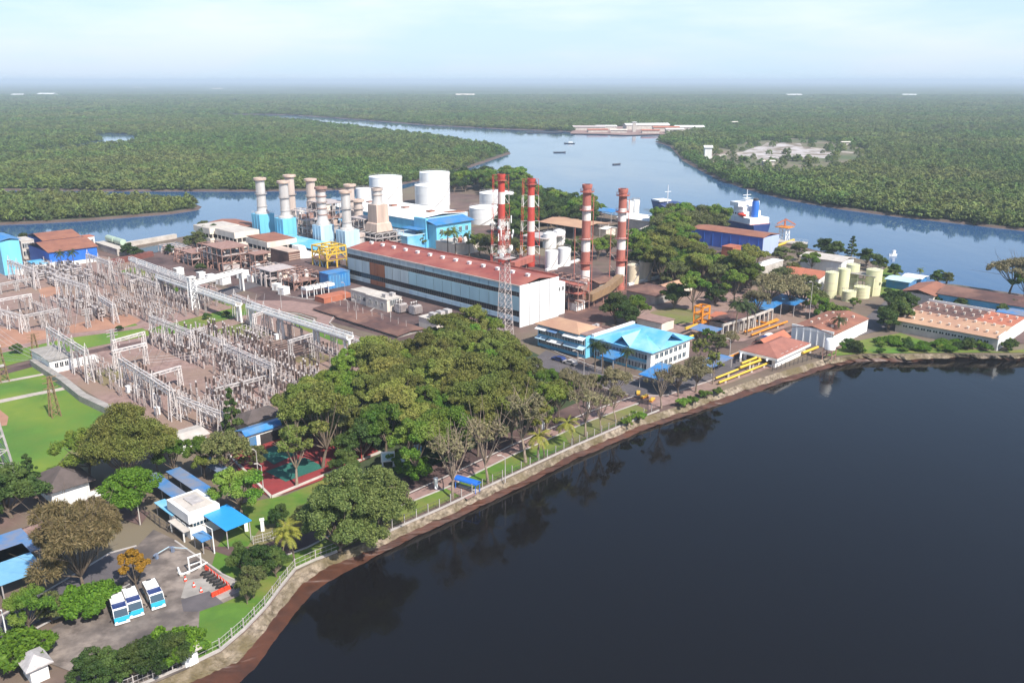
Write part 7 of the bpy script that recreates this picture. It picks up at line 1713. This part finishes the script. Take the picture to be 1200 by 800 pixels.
# trees around the plant
T2 = [(722, 378, 'dark1', 341, 'very dark tree beside the hall end pipe rack'), (745, 378, 'green2', 346, 'green tree by the round lawn'), (735, 382, 'dark2', 352, 'dark tree between the very dark one and the lawn tree'), (812, 366, 'green1', 318, 'layered green tree right of the peach hut'), (790, 362, 'dark1', 330, 'dark tree before the peach hut'), (838, 358, 'dark2', 332, 'vivid dark green tree at the edge of the big wood'), (860, 356, 'green1', 315, 'tall tree at the right end of the big wood'), (878, 344, 'green2', 308, 'green tree by the pale gable house'),
      (915, 350, 'brown1', 312, 'brown crowned tree below the orange roofed house'), (900, 365, 'grey1', 320, 'greyish tree over the blue tarpaulin'), (925, 366, 'grey1', 322, 'grey blossom like tree over the tarpaulin'), (942, 362, 'brown2', 322, 'brown tree beside the tall lamp by the silos'), (885, 375, 'grey1', 338, 'grey tree left of the tarpaulin'), (957, 372, 'green2', 345, 'green tree before the leftmost silo'), (975, 376, 'bush_g', 355, 'green bush below the silos'), (1000, 362, 'green2', 348, 'round bush before the low tank'), (1042, 362, 'dark1', 338, 'dark tree left of the hedge by the big warehouse'), (1050, 384, 'dark1', 348, 'dark hedge tree at the corner of the large warehouse'), (1060, 372, 'dark2', 340, 'dark hedge tree by the brown roofed building'), (1040, 388, 'dark2', 362, 'dark hedge tree nearest the white warehouse'), (1095, 360, 'dark2', 343, 'dark tree before the brown roofed building'), (1135, 362, 'dark1', 340, 'dark tree before the long maroon roof'), (1125, 366, 'dark2', 348, 'low dark tree behind the warehouse vents'), (1190, 372, 'dark2', 350, 'dark tree right by the blue wall'), (1175, 376, 'dark2', 356, 'dark bush tree at the blue wall foot'), (1182, 346, 'grey1', 299, 'big loose crowned tree against the river at the right edge'), (1200, 350, 'green2', 318, 'green tree at the right edge by the river'),
      (965, 302, 'dark1', 278, 'dark tree left of the riverside group by the jetty'), (977, 304, 'dark2', 281, 'dark tree second of the riverside group'), (997, 304, 'cone', 276, 'taller spiky tree in the riverside group'), (1015, 312, 'dark1', 290, 'dark round tree right in the riverside group'), (1030, 318, 'dark2', 298, 'dark tree by the riverside lawn'), (1048, 325, 'dark2', 308, 'small dark bush tree on the riverside lawn'), (1098, 333, 'dark2', 316, 'dark thorny tree at the river right of the lawn'), (1108, 334, 'brown2', 318, 'brown shrub tree at the river edge'), (935, 305, 'brown1', 283, 'broad brown tree right of the blue clad warehouse'), (915, 312, 'brown1', 288, 'broad brown green tree in front of the jetty'), (950, 318, 'green2', 295, 'broad green tree above the orange roofed house'), (925, 330, 'brown2', 306, 'brown tree at the orange roofed house'),
      (492, 290, 'brown1', 272, 'brown leafy tree behind the red roof'), (562, 300, 'green2', 272, 'tree behind the radio mast'), (575, 305, 'brown1', 274, 'brown tree left of the second chimney'), (605, 302, 'brown2', 278, 'reddish brown tree beneath the second chimney'), (612, 306, 'yellow', 288, 'orange leaved tree at the second chimney foot'), (668, 300, 'dark2', 280, 'dark tree behind the white day tanks'), (680, 300, 'brown1', 276, 'brown tree behind the faded chimney'), (700, 305, 'green2', 278, 'green tree between the faded chimneys'), (712, 300, 'brown1', 274, 'brown tree left of the rightmost chimney'),
      (704, 252, 'bright1', 238, 'bright small tree at the river edge by the chimney tops'), (247, 290, 'dark1', 262, 'dark tree left of the cream control blocks'), (232, 292, 'brown2', 270, 'brown bush by the pond'), (240, 276, 'brown1', 258, 'leafless brown tree top behind the control blocks'), (222, 290, 'brown2', 276, 'reddish shrub beside the settling pond'), (150, 300, 'dark2', 284, 'dark bush by the fuel platform'), (160, 303, 'dark1', 288, 'dark tree below the river wall'), (200, 298, 'dark2', 286, 'dark bush right of the pond'), (30, 290, 'dark1', 272, 'dark tree at the river behind the cyan hall'), (8, 292, 'dark2', 272, 'dark tree behind the cyan hall roof'), (46, 288, 'dark2', 276, 'small dark tree behind the blue warehouse'), (265, 372, 'bush_d', 364, 'dark shrub on the middle grass strip'), (243, 374, 'bush_d', 366, 'second dark shrub on the middle grass strip'), (20, 414, 'bush_d', 402, 'dark shrub cluster on the left grass strip'), (140, 388, 'bush_d', 381, 'dark shrub at the end of the grass strip'), (205, 345, 'bush_g', 336, 'shrub by the rear track'), (235, 318, 'bush_d', 308, 'dark shrub by the machinery kiosks'), (830, 402, 'green2', 385, 'light green tree beside the faded blue canopy roof'), (840, 412, 'brown2', 390, 'brown scrub tree at the road by the admin building'), (856, 408, 'grey1', 388, 'grey scrub tree along the service road')]
for px, py, k, tp, lab in T2: tree(k, px, py, lab, tp)
# the wood right of the chimneys, the dark belt by the river
WL = {'brown1': 'brownish crowned tree in the wood between the cream tanks and the tanker', 'brown2': 'brownish crowned tree in the wood between the cream tanks and the tanker', 'green1': 'dull green tree in the wood between the cream tanks and the tanker', 'green2': 'dull green tree in the wood between the cream tanks and the tanker', 'dark1': 'dark tree in the wood between the cream tanks and the tanker', 'rain2': 'dull green tree in the wood between the cream tanks and the tanker'}
n2 = grove(['brown1', 'brown2', 'rain2', 'green2', 'dark1', 'rain2', 'green1'], [(742, 320), (745, 298), (775, 288), (802, 291), (822, 322), (882, 332), (878, 340), (845, 346), (790, 340), (765, 332)], 5.6, WL, 'trees of the wood by the tanker', .95, 1.4, 5)
n3 = grove(['brown1', 'brown2', 'green2', 'brown1'], [(766, 268), (800, 264.5), (842, 272), (848, 275), (825, 278), (806, 288), (764, 281)], 6.0, 'brown green bushy tree near the tanker, before its deck', 'brown bushy trees before the tanker', 1.2, 1.55, 6)
n4 = grove(['dark1', 'dark2', 'green2', 'dark1'], [(596, 278), (590, 258), (625, 240), (665, 246), (690, 258), (690, 275), (660, 268), (630, 264), (610, 285)], 7.5, 'dark tree in the belt behind the two bright chimneys', 'dark trees behind the chimneys', 1.2, 1.7, 7)
n5 = grove(['dark1', 'dark2', 'green2'], [(530, 216), (560, 210), (600, 216), (630, 230), (600, 240), (560, 226), (532, 226)], 8, 'dark tree in the belt beyond the storage tanks', 'dark trees beyond the storage tanks', 1.1, 1.6, 8)
print('grove', n1, n2, n3, n4, n5)

# ------------------------------------------------------------------ mangroves
def mangrove_proto(seed, nl=420, ls=.62):
    rs = np.random.default_rng(seed); c = []; rd = []
    for i in range(9):
        a = 2.4 * i; q = math.sqrt((i + .2) / 9) * 2.9; c.append([q * math.cos(a) + rs.normal() * .3, q * math.sin(a) + rs.normal() * .3, 5.6 - q * q * .22 + rs.normal() * .5]); rd.append(rs.uniform(1.1, 1.7))
    for i in range(6): a = i * 1.05; c.append([3.2 * math.cos(a), 3.2 * math.sin(a), 2.4 + rs.normal() * .4]); rd.append(1.4)
    return quads_mesh('mangrove_crown', leaves(rs, np.array(c), np.array(rd), nl, ls, .5, .85), L_MANG)
MP = [mangrove_proto(100 + i) for i in range(6)]
MTR = MB().bar((0, 0, -.4), (.2, .1, 4.6), .4, 0, 6, .25).bar((.1, 0, 2), (1.5, .8, 5), .2, 0, 4, .1).bar((.1, 0, 2), (-1.4, -.6, 5), .2, 0, 4, .1)
for i in range(6): a = i * 1.05; MTR.bar((.05, 0, 1.4), (1.3 * math.cos(a), 1.3 * math.sin(a), -.6), .12, 0, 3)
MTR = MTR.mesh('trunk', BARK)
def mtree(x, y, sc, label, group):
    t = thing('mangrove_tree', label, 'tree', (x, y, -1.0), tr_r.uniform(0, 6.28), group); t.scale = (sc, sc, sc * tr_r.uniform(.9, 1.15))
    for nm, me in (('trunk', MTR), ('crown', tr_r.choice(MP))):
        o = bpy.data.objects.new(nm, me); COL.objects.link(o); o.parent = t
def edge_trees(px, gap, depth, label, group, rows=1):
    W_ = [Vector(G(x, y, -1)) for x, y in px]; n = 0
    for p, q in zip(W_, W_[1:]):
        d = q - p; nr = Vector((-d.y, d.x, 0)).normalized(); k = max(1, int(d.length / gap))
        for i in range(k):
            for r_ in range(rows):
                u = p + d * (i + tr_r.random()) / k + nr * (depth + r_ * gap * .9 + tr_r.uniform(-1, 1)); mtree(u.x, u.y, tr_r.uniform(.8, 1.2), label, group); n += 1
    return n
ne = edge_trees([(-30, 261.2), (0, 260.5), (40, 259), (100, 256), (150, 252), (200, 248), (226, 244)], 5.0, 4.5, 'mangrove tree at the waterline of the small island on the left', 'mangroves along the island shore', 2)
ne += edge_trees([(1230, 271), (1200, 267.5), (1110, 257.5), (1050, 251), (990, 243), (930, 233), (880, 220)], 6.0, -4.5, 'mangrove tree at the waterline of the right river bank', 'mangroves along the right bank', 1)
print('edge mangroves', ne)
# the forest behind as one mass: points carrying crowns
def inpoly(poly, x, y):
    c = np.zeros(len(x), bool); n = len(poly)
    for i in range(n):
        x0, y0 = poly[i]; x1, y1 = poly[i - 1]
        if y0 == y1: continue
        c ^= ((y0 > y) != (y1 > y)) & (x < (x1 - x0) * (y - y0) / (y1 - y0) + x0)
    return c
def cut(px): return [G(x, y, -.95)[:2] for x, y in px]
HOLES = [(cut(c), 0.0) for c in CREEKS] + [(cut(SETL), 0.0), (cut(CLEAR), .05), (cut(SCRUBP), .09), (cut(FIELD2), .25), (cut(FIELD3), .3), (cut([(826, 185), (850, 179), (873, 177), (873, 182), (850, 184), (830, 188)]), .1)]
rs = np.random.default_rng(77); PX_ = []; PY_ = []; PS = []
def scatter(d0, d1, gap, scale):
    y = np.arange(d0, d1, gap); 
    xs, ys = [], []
    for yy in y:
        w = yy * .66 + 40; x = np.arange(-w, w, gap); xs.append(x); ys.append(np.full(len(x), yy))
    x = np.concatenate(xs); y = np.concatenate(ys); x = x + rs.uniform(-.45, .45, len(x)) * gap; y = y + rs.uniform(-.45, .45, len(y)) * gap
    keep = inpoly(ISL, x, y) | inpoly(LEFT, x, y) | inpoly(FAR, x, y)
    for hp_, pr in HOLES: keep &= ~inpoly(hp_, x, y) | (rs.random(len(x)) < pr)
    # large soft patches of lower, thinner growth
    f = np.sin(x * .011 + 1.3 * np.sin(y * .006)) + np.sin(y * .009 + x * .004 + 2) + .6 * np.sin(x * .031 - y * .023)
    s = scale * np.clip(rs.normal(.95, .22, len(x)), .5, 1.6) * (1 + .13 * f); s *= np.where(rs.random(len(x)) < .06, 1.4, 1.0); keep &= rs.random(len(x)) < np.where(f < -1.1, .74, .97)
    PX_.append(x[keep]); PY_.append(y[keep]); PS.append(s[keep])
scatter(430, 1000, 5.0, .92); scatter(1000, 1900, 7.0, 1.25); scatter(1900, 4600, 12.5, 2.1)
x = np.concatenate(PX_); y = np.concatenate(PY_); sca = np.concatenate(PS)
print('mangrove points', len(x))
me = bpy.data.meshes.new('mangrove_forest'); me.vertices.add(len(x)); me.vertices.foreach_set('co', np.stack([x, y, np.full(len(x), -1.3)], 1).astype(np.float32).ravel())
at_ = me.attributes.new('sc', 'FLOAT_VECTOR', 'POINT'); at_.data.foreach_set('vector', np.stack([sca, sca, np.minimum(sca, .95 + .12 * (sca - .95)) * rs.uniform(.7, 1.2, len(sca))], 1).astype(np.float32).ravel()); me.update()
fo = bpy.data.objects.new('mangrove_forest', me); COL.objects.link(fo); fo['kind'] = 'stuff'
pc = bpy.data.collections.new('mangrove_crowns')
for i, m_ in enumerate(MP):
    pc.objects.link(bpy.data.objects.new('mangrove_crown', m_))
ng = bpy.data.node_groups.new('mangrove_scatter', 'GeometryNodeTree'); ng.interface.new_socket('Geometry', in_out='INPUT', socket_type='NodeSocketGeometry'); ng.interface.new_socket('Geometry', in_out='OUTPUT', socket_type='NodeSocketGeometry')
N = ng.nodes; gi = N.new('NodeGroupInput'); go = N.new('NodeGroupOutput'); ip = N.new('GeometryNodeInstanceOnPoints'); ci = N.new('GeometryNodeCollectionInfo')
ci.inputs['Collection'].default_value = pc; ci.inputs['Separate Children'].default_value = True; ci.inputs['Reset Children'].default_value = True
rv = N.new('FunctionNodeRandomValue'); rv.data_type = 'FLOAT_VECTOR'; rv.inputs[1].default_value = (.12, .12, 6.28); rv.inputs[0].default_value = (-.12, -.12, 0)
na = N.new('GeometryNodeInputNamedAttribute'); na.data_type = 'FLOAT_VECTOR'; na.inputs['Name'].default_value = 'sc'
K = ng.links.new; K(gi.outputs[0], ip.inputs['Points']); K(ci.outputs[0], ip.inputs['Instance']); ip.inputs['Pick Instance'].default_value = True
K(rv.outputs[0], ip.inputs['Rotation']); K(na.outputs[0], ip.inputs['Scale']); K(ip.outputs[0], go.inputs[0])
md = fo.modifiers.new('scatter', 'NODES'); md.node_group = ng
# the canopy farther off: an uneven sheet
dist = [4500.0]
while dist[-1] < 42000: dist.append(dist[-1] * 1.005 + 3)
dist = np.array(dist); nc = 420; an = np.linspace(-.72, .72, nc)
D, A_ = np.meshgrid(dist, an, indexing='ij'); X = D * np.tan(A_); Y = D + 0 * A_
X = X + rs.uniform(-.3, .3, X.shape) * D * .003; Z = 5.5 + rs.uniform(-3, 3.5, X.shape) + 3.5 * np.sin(X * .004 + np.sin(Y * .003)) * np.sin(Y * .002 + 1)
Z = np.where(D < 4540, -1.5, Z)
v = np.stack([X, Y, Z], -1).reshape(-1, 3); nr_, nq = X.shape
ii = (np.arange(nr_ - 1)[:, None] * nq + np.arange(nq - 1)[None, :]).ravel()
q = np.stack([ii, ii + 1, ii + nq + 1, ii + nq], 1)
me = bpy.data.meshes.new('far_forest'); me.vertices.add(len(v)); me.vertices.foreach_set('co', v.astype(np.float32).ravel()); me.loops.add(q.size); me.loops.foreach_set('vertex_index', q.astype(np.int32).ravel()); me.polygons.add(len(q)); me.polygons.foreach_set('loop_start', np.arange(len(q), dtype=np.int32) * 4); me.update(calc_edges=True); me.materials.append(FARCAN)
ff = bpy.data.objects.new('far_forest', me); COL.objects.link(ff); ff['kind'] = 'stuff'
# ------------------------------------------------------------------ haze
hz = MB().box(-58000, -350, -4.0, 58000, 58000, 90.0).build('haze', [])
hm = bpy.data.materials.new('haze_air'); hm.use_nodes = True; t = hm.node_tree; t.nodes.clear()
pv = t.nodes.new('ShaderNodeVolumePrincipled'); pv.inputs['Density'].default_value = HAZE_D; pv.inputs['Color'].default_value = (.72, .86, 1.0, 1); pv.inputs['Anisotropy'].default_value = .0
oo = t.nodes.new('ShaderNodeOutputMaterial'); t.links.new(pv.outputs[0], oo.inputs['Volume'])
hz.data.materials.append(hm); hz['kind'] = 'stuff'
